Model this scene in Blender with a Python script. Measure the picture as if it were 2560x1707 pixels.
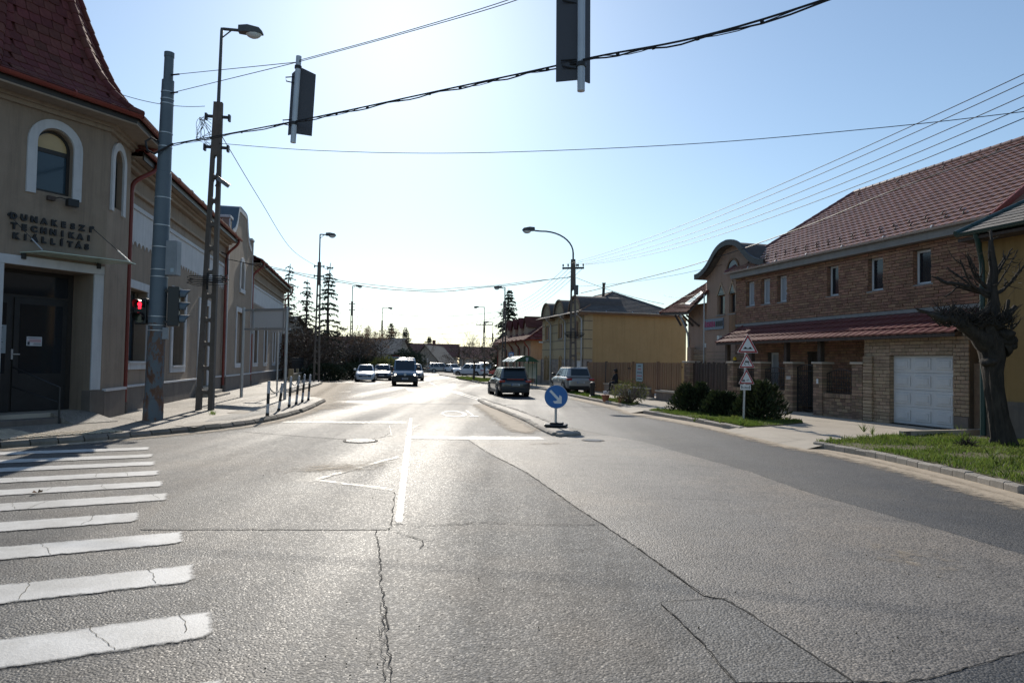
import bpy, bmesh, math, random
from mathutils import Vector, Matrix
R = math.radians
scene = bpy.context.scene
col = scene.collection
for o in list(bpy.data.objects):
    bpy.data.objects.remove(o)
# ------------------------------------------------------------------ camera
EYE = 1.7; PITCH = R(1.8); ROLL = R(1.0); FPX = 1706.7
cd = bpy.data.cameras.new('camera'); cam = bpy.data.objects.new('camera', cd); col.objects.link(cam)
cd.lens = 24.0; cd.sensor_width = 36.0; cd.clip_start = 0.05; cd.clip_end = 3000
cam.matrix_world = Matrix.Translation((0, 0, EYE)) @ Matrix.Rotation(R(90) + PITCH, 4, 'X') @ Matrix.Rotation(ROLL, 4, 'Z')
scene.camera = cam
scene.render.resolution_x = 1024; scene.render.resolution_y = 682
# ------------------------------------------------------------------ sky and sun
SUN_AZ = R(-10.0); SUN_EL = R(29.5)
SUNDIR = Vector((math.sin(SUN_AZ) * math.cos(SUN_EL), math.cos(SUN_AZ) * math.cos(SUN_EL), math.sin(SUN_EL)))
world = bpy.data.worlds.new('World'); scene.world = world; world.use_nodes = True
wn = world.node_tree.nodes; wl = world.node_tree.links
sky = wn.new('ShaderNodeTexSky'); sky.sky_type = 'NISHITA'; sky.sun_disc = False
sky.sun_elevation = SUN_EL; sky.sun_rotation = SUN_AZ
sky.air_density = 1.25; sky.dust_density = 0.45; sky.ozone_density = 4.0; sky.altitude = 120
bg = wn['Background']; bg.inputs['Strength'].default_value = 0.12
wb = wn.new('ShaderNodeMix'); wb.data_type = 'RGBA'; wb.blend_type = 'MULTIPLY'; wb.inputs['Factor'].default_value = 1.0
wb.inputs['B'].default_value = (0.91, 1.0, 1.05, 1.0)      # the photograph's cool white balance
hz = wn.new('ShaderNodeHueSaturation'); hz.inputs['Saturation'].default_value = 0.84; wl.new(sky.outputs['Color'], hz.inputs['Color'])
wl.new(hz.outputs['Color'], wb.inputs['A']); wl.new(wb.outputs['Result'], bg.inputs['Color'])
sd = bpy.data.lights.new('sun', 'SUN'); sd.energy = 4.6; sd.angle = R(0.53); sd.color = (1.0, 0.92, 0.80)
sun = bpy.data.objects.new('sun', sd); col.objects.link(sun)
sun.rotation_euler = SUNDIR.to_track_quat('Z', 'Y').to_euler(); sun.location = (-20, 60, 60)
scene.view_settings.view_transform = 'Standard'; scene.view_settings.look = 'None'
scene.view_settings.exposure = 0.0; scene.view_settings.gamma = 1.0
scene.view_settings.use_curve_mapping = False

# ------------------------------------------------------------------ measured places: picture point -> place on the ground / at a distance
def ray(px, py):
    x = (px - 1280) / FPX; y = -(py - 853.5) / FPX
    c, s = math.cos(ROLL), math.sin(ROLL)
    x, y = c * x - s * y, s * x + c * y
    cp, sp = math.cos(PITCH), math.sin(PITCH)
    return (x, cp - sp * y, sp + cp * y)
def G(px, py, z=0.0):
    r = ray(px, py); t = (z - EYE) / r[2]
    return (r[0] * t, r[1] * t, z)
def at(px, py, Y):
    r = ray(px, py); t = Y / r[1]
    return (r[0] * t, Y, EYE + r[2] * t)
D = 2560 / 2352.0
def Gd(x, y, z=0.0): return G(x * D, y * D, z)
def atd(x, y, Y): return at(x * D, y * D, Y)

# ------------------------------------------------------------------ materials
MATS = {}
def nd(nt, t, **kw):
    n = nt.nodes.new(t)
    for k, v in kw.items():
        if k in n.inputs: n.inputs[k].default_value = v
        else: setattr(n, k, v)
    return n
def rgba(c): return (c[0], c[1], c[2], 1.0)
def material(name, c1, c2=None, scale=3.0, rough=0.75, bump=0.0, bscale=40.0, metal=0.0, vary=0.0, spec=0.5,
             stretch=None, coat=0.0, streak=0.0, emit=None, estr=0.0, rvar=0.0, trans=0.0, grain=0.0, gscale=90.0, c3=None, c3scale=1.0, c3lo=0.55, c3hi=0.7, transl=0.0):
    if name in MATS: return MATS[name]
    m = bpy.data.materials.new(name); m.use_nodes = True; nt = m.node_tree; L = nt.links
    b = nt.nodes['Principled BSDF']
    b.inputs['Roughness'].default_value = rough; b.inputs['Metallic'].default_value = metal
    b.inputs['Specular IOR Level'].default_value = spec
    if coat: b.inputs['Coat Weight'].default_value = coat; b.inputs['Coat Roughness'].default_value = 0.05
    if trans: b.inputs['Transmission Weight'].default_value = trans
    tc = nd(nt, 'ShaderNodeTexCoord'); mp = nd(nt, 'ShaderNodeMapping'); L.new(tc.outputs['Object'], mp.inputs['Vector'])
    if stretch: mp.inputs['Scale'].default_value = stretch
    colsock = None
    if c2 is not None:
        n = nd(nt, 'ShaderNodeTexNoise', Scale=scale, Detail=6.0, Roughness=0.65); L.new(mp.outputs['Vector'], n.inputs['Vector'])
        rp = nd(nt, 'ShaderNodeValToRGB'); rp.color_ramp.elements[0].position = 0.32; rp.color_ramp.elements[1].position = 0.68
        rp.color_ramp.elements[0].color = rgba(c1); rp.color_ramp.elements[1].color = rgba(c2)
        L.new(n.outputs['Fac'], rp.inputs['Fac']); colsock = rp.outputs['Color']
        if rvar:
            mr = nd(nt, 'ShaderNodeMapRange'); mr.inputs['From Min'].default_value = 0.3; mr.inputs['From Max'].default_value = 0.7
            mr.inputs['To Min'].default_value = rough - rvar; mr.inputs['To Max'].default_value = rough + rvar
            L.new(n.outputs['Fac'], mr.inputs['Value']); L.new(mr.outputs['Result'], b.inputs['Roughness'])
    if c3 is not None:
        n3 = nd(nt, 'ShaderNodeTexNoise', Scale=c3scale, Detail=8.0, Roughness=0.7); L.new(mp.outputs['Vector'], n3.inputs['Vector'])
        r3 = nd(nt, 'ShaderNodeMapRange'); r3.inputs['From Min'].default_value = c3lo; r3.inputs['From Max'].default_value = c3hi
        L.new(n3.outputs['Fac'], r3.inputs['Value'])
        mx3 = nd(nt, 'ShaderNodeMix', data_type='RGBA'); L.new(r3.outputs['Result'], mx3.inputs['Factor'])
        if colsock: L.new(colsock, mx3.inputs['A'])
        else: mx3.inputs['A'].default_value = rgba(c1)
        mx3.inputs['B'].default_value = rgba(c3); colsock = mx3.outputs['Result']
    if streak:
        sm = nd(nt, 'ShaderNodeMapping'); sm.inputs['Scale'].default_value = (3.2, 3.2, 0.22); L.new(tc.outputs['Object'], sm.inputs['Vector'])
        sn = nd(nt, 'ShaderNodeTexNoise', Scale=1.6, Detail=7.0, Roughness=0.7); L.new(sm.outputs['Vector'], sn.inputs['Vector'])
        sr = nd(nt, 'ShaderNodeMapRange'); sr.inputs['From Min'].default_value = 0.48; sr.inputs['From Max'].default_value = 0.78; sr.inputs['To Max'].default_value = streak
        L.new(sn.outputs['Fac'], sr.inputs['Value']); sx = nd(nt, 'ShaderNodeMix', data_type='RGBA'); L.new(sr.outputs['Result'], sx.inputs['Factor'])
        if colsock: L.new(colsock, sx.inputs['A'])
        else: sx.inputs['A'].default_value = rgba(c1)
        sx.inputs['B'].default_value = (c1[0] * .45, c1[1] * .45, c1[2] * .45, 1); colsock = sx.outputs['Result']
    if vary or grain:
        hs = nd(nt, 'ShaderNodeHueSaturation')
        if colsock: L.new(colsock, hs.inputs['Color'])
        else: hs.inputs['Color'].default_value = rgba(c1)
        val = None
        if vary:
            oi = nd(nt, 'ShaderNodeObjectInfo'); ge = nd(nt, 'ShaderNodeNewGeometry')
            ad = nd(nt, 'ShaderNodeMath', operation='ADD'); L.new(oi.outputs['Random'], ad.inputs[0]); L.new(ge.outputs['Random Per Island'], ad.inputs[1])
            fr = nd(nt, 'ShaderNodeMath', operation='FRACT'); L.new(ad.outputs[0], fr.inputs[0])
            mr = nd(nt, 'ShaderNodeMapRange'); mr.inputs['To Min'].default_value = 1 - vary; mr.inputs['To Max'].default_value = 1 + vary
            L.new(fr.outputs[0], mr.inputs['Value']); val = mr.outputs['Result']
            m2 = nd(nt, 'ShaderNodeMath', operation='MULTIPLY'); m2.inputs[1].default_value = 7.31; L.new(fr.outputs[0], m2.inputs[0])
            f2 = nd(nt, 'ShaderNodeMath', operation='FRACT'); L.new(m2.outputs[0], f2.inputs[0])
            mh = nd(nt, 'ShaderNodeMapRange'); mh.inputs['To Min'].default_value = 0.5 - vary * 0.05; mh.inputs['To Max'].default_value = 0.5 + vary * 0.05
            L.new(f2.outputs[0], mh.inputs['Value']); L.new(mh.outputs['Result'], hs.inputs['Hue'])
        if grain:
            gn = nd(nt, 'ShaderNodeTexNoise', Scale=gscale, Detail=2.0, Roughness=0.6); L.new(tc.outputs['Object'], gn.inputs['Vector'])
            gr = nd(nt, 'ShaderNodeMapRange'); gr.inputs['From Min'].default_value = 0.3; gr.inputs['From Max'].default_value = 0.7
            gr.inputs['To Min'].default_value = 1 - grain; gr.inputs['To Max'].default_value = 1 + grain
            L.new(gn.outputs['Fac'], gr.inputs['Value'])
            if val:
                mm = nd(nt, 'ShaderNodeMath', operation='MULTIPLY'); L.new(val, mm.inputs[0]); L.new(gr.outputs['Result'], mm.inputs[1]); val = mm.outputs[0]
            else: val = gr.outputs['Result']
        L.new(val, hs.inputs['Value']); colsock = hs.outputs['Color']
    if colsock: L.new(colsock, b.inputs['Base Color'])
    else: b.inputs['Base Color'].default_value = rgba(c1)
    if bump:
        bn = nd(nt, 'ShaderNodeTexNoise', Scale=bscale, Detail=4.0, Roughness=0.6); L.new(mp.outputs['Vector'], bn.inputs['Vector'])
        bp = nd(nt, 'ShaderNodeBump', Strength=bump, Distance=0.02); L.new(bn.outputs['Fac'], bp.inputs['Height']); L.new(bp.outputs['Normal'], b.inputs['Normal'])
    if emit:
        b.inputs['Emission Color'].default_value = rgba(emit); b.inputs['Emission Strength'].default_value = estr
    if transl:
        tb = nd(nt, 'ShaderNodeBsdfTranslucent'); mx = nd(nt, 'ShaderNodeMixShader'); mx.inputs['Fac'].default_value = transl
        if colsock: L.new(colsock, tb.inputs['Color'])
        else: tb.inputs['Color'].default_value = rgba(c1)
        L.new(b.outputs['BSDF'], mx.inputs[1]); L.new(tb.outputs['BSDF'], mx.inputs[2]); L.new(mx.outputs['Shader'], nt.nodes['Material Output'].inputs['Surface'])
    MATS[name] = m
    return m

def asphalt(name, dark, light, tan=None, rough=0.46, rv=0.10, tanamt=0.0, ang=10.0, stone=0.5, shine=0.14):
    """worn asphalt: stone grain, blotches, polished streaks along the driving direction, tan dust"""
    m = bpy.data.materials.new(name); m.use_nodes = True; nt = m.node_tree; L = nt.links; b = nt.nodes['Principled BSDF']
    tc = nd(nt, 'ShaderNodeTexCoord'); P = tc.outputs['Object']
    def noise(scale, det=4.0, ro=0.6, vec=None):
        n = nd(nt, 'ShaderNodeTexNoise', Scale=scale, Detail=det, Roughness=ro); L.new(vec or P, n.inputs['Vector']); return n.outputs['Fac']
    def rng(s, a, bb, c, d):
        r = nd(nt, 'ShaderNodeMapRange'); L.new(s, r.inputs['Value'])
        for k, v in zip(('From Min', 'From Max', 'To Min', 'To Max'), (a, bb, c, d)): r.inputs[k].default_value = v
        return r.outputs['Result']
    def mul(a, b2):
        r = nd(nt, 'ShaderNodeMath', operation='MULTIPLY'); L.new(a, r.inputs[0])
        if isinstance(b2, float): r.inputs[1].default_value = b2
        else: L.new(b2, r.inputs[1])
        return r.outputs[0]
    def add(a, b2):
        r = nd(nt, 'ShaderNodeMath', operation='ADD'); L.new(a, r.inputs[0]); L.new(b2, r.inputs[1]); return r.outputs[0]
    mp = nd(nt, 'ShaderNodeMapping'); mp.inputs['Rotation'].default_value = (0, 0, R(-ang)); mp.inputs['Scale'].default_value = (0.62, 0.035, 1); L.new(P, mp.inputs['Vector'])
    streak = noise(1.0, 3.0, 0.55, mp.outputs['Vector'])
    blotch = noise(0.42, 6.0, 0.66); mid = noise(3.2, 5.0, 0.6)
    vo = nd(nt, 'ShaderNodeTexVoronoi', Scale=62.0); L.new(P, vo.inputs['Vector'])
    sep = nd(nt, 'ShaderNodeSeparateColor'); L.new(vo.outputs['Color'], sep.inputs['Color'])
    fine = noise(38.0, 3.0, 0.7)
    base = nd(nt, 'ShaderNodeMix', data_type='RGBA'); base.inputs['A'].default_value = rgba(dark); base.inputs['B'].default_value = rgba(light)
    L.new(rng(add(mul(blotch, 0.6), mul(mid, 0.4)), 0.40, 0.60, 0.0, 1.0), base.inputs['Factor'])
    colr = base.outputs['Result']
    if tan:
        t = nd(nt, 'ShaderNodeMix', data_type='RGBA'); L.new(colr, t.inputs['A']); t.inputs['B'].default_value = rgba(tan)
        L.new(rng(noise(0.33, 6.0, 0.66), 0.46, 0.70, 0.0, tanamt), t.inputs['Factor']); colr = t.outputs['Result']
    hs = nd(nt, 'ShaderNodeHueSaturation'); L.new(colr, hs.inputs['Color'])
    g = mul(add(rng(sep.outputs['Red'], 0, 1, 1 - stone, 1 + stone), rng(fine, 0.3, 0.7, -0.30, 0.30)), rng(vo.outputs['Distance'], 0.25, 0.75, 1.12, 0.55))
    L.new(g, hs.inputs['Value']); L.new(hs.outputs['Color'], b.inputs['Base Color'])
    gl = rng(sep.outputs['Green'], 0.62, 0.95, 0.0, -0.15)
    L.new(add(rng(streak, 0.36, 0.64, rough + rv, rough - rv), gl), b.inputs['Roughness'])
    h = add(mul(vo.outputs['Distance'], -0.9), mul(fine, 0.7))
    bp = nd(nt, 'ShaderNodeBump', Strength=0.70, Distance=0.008); L.new(h, bp.inputs['Height'])
    L.new(bp.outputs['Normal'], b.inputs['Normal'])
    b.inputs['Specular IOR Level'].default_value = 0.66
    MATS[name] = m
    return m

def worn(name, c1, c2, rough=0.7, scale=9.0, amount=0.5, grain=0.15, nscale=3.0):
    """a thin layer (paint, dust) that wears away: attribute 'fade' is 1 where it is whole and 0 at its edge"""
    m = bpy.data.materials.new(name); m.use_nodes = True; nt = m.node_tree; L = nt.links; b = nt.nodes['Principled BSDF']
    b.inputs['Roughness'].default_value = rough
    tc = nd(nt, 'ShaderNodeTexCoord')
    at_ = nd(nt, 'ShaderNodeAttribute'); at_.attribute_name = 'fade'
    n = nd(nt, 'ShaderNodeTexNoise', Scale=scale, Detail=8.0, Roughness=0.72); L.new(tc.outputs['Object'], n.inputs['Vector'])
    sc = nd(nt, 'ShaderNodeMath', operation='MULTIPLY_ADD'); L.new(n.outputs['Fac'], sc.inputs[0]); sc.inputs[1].default_value = amount * 2; sc.inputs[2].default_value = -amount
    ad = nd(nt, 'ShaderNodeMath', operation='ADD'); L.new(at_.outputs['Fac'], ad.inputs[0]); L.new(sc.outputs[0], ad.inputs[1])
    mr = nd(nt, 'ShaderNodeMapRange'); L.new(ad.outputs[0], mr.inputs['Value']); mr.inputs['From Min'].default_value = 0.28; mr.inputs['From Max'].default_value = 0.62
    n2 = nd(nt, 'ShaderNodeTexNoise', Scale=nscale, Detail=6.0, Roughness=0.7); L.new(tc.outputs['Object'], n2.inputs['Vector'])
    rp = nd(nt, 'ShaderNodeValToRGB'); rp.color_ramp.elements[0].position = 0.35; rp.color_ramp.elements[1].position = 0.65
    rp.color_ramp.elements[0].color = rgba(c1); rp.color_ramp.elements[1].color = rgba(c2); L.new(n2.outputs['Fac'], rp.inputs['Fac'])
    hs = nd(nt, 'ShaderNodeHueSaturation'); L.new(rp.outputs['Color'], hs.inputs['Color'])
    gn = nd(nt, 'ShaderNodeTexNoise', Scale=60.0, Detail=3.0, Roughness=0.7); L.new(tc.outputs['Object'], gn.inputs['Vector'])
    gr = nd(nt, 'ShaderNodeMapRange'); L.new(gn.outputs['Fac'], gr.inputs['Value']); gr.inputs['From Min'].default_value = .3; gr.inputs['From Max'].default_value = .7
    gr.inputs['To Min'].default_value = 1 - grain; gr.inputs['To Max'].default_value = 1 + grain; L.new(gr.outputs['Result'], hs.inputs['Value'])
    L.new(hs.outputs['Color'], b.inputs['Base Color'])
    bp = nd(nt, 'ShaderNodeBump', Strength=0.5, Distance=0.006); L.new(gn.outputs['Fac'], bp.inputs['Height']); L.new(bp.outputs['Normal'], b.inputs['Normal'])
    tr = nd(nt, 'ShaderNodeBsdfTransparent'); mx = nd(nt, 'ShaderNodeMixShader')
    L.new(mr.outputs['Result'], mx.inputs['Fac']); L.new(tr.outputs['BSDF'], mx.inputs[1]); L.new(b.outputs['BSDF'], mx.inputs[2])
    L.new(mx.outputs['Shader'], nt.nodes['Material Output'].inputs['Surface'])
    MATS[name] = m
    return m

asphalt('asphalt', (0.050, 0.050, 0.051), (0.130, 0.127, 0.122), (0.21, 0.170, 0.130), 0.735, 0.08, 0.7)
asphalt('asphalt_pale', (0.120, 0.108, 0.096), (0.195, 0.176, 0.155), (0.27, 0.218, 0.165), 0.68, 0.03, 0.75)
asphalt('asphalt_dark', (0.042, 0.043, 0.045), (0.072, 0.072, 0.073), (0.15, 0.128, 0.10), 0.70, 0.08, 0.4)
asphalt('asphalt_patch', (0.072, 0.071, 0.070), (0.135, 0.132, 0.127), (0.2, 0.165, 0.125), 0.735, 0.05, 0.4)
asphalt('asphalt_walk', (0.20, 0.175, 0.145), (0.31, 0.27, 0.225), (0.38, 0.32, 0.245), 0.72, 0.05, 0.6)
worn('paint_white', (0.46, 0.445, 0.415), (0.66, 0.645, 0.615), 0.58, 9.0, 0.52, 0.10, 1.6)
worn('paint_faint', (0.34, 0.32, 0.29), (0.45, 0.43, 0.39), 0.55, 10.0, 0.8, 0.15)
worn('dust_tan', (0.36, 0.29, 0.21), (0.47, 0.385, 0.285), 0.85, 5.0, 0.50, 0.15)
worn('dark_smear', (0.035, 0.035, 0.036), (0.05, 0.05, 0.05), 0.5, 6.0, 0.55, 0.2)
M = material
M('crack', (0.018, 0.017, 0.016), rough=0.9)
M('ground', (0.17, 0.145, 0.10), (0.12, 0.13, 0.06), 0.5, 0.95)
M('concrete', (0.368, 0.322, 0.262), (0.460, 0.405, 0.331), 1.2, 0.85, 0.25, 60, grain=0.12)
M('kerb_stone', (0.27, 0.245, 0.21), (0.39, 0.35, 0.30), 4.0, 0.85, 0.4, 50, vary=0.15, grain=0.15)
M('kerb_dark', (0.145, 0.125, 0.10), (0.22, 0.19, 0.155), 4.0, 0.9, 0.5, 40, vary=0.2, grain=0.15)
M('paver', (0.44, 0.37, 0.275), (0.54, 0.46, 0.35), 6.0, 0.85, 0.3, 60, vary=0.18, grain=0.12)
M('soil', (0.12, 0.095, 0.065), (0.075, 0.065, 0.035), 3.0, 0.95, 0.5, 20)
M('grass_soil', (0.085, 0.085, 0.03), (0.12, 0.10, 0.05), 3.0, 0.95, 0.5, 20)
M('grass', (0.10, 0.17, 0.022), (0.16, 0.20, 0.05), 0.7, 0.6, vary=0.35, transl=0.5)
M('stucco_tan', (0.255, 0.195, 0.146), (0.315, 0.245, 0.185), 0.8, 0.9, 0.35, 45, c3=(0.20, 0.153, 0.115), c3scale=0.9, c3lo=0.55, c3hi=0.8, streak=0.6)
M('cornice_tan', (0.30, 0.232, 0.175), (0.35, 0.275, 0.21), 1.0, 0.88, 0.2, 40, streak=0.5)
M('trim_white', (0.499, 0.503, 0.516), (0.585, 0.585, 0.593), 1.6, 0.8, 0.2, 50, c3=(0.42, 0.41, 0.39), c3scale=2.5, c3lo=0.6, c3hi=0.85, streak=0.45)
M('plinth_grey', (0.135, 0.11, 0.092), (0.18, 0.15, 0.128), 1.5, 0.85, 0.25, 40, c3=(0.11, 0.10, 0.095), c3scale=2.0, streak=0.6)
M('metal_red', (0.19, 0.028, 0.018), (0.235, 0.045, 0.03), 2.0, 0.45)
M('tile_wine', (0.10, 0.03, 0.027), (0.15, 0.05, 0.042), 2.0, 0.85, 0.15, 30, vary=0.25, spec=0.25)
M('tile_brown', (0.27, 0.145, 0.110), (0.34, 0.185, 0.142), 2.0, 0.36, 0.1, 30, vary=0.13)
M('tile_canopy', (0.125, 0.038, 0.038), (0.16, 0.052, 0.05), 2.0, 0.42, 0.1, 30, vary=0.10)
M('tile_grey', (0.13, 0.115, 0.10), (0.20, 0.18, 0.155), 3.0, 0.8, 0.3, 20, vary=0.2)
M('shingle', (0.085, 0.075, 0.07), (0.125, 0.11, 0.10), 3.0, 0.9, 0.3, 30, vary=0.2)
M('brick_orange', (0.235, 0.125, 0.078), (0.32, 0.185, 0.118), 5.0, 0.88, 0.6, 25, vary=0.24, grain=0.1)
M('brick_pale', (0.30, 0.218, 0.148), (0.37, 0.28, 0.198), 5.0, 0.88, 0.6, 25, vary=0.2, grain=0.1)
M('brick_old', (0.215, 0.148, 0.102), (0.285, 0.205, 0.145), 6.0, 0.9, 0.6, 25, vary=0.35, grain=0.12)
M('mortar', (0.105, 0.085, 0.07), (0.145, 0.122, 0.102), 4.0, 0.95, 0.3, 60)
M('fascia_grey', (0.22, 0.215, 0.205), (0.27, 0.262, 0.25), 2.0, 0.7, streak=0.4)
M('metal_grey', (0.42, 0.43, 0.44), (0.50, 0.51, 0.52), 2.0, 0.38, metal=0.5)
M('zinc', (0.36, 0.38, 0.40), (0.46, 0.48, 0.50), 3.0, 0.42, metal=0.75)
M('white_plastic', (0.66, 0.68, 0.70), rough=0.4)
M('door_white', (0.52, 0.54, 0.56), (0.58, 0.60, 0.61), 2.0, 0.5, streak=0.2)
M('glass_dark', (0.016, 0.020, 0.026), rough=0.06, spec=0.6)
M('glass_blue', (0.025, 0.05, 0.07), rough=0.08, spec=0.6)
M('glass_amber', (0.50, 0.36, 0.17), rough=0.25)
M('curtain', (0.30, 0.33, 0.36), (0.42, 0.45, 0.48), 2.0, 0.5, stretch=(8, 8, 0.4))
M('frame_dark', (0.022, 0.019, 0.017), (0.035, 0.03, 0.026), 3.0, 0.5)
M('black_metal', (0.014, 0.014, 0.015), (0.024, 0.024, 0.025), 4.0, 0.5)
M('black_plastic', (0.012, 0.012, 0.013), rough=0.42)
M('pole_blue', (0.085, 0.115, 0.14), (0.12, 0.15, 0.175), 1.5, 0.5)
M('pole_rust', (0.10, 0.045, 0.025), (0.19, 0.12, 0.085), 1.6, 0.85, 0.6, 25, stretch=(1.6, 1.6, 0.7), c3=(0.12, 0.14, 0.155), c3scale=3.4, c3lo=0.47, c3hi=0.53)
M('pole_concrete', (0.115, 0.097, 0.082), (0.165, 0.14, 0.12), 2.0, 0.9, 0.4, 50, grain=0.1, streak=0.5)
M('wire', (0.014, 0.015, 0.018), rough=0.6)
M('lamp_glass', (0.62, 0.64, 0.62), rough=0.15, spec=0.5)
M('lamp_body', (0.075, 0.08, 0.085), rough=0.5)
M('sign_back', (0.20, 0.21, 0.225), (0.26, 0.27, 0.285), 3.0, 0.5, metal=0.3)
M('sign_white', (0.66, 0.67, 0.68), rough=0.45)
M('sign_red', (0.34, 0.018, 0.022), rough=0.45)
M('sign_blue', (0.012, 0.115, 0.36), (0.02, 0.14, 0.40), 5.0, 0.42)
M('sign_black', (0.012, 0.012, 0.013), rough=0.5)
M('stucco_yellow', (0.375, 0.245, 0.110), (0.43, 0.285, 0.135), 0.8, 0.9, 0.3, 50, streak=0.35)
M('stucco_ochre', (0.27, 0.165, 0.06), (0.32, 0.20, 0.078), 0.9, 0.9, 0.3, 50, c3=(0.33, 0.21, 0.085), c3scale=1.1, streak=0.55)
M('stucco_sand', (0.37, 0.285, 0.165), (0.43, 0.335, 0.20), 0.8, 0.9, 0.3, 50, streak=0.5)
M('stucco_groove', (0.17, 0.135, 0.095), rough=0.9)
M('stucco_pink', (0.33, 0.225, 0.165), (0.38, 0.262, 0.195), 0.8, 0.9, 0.3, 50, streak=0.45)
M('stucco_peach', (0.408, 0.293, 0.200), (0.459, 0.340, 0.238), 0.8, 0.9, 0.3, 50, streak=0.4)
M('stone_grey', (0.22, 0.19, 0.165), (0.30, 0.26, 0.225), 5.0, 0.9, 0.5, 30, vary=0.25)
M('wood_fence', (0.21, 0.12, 0.062), (0.28, 0.165, 0.088), 3.0, 0.75, 0.2, 30, vary=0.14, stretch=(6, 6, 0.5))
M('wood_dark', (0.045, 0.032, 0.025), (0.085, 0.062, 0.05), 4.0, 0.8, 0.3, 30, vary=0.25, stretch=(6, 6, 0.5))
M('wood_brown', (0.16, 0.085, 0.045), (0.22, 0.125, 0.07), 3.0, 0.7, 0.2, 30, vary=0.12)
M('reed', (0.20, 0.15, 0.10), (0.30, 0.23, 0.16), 6.0, 0.9, 0.4, 40, vary=0.25)
M('bark', (0.014, 0.012, 0.010), (0.066, 0.053, 0.043), 3.5, 0.95, 0.9, 14, stretch=(2.4, 2.4, 0.6))
M('bark_grey', (0.07, 0.058, 0.048), (0.12, 0.10, 0.085), 5.0, 0.95, 0.5, 20)
M('twig', (0.10, 0.072, 0.052), (0.165, 0.118, 0.082), 1.5, 0.9, vary=0.3)
M('twig_leaf', (0.17, 0.10, 0.055), (0.25, 0.15, 0.08), 1.0, 0.8, vary=0.4, transl=0.3)
M('needle', (0.022, 0.040, 0.022), (0.040, 0.062, 0.032), 1.0, 0.8, vary=0.4)
M('needle_dry', (0.055, 0.048, 0.036), (0.085, 0.075, 0.05), 1.0, 0.85, vary=0.4)
M('thuja', (0.017, 0.028, 0.009), (0.036, 0.050, 0.015), 2.0, 0.75, vary=0.4, transl=0.25)
M('ivy_dark', (0.022, 0.034, 0.013), (0.04, 0.05, 0.02), 1.0, 0.7, vary=0.4)
M('leaf_spring', (0.09, 0.115, 0.03), (0.15, 0.15, 0.05), 2.0, 0.6, vary=0.4, transl=0.4)
M('tyre', (0.012, 0.012, 0.012), rough=0.85)
M('rim', (0.30, 0.31, 0.32), rough=0.35, metal=0.7)
M('car_glass', (0.018, 0.030, 0.038), rough=0.05, spec=0.7)
M('paint_navy', (0.013, 0.020, 0.029), rough=0.32, coat=0.8)
M('paint_silver', (0.33, 0.32, 0.30), rough=0.35, metal=0.35, coat=0.7)
M('paint_white_car', (0.62, 0.65, 0.68), rough=0.3, coat=0.8)
M('paint_blue_van', (0.10, 0.175, 0.24), rough=0.3, coat=0.8)
M('paint_black', (0.014, 0.015, 0.018), rough=0.25, coat=0.9)
M('paint_red', (0.32, 0.02, 0.02), rough=0.3, coat=0.8)
M('tail_red', (0.38, 0.012, 0.014), rough=0.2, coat=0.8)
M('head_glass', (0.42, 0.44, 0.46), rough=0.15, coat=0.8)
M('head_lit', (0.9, 0.85, 0.75), emit=(1.0, 0.90, 0.72), estr=6.0)
M('red_lit', (0.8, 0.02, 0.02), emit=(1.0, 0.012, 0.03), estr=5.0)
M('lens_dark', (0.02, 0.03, 0.022), rough=0.15)
M('amber', (0.75, 0.45, 0.01), rough=0.3)
M('plate', (0.55, 0.56, 0.56), rough=0.5)
M('plate_blue', (0.02, 0.08, 0.34), rough=0.5)
M('shelter_green', (0.018, 0.085, 0.04), rough=0.45)
M('shelter_roof', (0.30, 0.37, 0.33), (0.38, 0.45, 0.40), 2.0, 0.25)
M('cloth_dark', (0.012, 0.014, 0.020), (0.022, 0.024, 0.032), 5.0, 0.9)
M('cloth_light', (0.38, 0.47, 0.58), rough=0.8)
M('skin', (0.42, 0.24, 0.17), rough=0.55)
M('hair', (0.02, 0.016, 0.013), rough=0.6)
M('terracotta', (0.28, 0.11, 0.065), rough=0.8)
M('banner', (0.30, 0.39, 0.42), rough=0.6)
M('sign_slate', (0.16, 0.20, 0.25), rough=0.5)
M('sign_magenta', (0.30, 0.015, 0.10), rough=0.5)
M('paper', (0.60, 0.62, 0.66), rough=0.7)
M('paper_grey', (0.36, 0.42, 0.46), rough=0.7)
M('ink', (0.045, 0.05, 0.07), rough=0.7)
M('ink_red', (0.42, 0.07, 0.10), rough=0.7)
M('metal_green', (0.012, 0.045, 0.042), rough=0.4)
M('canopy_glass', (0.50, 0.60, 0.50), rough=0.12)
M('slate_blue', (0.07, 0.105, 0.135), (0.10, 0.135, 0.165), 2.0, 0.5)
M('pillar_brown', (0.26, 0.18, 0.15), (0.31, 0.22, 0.185), 2.0, 0.85)
M('roof_far', (0.15, 0.055, 0.045), (0.20, 0.08, 0.065), 1.0, 0.8)
M('wall_far', (0.30, 0.265, 0.225), (0.36, 0.32, 0.27), 1.0, 0.9)

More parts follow.
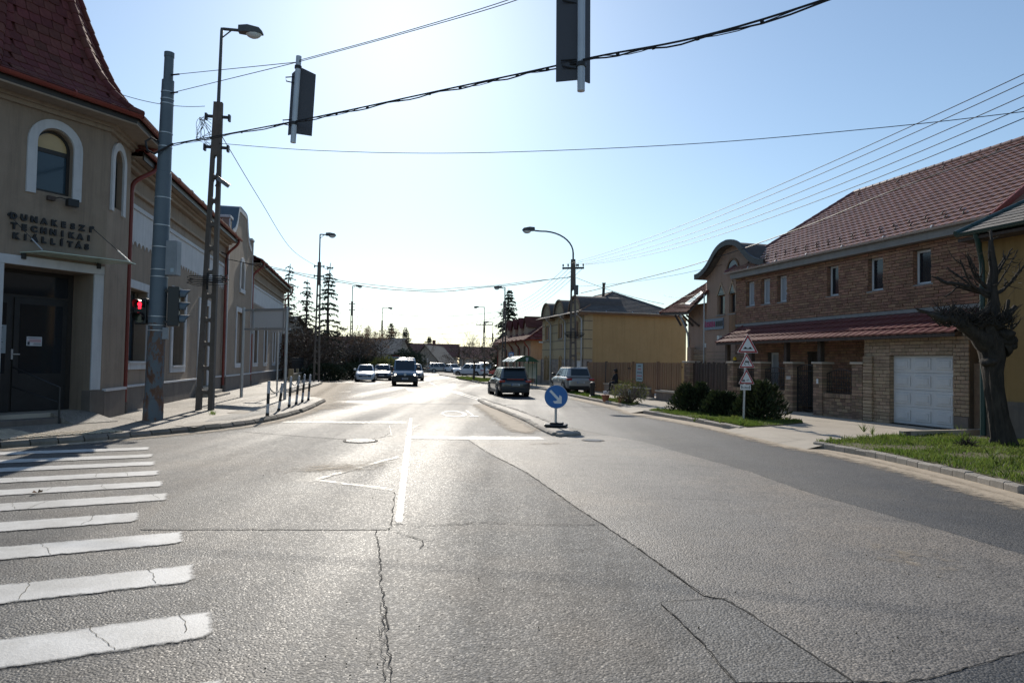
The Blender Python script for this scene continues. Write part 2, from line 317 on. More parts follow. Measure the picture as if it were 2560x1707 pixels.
# ------------------------------------------------------------------ object helpers
def tag(o, label=None, cat=None, group=None, kind=None):
    if label: o['label'] = label
    if cat: o['category'] = cat
    if group: o['group'] = group
    if kind: o['kind'] = kind
    return o
def thing(name, label, cat, loc=(0, 0, 0), rz=0.0, group=None, kind=None):
    o = bpy.data.objects.new(name, None); col.objects.link(o)
    o.empty_display_size = 0.2; o.location = loc; o.rotation_euler = (0, 0, rz)
    return tag(o, label, cat, group, kind)
def frame(name, label, cat, O, a, group=None):
    """a building: local x runs along the street (away from the crossing), y to its left, z up"""
    return thing(name, label, cat, (O[0], O[1], 0), R(90 - a), group)
def link(name, me, parent=None, mtx=None):
    o = bpy.data.objects.new(name, me); col.objects.link(o)
    if parent is not None: o.parent = parent
    if mtx is not None: o.matrix_basis = mtx
    return o
class MB:
    def __init__(s): s.v = []; s.f = []
    def add(s, vs, fs):
        n = len(s.v); s.v += [tuple(p) for p in vs]; s.f += [tuple(i + n for i in q) for q in fs]; return s
    def box(s, x0, x1, y0, y1, z0, z1, m=None):
        x0, x1 = min(x0, x1), max(x0, x1); y0, y1 = min(y0, y1), max(y0, y1); z0, z1 = min(z0, z1), max(z0, z1)
        vs = [Vector(p) for p in ((x0, y0, z0), (x1, y0, z0), (x1, y1, z0), (x0, y1, z0), (x0, y0, z1), (x1, y0, z1), (x1, y1, z1), (x0, y1, z1))]
        if m is not None: vs = [m @ p for p in vs]
        return s.add(vs, [(0, 3, 2, 1), (4, 5, 6, 7), (0, 1, 5, 4), (1, 2, 6, 5), (2, 3, 7, 6), (3, 0, 4, 7)])
    def quad(s, a, b, c, d): return s.add([a, b, c, d], [(0, 1, 2, 3)])
    def prism(s, pts, z0, z1):
        n = len(pts); area = sum(pts[i][0] * pts[(i + 1) % n][1] - pts[(i + 1) % n][0] * pts[i][1] for i in range(n))
        if area < 0: pts = pts[::-1]
        vs = [(p[0], p[1], z0) for p in pts] + [(p[0], p[1], z1) for p in pts]
        fs = [tuple(range(n - 1, -1, -1)), tuple(range(n, 2 * n))] + [(i, (i + 1) % n, n + (i + 1) % n, n + i) for i in range(n)]
        return s.add(vs, fs)
    def slab(s, pts, y0, y1):
        """outline (x, z) given thickness in y"""
        n = len(pts); area = sum(pts[i][0] * pts[(i + 1) % n][1] - pts[(i + 1) % n][0] * pts[i][1] for i in range(n))
        if area < 0: pts = pts[::-1]
        y0, y1 = min(y0, y1), max(y0, y1)
        vs = [(p[0], y0, p[1]) for p in pts] + [(p[0], y1, p[1]) for p in pts]
        fs = [tuple(range(n)), tuple(range(2 * n - 1, n - 1, -1))] + [(i, n + i, n + (i + 1) % n, (i + 1) % n) for i in range(n)]
        return s.add(vs, fs)
    def tube(s, pts, r, n=8, cap=True):
        pts = [Vector(p) for p in pts]; k = len(pts); rs = r if isinstance(r, (list, tuple)) else [r] * k
        base = len(s.v); up = None
        for i, p in enumerate(pts):
            d = (pts[min(i + 1, k - 1)] - pts[max(i - 1, 0)])
            if d.length < 1e-9: d = Vector((0, 0, 1))
            d.normalize()
            if up is None: up = Vector((0, 0, 1)) if abs(d.z) < 0.9 else Vector((1, 0, 0))
            a = d.cross(up)
            if a.length < 1e-6: a = d.orthogonal()
            a.normalize(); b = a.cross(d).normalized(); up = b
            for j in range(n):
                t = 2 * math.pi * j / n
                s.v.append(tuple(p + a * (math.cos(t) * rs[i]) + b * (math.sin(t) * rs[i])))
        for i in range(k - 1):
            for j in range(n):
                q = base + i * n
                s.f.append((q + j, q + n + j, q + n + (j + 1) % n, q + (j + 1) % n))
        if cap:
            s.f.append(tuple(base + j for j in range(n))); s.f.append(tuple(base + (k - 1) * n + j for j in range(n - 1, -1, -1)))
        return s
    def ball(s, c, r, n=8, m=6, squash=1.0):
        vs = []; fs = []
        for i in range(m + 1):
            ph = math.pi * i / m
            for j in range(n):
                th = 2 * math.pi * j / n
                vs.append((c[0] + r * math.sin(ph) * math.cos(th), c[1] + r * math.sin(ph) * math.sin(th), c[2] + r * squash * math.cos(ph)))
        for i in range(m):
            for j in range(n):
                fs.append((i * n + j, (i + 1) * n + j, (i + 1) * n + (j + 1) % n, i * n + (j + 1) % n))
        return s.add(vs, fs)
    def mesh(s, name, mat, smooth=False, angle=40):
        me = bpy.data.meshes.new(name); me.from_pydata(s.v, [], s.f); me.update()
        if mat: me.materials.append(MATS[mat] if isinstance(mat, str) else mat)
        if smooth:
            me.shade_smooth(); me.set_sharp_from_angle(angle=R(angle))
        return me
    def build(s, name, mat, parent=None, loc=None, rot=None, smooth=False, bevel=0.0, fix=False, angle=40):
        me = s.mesh(name, mat, smooth, angle)
        if fix:
            bm = bmesh.new(); bm.from_mesh(me); bmesh.ops.recalc_face_normals(bm, faces=bm.faces); bm.to_mesh(me); bm.free()
        o = link(name, me, parent)
        if loc is not None: o.location = loc
        if rot is not None: o.rotation_euler = rot
        if bevel:
            b = o.modifiers.new('bevel', 'BEVEL'); b.width = bevel; b.segments = 2; b.limit_method = 'ANGLE'
        return o
def bx(name, mat, parent, x0, x1, y0, y1, z0, z1, bevel=0.0):
    return MB().box(x0, x1, y0, y1, z0, z1).build(name, mat, parent, bevel=bevel)
def copy_tree(o, parent=None):
    c = o.copy(); col.objects.link(c); c.parent = parent
    for ch in list(o.children): copy_tree(ch, c)
    return c
def text_mesh(txt, size, extrude=0.0, offset=0.0, align='CENTER'):
    c = bpy.data.curves.new('t', 'FONT'); c.body = txt; c.size = size; c.extrude = extrude; c.offset = offset; c.align_x = align; c.resolution_u = 3
    o = bpy.data.objects.new('t', c); col.objects.link(o)
    dg = bpy.context.evaluated_depsgraph_get(); me = bpy.data.meshes.new_from_object(o.evaluated_get(dg))
    bpy.data.objects.remove(o); bpy.data.curves.remove(c)
    return me
def text(name, txt, size, mat, parent, mtx, extrude=0.002, offset=0.0, align='CENTER'):
    me = text_mesh(txt, size, extrude, offset, align); me.materials.clear(); me.materials.append(MATS[mat]); me.name = name
    return link(name, me, parent, mtx)
def fade_mesh(name, rows, mat, parent=None):
    """rows: list of rows of (point, fade)"""
    vs = []; fd = []; n = len(rows[0])
    for r in rows:
        for p, a in r: vs.append(p); fd.append(a)
    fs = [(i * n + j, i * n + j + 1, (i + 1) * n + j + 1, (i + 1) * n + j) for i in range(len(rows) - 1) for j in range(n - 1)]
    me = bpy.data.meshes.new(name); me.from_pydata(vs, [], fs); me.update()
    a = me.attributes.new('fade', 'FLOAT', 'POINT'); a.data.foreach_set('value', fd)
    me.materials.append(MATS[mat])
    me.update()
    return link(name, me, parent)
def resample(pts, step):
    P = [Vector((p[0], p[1])) for p in pts]; out = [P[0].copy()]; acc = 0.0
    for a, b in zip(P[:-1], P[1:]):
        L = (b - a).length; t = step - acc
        while t <= L:
            out.append(a + (b - a) * (t / L)); t += step
        acc = L - (t - step)
    return out
def smooth_poly(pts, it=2):
    for _ in range(it):
        q = [pts[0]]
        for a, b in zip(pts[:-1], pts[1:]):
            q.append(tuple(a[i] * .75 + b[i] * .25 for i in range(len(a)))); q.append(tuple(a[i] * .25 + b[i] * .75 for i in range(len(a))))
        q.append(pts[-1]); pts = q
    return pts
def sag(a, b, drop, n=14):
    a = Vector(a); b = Vector(b)
    return [a.lerp(b, i / n) - Vector((0, 0, drop * 4 * (i / n) * (1 - i / n))) for i in range(n + 1)]
# ================================================================== GROUND, ROAD, PAVEMENTS
rnd = random.Random(7)
MB().quad((-900, -300, -0.06), (900, -300, -0.06), (900, 1500, -0.06), (-900, 1500, -0.06)).build('ground', 'ground')
tag(bpy.data.objects['ground'], kind='structure')
road = MB().quad((-45, -25, 0), (45, -25, 0), (45, 190, 0), (-45, 190, 0)).build('road', 'asphalt'); tag(road, kind='structure')
def sheet(name, pts, z, mat, parent=road):
    n = len(pts); area = sum(pts[i][0] * pts[(i + 1) % n][1] - pts[(i + 1) % n][0] * pts[i][1] for i in range(n))
    if area < 0: pts = pts[::-1]
    return MB().add([(p[0], p[1], z) for p in pts], [tuple(range(n))]).build(name, mat, parent)
def jag(pts, amp, step=0.12, seed=1):
    r = random.Random(seed); q = resample(pts, step); out = []
    for i, p in enumerate(q):
        a = q[max(i - 1, 0)]; b = q[min(i + 1, len(q) - 1)]; d = (b - a)
        if d.length > 0: d.normalize()
        k = r.uniform(-amp, amp); out.append((p.x - d.y * k, p.y + d.x * k))
    out.append(tuple(pts[-1][:2])); return out
seam_left = [Gd(*p)[:2] for p in ((1065, 1003), (1120, 1040), (1210, 1085), (1330, 1170), (1400, 1215), (1480, 1270), (1620, 1372), (1670, 1376), (1960, 1568))]
seam_right = [Gd(*p)[:2] for p in ((2352, 1275), (2100, 1200), (1850, 1130), (1720, 1082), (1600, 1050), (1480, 1015), (1400, 1001))]
seam_low = [Gd(*p)[:2] for p in ((1960, 1568), (2110, 1568), (2230, 1532), (2352, 1497))]
pale = jag(seam_left, 0.012, 0.1, 1) + jag(seam_low, 0.015, 0.1, 2) + [(5.2, 5.2)] + jag(seam_right, 0.02, 0.15, 3)
sheet('asphalt_patch', pale, 0.006, 'asphalt_pale')
dark = [(5.2, 5.2)] + jag(seam_right, 0.02, 0.15, 3) + [(1.75, 17.8), (1.0, 20.5), (0.1, 25), (-1.0, 31), (-2.6, 39), (-5.2, 52), (-1.4, 52.5), (2.2, 44.5), (3.2, 36), (4.2, 29.8), (4.65, 24.6), (5.6, 20.7), (6.2, 18), (6.5, 14.9), (7.05, 12.6), (7.2, 9), (7.3, 2), (5.5, 2)]
sheet('asphalt_patch', dark, 0.004, 'asphalt_dark')
sheet('asphalt_patch', jag([Gd(*p)[:2] for p in ((1690, 1568), (1600, 1462), (1515, 1385), (1600, 1378), (1670, 1376), (1800, 1462), (1960, 1568))], 0.012, 0.08, 5), 0.005, 'asphalt_patch')
sheet('asphalt_patch', jag(seam_low, 0.015, 0.1, 2) + [(6.5, 5.6), (6.5, -4), (1.4, -4)], 0.0045, 'asphalt_dark')
sheet('asphalt_patch', jag([Gd(*p)[:2] for p in ((320, 1217), (600, 1217), (895, 1217), (902, 1160), (905, 1120), (800, 1108), (640, 1104), (480, 1120), (392, 1145), (320, 1217))], 0.012, 0.12, 6), 0.0042, 'asphalt_patch')
# big worn rectangle of newer asphalt by the left stop line
sheet('asphalt_patch', [Gd(*p)[:2] for p in ((560, 992), (640, 975), (893, 976), (898, 1001), (835, 1012))], 0.0042, 'asphalt_patch')

def crack(pts, w, seed, amp=0.03):
    w *= .62; r = random.Random(seed); q = jag(smooth_poly([tuple(p[:2]) for p in pts], 1), amp * .55, 0.06, seed); vs = []
    for i, p in enumerate(q):
        a = Vector(q[max(i - 1, 0)]); b = Vector(q[min(i + 1, len(q) - 1)]); d = b - a
        if d.length > 0: d.normalize()
        k = w * r.uniform(0.15, 1.0) * (0.3 if i in (0, len(q) - 1) else 1)
        vs += [(p[0] - d.y * k, p[1] + d.x * k, 0.0085), (p[0] + d.y * k, p[1] - d.x * k, 0.0085)]
    fs = [(2 * i, 2 * i + 1, 2 * i + 3, 2 * i + 2) for i in range(len(q) - 1)]
    return MB().add(vs, fs).build('crack', 'crack', road)
def crackd(pts, w, seed, amp=0.03): return crack([Gd(*p)[:2] for p in pts], w, seed, amp)
crackd(((320, 1217), (480, 1214), (700, 1217), (895, 1217)), 0.007, 1, 0.008)
crackd(((895, 1217), (900, 1205), (907, 1130)), 0.012, 2, 0.02)
crackd(((900, 1205), (960, 1207), (1040, 1207), (1095, 1200), (1160, 1203), (1280, 1207), (1385, 1205)), 0.014, 3, 0.02)
crackd(((1095, 1200), (1010, 1204), (950, 1213)), 0.006, 33, 0.03)
crackd(((897, 1217), (930, 1228), (960, 1240), (985, 1242), (1025, 1236)), 0.013, 4, 0.02)
crackd(((968, 1240), (972, 1252), (958, 1262)), 0.008, 5, 0.02)
crackd(((862, 1217), (872, 1270), (873, 1330), (884, 1400), (890, 1480), (902, 1568)), 0.011, 6, 0.03)
crackd(((878, 1380), (875, 1430), (882, 1500), (878, 1568)), 0.007, 66, 0.05)
crackd(((884, 1400), (860, 1470), (850, 1530)), 0.004, 67, 0.05)
crack(seam_left, 0.013, 7, 0.014)
crack(seam_low, 0.012, 8, 0.02)
crack(seam_right, 0.006, 9, 0.014)
crackd(((1515, 1385), (1600, 1462), (1690, 1568)), 0.009, 10, 0.015)
crackd(((1515, 1385), (1600, 1378), (1670, 1376)), 0.010, 11, 0.015)
crackd(((1300, 1152), (1320, 1165), (1345, 1162)), 0.004, 12, 0.03)
crackd(((1660, 1385), (1720, 1420), (1790, 1470)), 0.004, 13, 0.05)
crackd(((350, 1150), (420, 1135), (520, 1112)), 0.004, 14, 0.02)
for pts, s in ((((560, 993), (700, 1003), (830, 1013), (898, 1000), (893, 976)), 15), (((700, 968), (820, 966), (935, 970)), 16), (((950, 985), (1050, 990), (1180, 992), (1240, 990)), 17), (((1540, 1145), (1680, 1150)), 18), (((780, 945), (880, 946), (940, 948)), 19)):
    crackd(pts, 0.010, s, 0.02)

# ---- painted markings
LAYER = [0.0092]
def stripe(pts4, name='road_marking', mat='paint_white', nu=30, nv=5, z=None, edge=0.30, endf=0.28):
    LAYER[0] += 0.00006; z = LAYER[0]
    a, b, c, d = [Vector((p[0], p[1], z)) for p in pts4]; rows = []
    for i in range(nu + 1):
        t = i / nu; l = a.lerp(b, t); r = d.lerp(c, t); row = []
        for j in range(nv + 1):
            q = j / nv; f = 0.86 if mat == 'paint_white' else 0.50
            if j in (0, nv): f = edge
            if i in (0, nu): f = min(f, endf)
            row.append((tuple(l.lerp(r, q)), f))
        rows.append(row)
    return fade_mesh(name, rows, mat, road)
sdir = Vector((-0.895, -0.446))
rear = [(-1.50, 3.66), (-1.98, 4.63), (-2.57, 5.65), (-3.17, 6.71), (-4.02, 7.50), (-4.25, 8.57), (-4.73, 9.40), (-5.22, 10.25), (-5.74, 11.14), (-6.21, 11.97), (-6.76, 12.88)]
for k, p in enumerate(rear):
    w = 0.48 if k < 6 else 0.45
    n = Vector((0.446, -0.895)) * w; L = 4.6 if k != 4 else 3.9
    p = Vector(p); stripe((p, p + sdir * L, p + sdir * L + n, p + n), 'zebra_stripe', nu=60, nv=6)
cr_ = random.Random(8)
for k, p in enumerate(rear[:8]):
    p = Vector(p)
    for q in range(3):
        t = cr_.uniform(.15, 3.0); a = p + sdir * t; n = Vector((0.446, -0.895)) * .48; b = a + n * cr_.uniform(.6, 1) + sdir * cr_.uniform(-.2, .2)
        CRZ = [(a.x, a.y), ((a.x + b.x) / 2 + cr_.uniform(-.04, .04), (a.y + b.y) / 2), (b.x, b.y)]; q_ = jag(CRZ, .012, .05, int(t * 100)); vs = []
        for x, y in q_: vs += [(x - .0025, y, .0125), (x + .0025, y, .0125)]
        MB().add(vs, [(2 * i, 2 * i + 1, 2 * i + 3, 2 * i + 2) for i in range(len(q_) - 1)]).build('crack', 'soil', road)
stripe([Gd(*p) for p in ((932, 1001), (904, 1205), (926, 1205), (946, 1001))], nu=50, nv=3)
stripe([Gd(*p) for p in ((941, 960), (932, 1001), (946, 1001), (947, 960))], nu=20, nv=3)
stripe([Gd(*p) for p in ((944, 1003), (1240, 1003), (1258, 1011), (943, 1009))], nu=40, nv=4)
stripe([Gd(*p) for p in ((1070, 1001), (1180, 1002), (1210, 1007), (1075, 1006))], nu=16, nv=3, mat='paint_faint')
stripe([Gd(*p) for p in ((650, 967.5), (935, 968), (935, 973), (640, 972))], nu=40, nv=4, mat='paint_faint')
stripe([Gd(*p) for p in ((772, 920), (926, 920.5), (922, 926.5), (758, 926))], nu=30, nv=4)
stripe([Gd(*p) for p in ((892, 976), (898, 1002), (901, 1002), (895, 976))], nu=16, nv=2, mat='paint_faint')
stripe([Gd(*p) for p in ((720, 1100), (918, 1046), (918, 1052), (722, 1106))], nu=30, nv=3, mat='paint_faint', edge=0.3)
stripe([Gd(*p) for p in ((720, 1100), (905, 1122), (905, 1130), (722, 1106))], nu=30, nv=3, mat='paint_faint', edge=0.3)
stripe([Gd(*p) for p in ((945, 983), (962, 976), (966, 977), (948, 985))], nu=8, nv=2, mat='paint_faint')
stripe([Gd(*p) for p in ((930, 892), (1035, 897), (1068, 903), (940, 899))], nu=30, nv=5, edge=0.6)   # painted wedge before the island
stripe([Gd(*p) for p in ((1040, 902), (1108, 922), (1113, 922), (1046, 902))], nu=30, nv=2)
stripe([Gd(*p) for p in ((1050, 901.5), (1127, 923), (1131, 923), (1056, 901.5))], nu=30, nv=2)
stripe([Gd(*p) for p in ((985, 878), (1012, 893), (1016, 893), (988, 878))], nu=16, nv=2)
stripe([Gd(*p) for p in ((972, 870), (983, 876), (990, 876), (977, 870))], nu=12, nv=2)
for x0, x1, y in ((736, 812, 898), (705, 790, 886.5), (690, 730, 905)):
    stripe([Gd(x0, y), Gd(x1, y), Gd(x1 - 8, y + 3.4), Gd(x0 - 12, y + 3.4)], nu=14, nv=3, mat='paint_faint')
# the worn figures 0 and 1 and an arrow on the lane
def ring_mark(c, rx, ry, w, a):
    rows = []
    for i in range(41):
        t = 2 * math.pi * i / 40; row = []
        for j, k in enumerate((-1, -.4, .4, 1)):
            x = (rx + w * k) * math.cos(t); y = (ry + w * k * 2.0) * math.sin(t)
            fd = (0.5 if abs(k) == 1 else 1.0) - (0.45 if 2.2 < t < 3.9 else 0)
            row.append(((c[0] + x * math.cos(a) - y * math.sin(a), c[1] + x * math.sin(a) + y * math.cos(a), 0.0095), fd))
        rows.append(row)
    fade_mesh('road_marking', rows, 'paint_white', road)
c0 = Gd(1042, 950.5); ring_mark(c0, 0.36, 1.15, 0.065, R(8))
stripe([Gd(*p) for p in ((1067, 942), (1086, 956), (1091, 956), (1073, 942))], nu=10, nv=2)
stripe([Gd(*p) for p in ((1078, 955.5), (1100, 955.5), (1101, 958), (1078, 958))], nu=10, nv=2)
stripe([Gd(*p) for p in ((1122, 945), (1138, 945), (1140, 947), (1124, 947))], nu=8, nv=2, mat='paint_faint')
stripe([Gd(*p) for p in ((1001, 909.5), (1013, 913.5), (1017, 913), (1005, 909))], nu=8, nv=2)
stripe([Gd(*p) for p in ((1003, 911.5), (1010, 914.5), (1030, 912), (1019, 911))], nu=8, nv=2)

# ---- dust and dark smears on the asphalt
def dust(pts, w, mat='dust_tan', z=0.0105, n=6, mx=0.75, one=0):
    LAYER[0] += 0.00015; z = LAYER[0] + (0.001 if mat == 'dust_tan' else 0.0)
    q = resample(pts, 0.4); rows = []
    for i, p in enumerate(q):
        a = q[max(i - 1, 0)]; b = q[min(i + 1, len(q) - 1)]; d = (b - a).normalized(); nn = Vector((-d.y, d.x)); row = []
        ww = w(i / max(1, len(q) - 1)) if callable(w) else w
        for j in range(n + 1):
            s = j / n * 2 - 1
            if one: f = (1 - j / n); pos = p + nn * (one * ww * j / n)
            else: f = 1 - abs(s); pos = p + nn * (s * ww)
            e = min(1.0, i / 4.0, (len(q) - 1 - i) / 4.0)
            row.append(((pos.x, pos.y, z), f * mx * e))
        rows.append(row)
    fade_mesh('dust_smear_layer', rows, mat, road)

KERB_R = [(7.12, 3.0), (7.15, 9.55), (7.19, 11.0), (7.07, 12.68), (6.86, 13.88), (6.47, 14.91), (6.32, 16.6), (6.15, 18.17), (5.63, 20.72), (4.69, 24.05), (4.74, 25.14), (4.6, 27.0), (4.25, 29.5), (3.27, 35.16), (2.14, 44.35), (0.4, 49.0), (-1.6, 53.2), (-2.64, 55.81), (-5.05, 69.26)]
KERB_L = [(-30, 1.3), (-18, 7.2), (-12.5, 10.0), (-10.1, 11.3), (-9.18, 12.35), (-8.65, 13.08), (-8.14, 13.9), (-7.55, 15.01), (-7.07, 16.06), (-6.75, 17.1), (-6.60, 18.2), (-6.55, 19.4), (-6.68, 21.75), (-7.0, 24.2), (-7.59, 27.84)]
KERB_L2 = [(-11.0, 33.4), (-11.6, 37.6), (-12.4, 43.0), (-13.3, 48.0), (-14.2, 50.6)]
dust([(p[0] - 0.12, p[1]) for p in KERB_R[0:14]], 1.15, one=1, mx=1.0)
dust([(p[0] - 0.05, p[1]) for p in KERB_R[0:8]], 0.55, one=1, mx=1.15)
dust(KERB_L[3:], 0.9, one=-1, mx=0.75)
dust([(-6.7, 22), (-7.4, 27), (-9.0, 33), (-11.0, 43), (-12.5, 52)], 2.6, mx=0.62)
dust([(-9.5, 30), (-11.8, 42), (-14.0, 52)], 1.6, mx=0.8)
dust([Gd(*p)[:2] for p in ((500, 1085), (640, 1085), (900, 1065), (1020, 1085))], 1.3, mx=0.5)
dust([Gd(*p)[:2] for p in ((1130, 1020), (1280, 1020), (1400, 1015))], 0.8, mx=0.55)
dust([Gd(*p)[:2] for p in ((1100, 925), (1165, 965), (1225, 1005))], 0.8, mx=0.8)
dust([Gd(*p)[:2] for p in ((1900, 1200), (2100, 1290), (2350, 1420))], 1.0, mx=0.45)
dust([Gd(*p)[:2] for p in ((1350, 1250), (1460, 1260), (1560, 1330))], 0.35, 'dark_smear', 0.0087, mx=0.45)  # dark smears over the asphalt, thinning out towards their edges
dust([Gd(*p)[:2] for p in ((1170, 1330), (1250, 1300), (1420, 1260))], 0.35, 'dark_smear', 0.0087, mx=0.42)
dust([Gd(*p)[:2] for p in ((1960, 1035), (2040, 1050), (2120, 1075))], 0.5, 'dark_smear', 0.0087, mx=0.4)
grit = MB()
for k in range(170):
    if k < 90: p = Gd(rnd.uniform(1500, 2350), rnd.uniform(1130, 1500))
    else: p = Gd(rnd.uniform(380, 1250), rnd.uniform(1010, 1560))
    s = rnd.uniform(0.002, 0.006); grit.ball((p[0], p[1], 0.008 + s * .5), s, 5, 3)
tag(grit.build('road_grit', 'soil'), 'small dark grit scattered on the asphalt', 'grit', kind='stuff')

# ---- kerbs
def stone_mesh(name, w, h, ch=0.02, mat='kerb_stone'):
    mb = MB(); prof = [(-w / 2, -0.06), (w / 2, -0.06), (w / 2, h - ch), (w / 2 - ch, h), (-w / 2 + ch, h), (-w / 2, h - ch)]
    n = len(prof); g = 0.492
    vs = [(-g, p[0], p[1]) for p in prof] + [(g, p[0], p[1]) for p in prof]
    mb.add(vs, [tuple(range(n - 1, -1, -1)), tuple(range(n, 2 * n))] + [(i, (i + 1) % n, n + (i + 1) % n, n + i) for i in range(n)])
    return mb.mesh(name, mat)
def kerb(label, pts, step, mesh, gap=0.0, seed=3, j=0.012):
    r = random.Random(seed); q = resample(smooth_poly(pts, 1), step)
    k = thing('kerb', None, None, (q[0].x, q[0].y, 0)); tag(k, label, None, kind='structure')
    for a, b in zip(q[:-1], q[1:]):
        c = (a + b) / 2; d = b - a
        m = Matrix.Translation((c.x - q[0].x, c.y - q[0].y, r.uniform(-j, j))) @ Matrix.Rotation(math.atan2(d.y, d.x) + r.uniform(-.02, .02), 4, 'Z') @ Matrix.Rotation(r.uniform(-.012, .012), 4, 'X') @ Matrix.Diagonal((d.length - gap, 1, 1, 1))
        link('kerb_stone', mesh, k, m)
    return k
st_l = stone_mesh('kerb_stone', 0.17, 0.128, 0.06, 'kerb_dark'); st_r = stone_mesh('kerb_stone', 0.16, 0.125, 0.02); st_i = stone_mesh('kerb_stone', 0.16, 0.075, 0.035)
kerb('rounded grey kerb round the corner by the tower', KERB_L[3:13], 0.46, st_l, 0.015)
kerb('long kerb stones behind the striped bollards', KERB_L[12:], 0.98, st_l, 0.006, j=0.004)
kerb('kerb beyond the parking bay', KERB_L2, 0.9, st_l)
kerb('kerb of small blocks along the grass verge under the bare tree', KERB_R[1:6], 0.29, st_r, 0.012)
kerb('kerb of small blocks along the verge, nearest stretch', KERB_R[0:2], 0.3, st_r, 0.012)
kerb('mossy kerb in front of the evergreen shrubs', KERB_R[7:10], 0.5, st_r, 0.012)
kerb('kerb in front of the yellow house', KERB_R[11:15], 0.6, st_r, 0.012)
kerb('kerb by the bus stop', KERB_R[14:17], 0.8, st_r, 0.012)
kerb('far kerb along the parking ground', KERB_R[17:], 0.9, st_r, 0.012)
# ---- pavements
walk_l = [(p[0], p[1]) for p in smooth_poly(KERB_L, 1)] + [(-8.2, 28.9), (-9.6, 30.2)] + KERB_L2 + [(-17.8, 70), (-24, 100), (-60, 110), (-60, 5)]
wl_ = MB().prism([(p[0] - .04, p[1]) for p in walk_l], -0.05, 0.115).build('pavement_left', 'asphalt_walk'); tag(wl_, kind='structure')
walk_r = [(p[0], p[1]) for p in smooth_poly(KERB_R, 1)] + [(-9.0, 85), (-13, 120), (-8, 165), (60, 165), (60, -20), (7.1, -20)]
wr_ = MB().prism([(p[0] + .04, p[1]) for p in walk_r], -0.05, 0.10).build('pavement_right', 'concrete'); tag(wr_, kind='structure')
# dropped edges where cars drive in
def ramp(pts, w):
    q = [Vector(p) for p in pts]; mb = MB(); vs = []
    for i, p in enumerate(q):
        d = (q[min(i + 1, len(q) - 1)] - q[max(i - 1, 0)]).normalized(); n = Vector((-d.y, d.x))
        o = p + n * w; vs += [(p.x + .06, p.y, 0.104), (o.x, o.y, 0.0125)]
    mb.add(vs, [(2 * i, 2 * i + 2, 2 * i + 3, 2 * i + 1) for i in range(len(q) - 1)])
    mb.build('dropped_edge', 'concrete', wr_, fix=True)
ramp([(6.62, 14.45), (6.50, 14.85), (6.32, 16.6), (6.13, 18.3)], 0.45)
ramp([(4.66, 24.05), (4.74, 25.14), (4.58, 27.1)], 0.45)
# old asphalt panels and slabs on the left pavement
def panel(pts, mat, z=0.119): sheet('paving_panel', [Gd(p[0], p[1], z)[:2] for p in pts], z, mat, wl_)
panel(((400, 977), (465, 968), (500, 972), (445, 981)), 'concrete', 0.123)
panel(((545, 962), (640, 943), (700, 926), (722, 917), (690, 917), (600, 938), (490, 957), (470, 968)), 'asphalt_patch', 0.1195)
panel(((600, 942), (655, 928), (705, 917), (690, 914), (620, 926), (560, 940)), 'asphalt_dark', 0.121)
panel(((560, 950), (640, 930), (600, 930), (520, 948)), 'concrete', 0.123)
crk = [((250, 1005), (330, 985), (350, 978)), ((235, 955), (300, 962), (345, 975)), ((380, 960), (450, 952), (560, 945)), ((430, 935), (520, 932), (620, 915)), ((480, 980), (560, 955), (640, 950))]
for i, c in enumerate(crk):
    q = jag([Gd(p[0], p[1], .12)[:2] for p in c], 0.03, .1, 40 + i); vs = []
    for p in q: vs += [(p[0], p[1] - .012, .1235), (p[0], p[1] + .012, .1235)]
    MB().add(vs, [(2 * i2, 2 * i2 + 1, 2 * i2 + 3, 2 * i2 + 2) for i2 in range(len(q) - 1)]).build('crack', 'crack', wl_)
# tactile paving at the crossing: ribbed slabs behind, small blocks along the kerb
pv = MB().box(-.5, .5, -.5, .5, 0, 1).mesh('paver', 'paver')
rb = MB()
rb.box(-.5, .5, -.5, .5, 0, .6)
for i in range(3): rb.box(-.48, .48, -.42 + .31 * i, -.20 + .31 * i, .6, 1.0)
rb = rb.mesh('ribbed_paver', 'paver')
ku = Vector((-0.60, -0.80)); kv = Vector((-0.80, 0.60)); o0 = Vector((-8.05, 14.3))
ku = (Vector((-9.9, 11.7)) - o0).normalized(); kv = Vector((ku.y, -ku.x))
if kv.x > 0: kv = -kv
for a_, b_, c_, d_ in ((-.02, 3.6, .08, .80), (1.3, 3.9, .80, 2.05)):
    sheet('paver_bed', [tuple(o0 + ku * x + kv * y) for x, y in ((a_, c_), (b_, c_), (b_, d_), (a_, d_))], 0.1215, 'soil', wl_)
for i in range(26):
    for j in range(5):
        p = o0 + ku * (0.05 + i * 0.135) + kv * (0.16 + j * 0.135)
        m = Matrix.Translation((p.x, p.y, 0.112)) @ Matrix.Rotation(math.atan2(ku.y, ku.x) + rnd.uniform(-.03, .03), 4, 'Z') @ Matrix.Diagonal((0.104, 0.104, 0.026 + rnd.uniform(0, .006), 1))
        link('paver', pv, wl_, m)
for i in range(12):
    for j in range(4):
        p = o0 + ku * (1.45 + i * 0.20) + kv * (0.95 + j * 0.31)
        m = Matrix.Translation((p.x, p.y, 0.112)) @ Matrix.Rotation(math.atan2(kv.y, kv.x), 4, 'Z') @ Matrix.Diagonal((0.285, 0.18, 0.03, 1))
        link('ribbed_paver', rb, wl_, m)
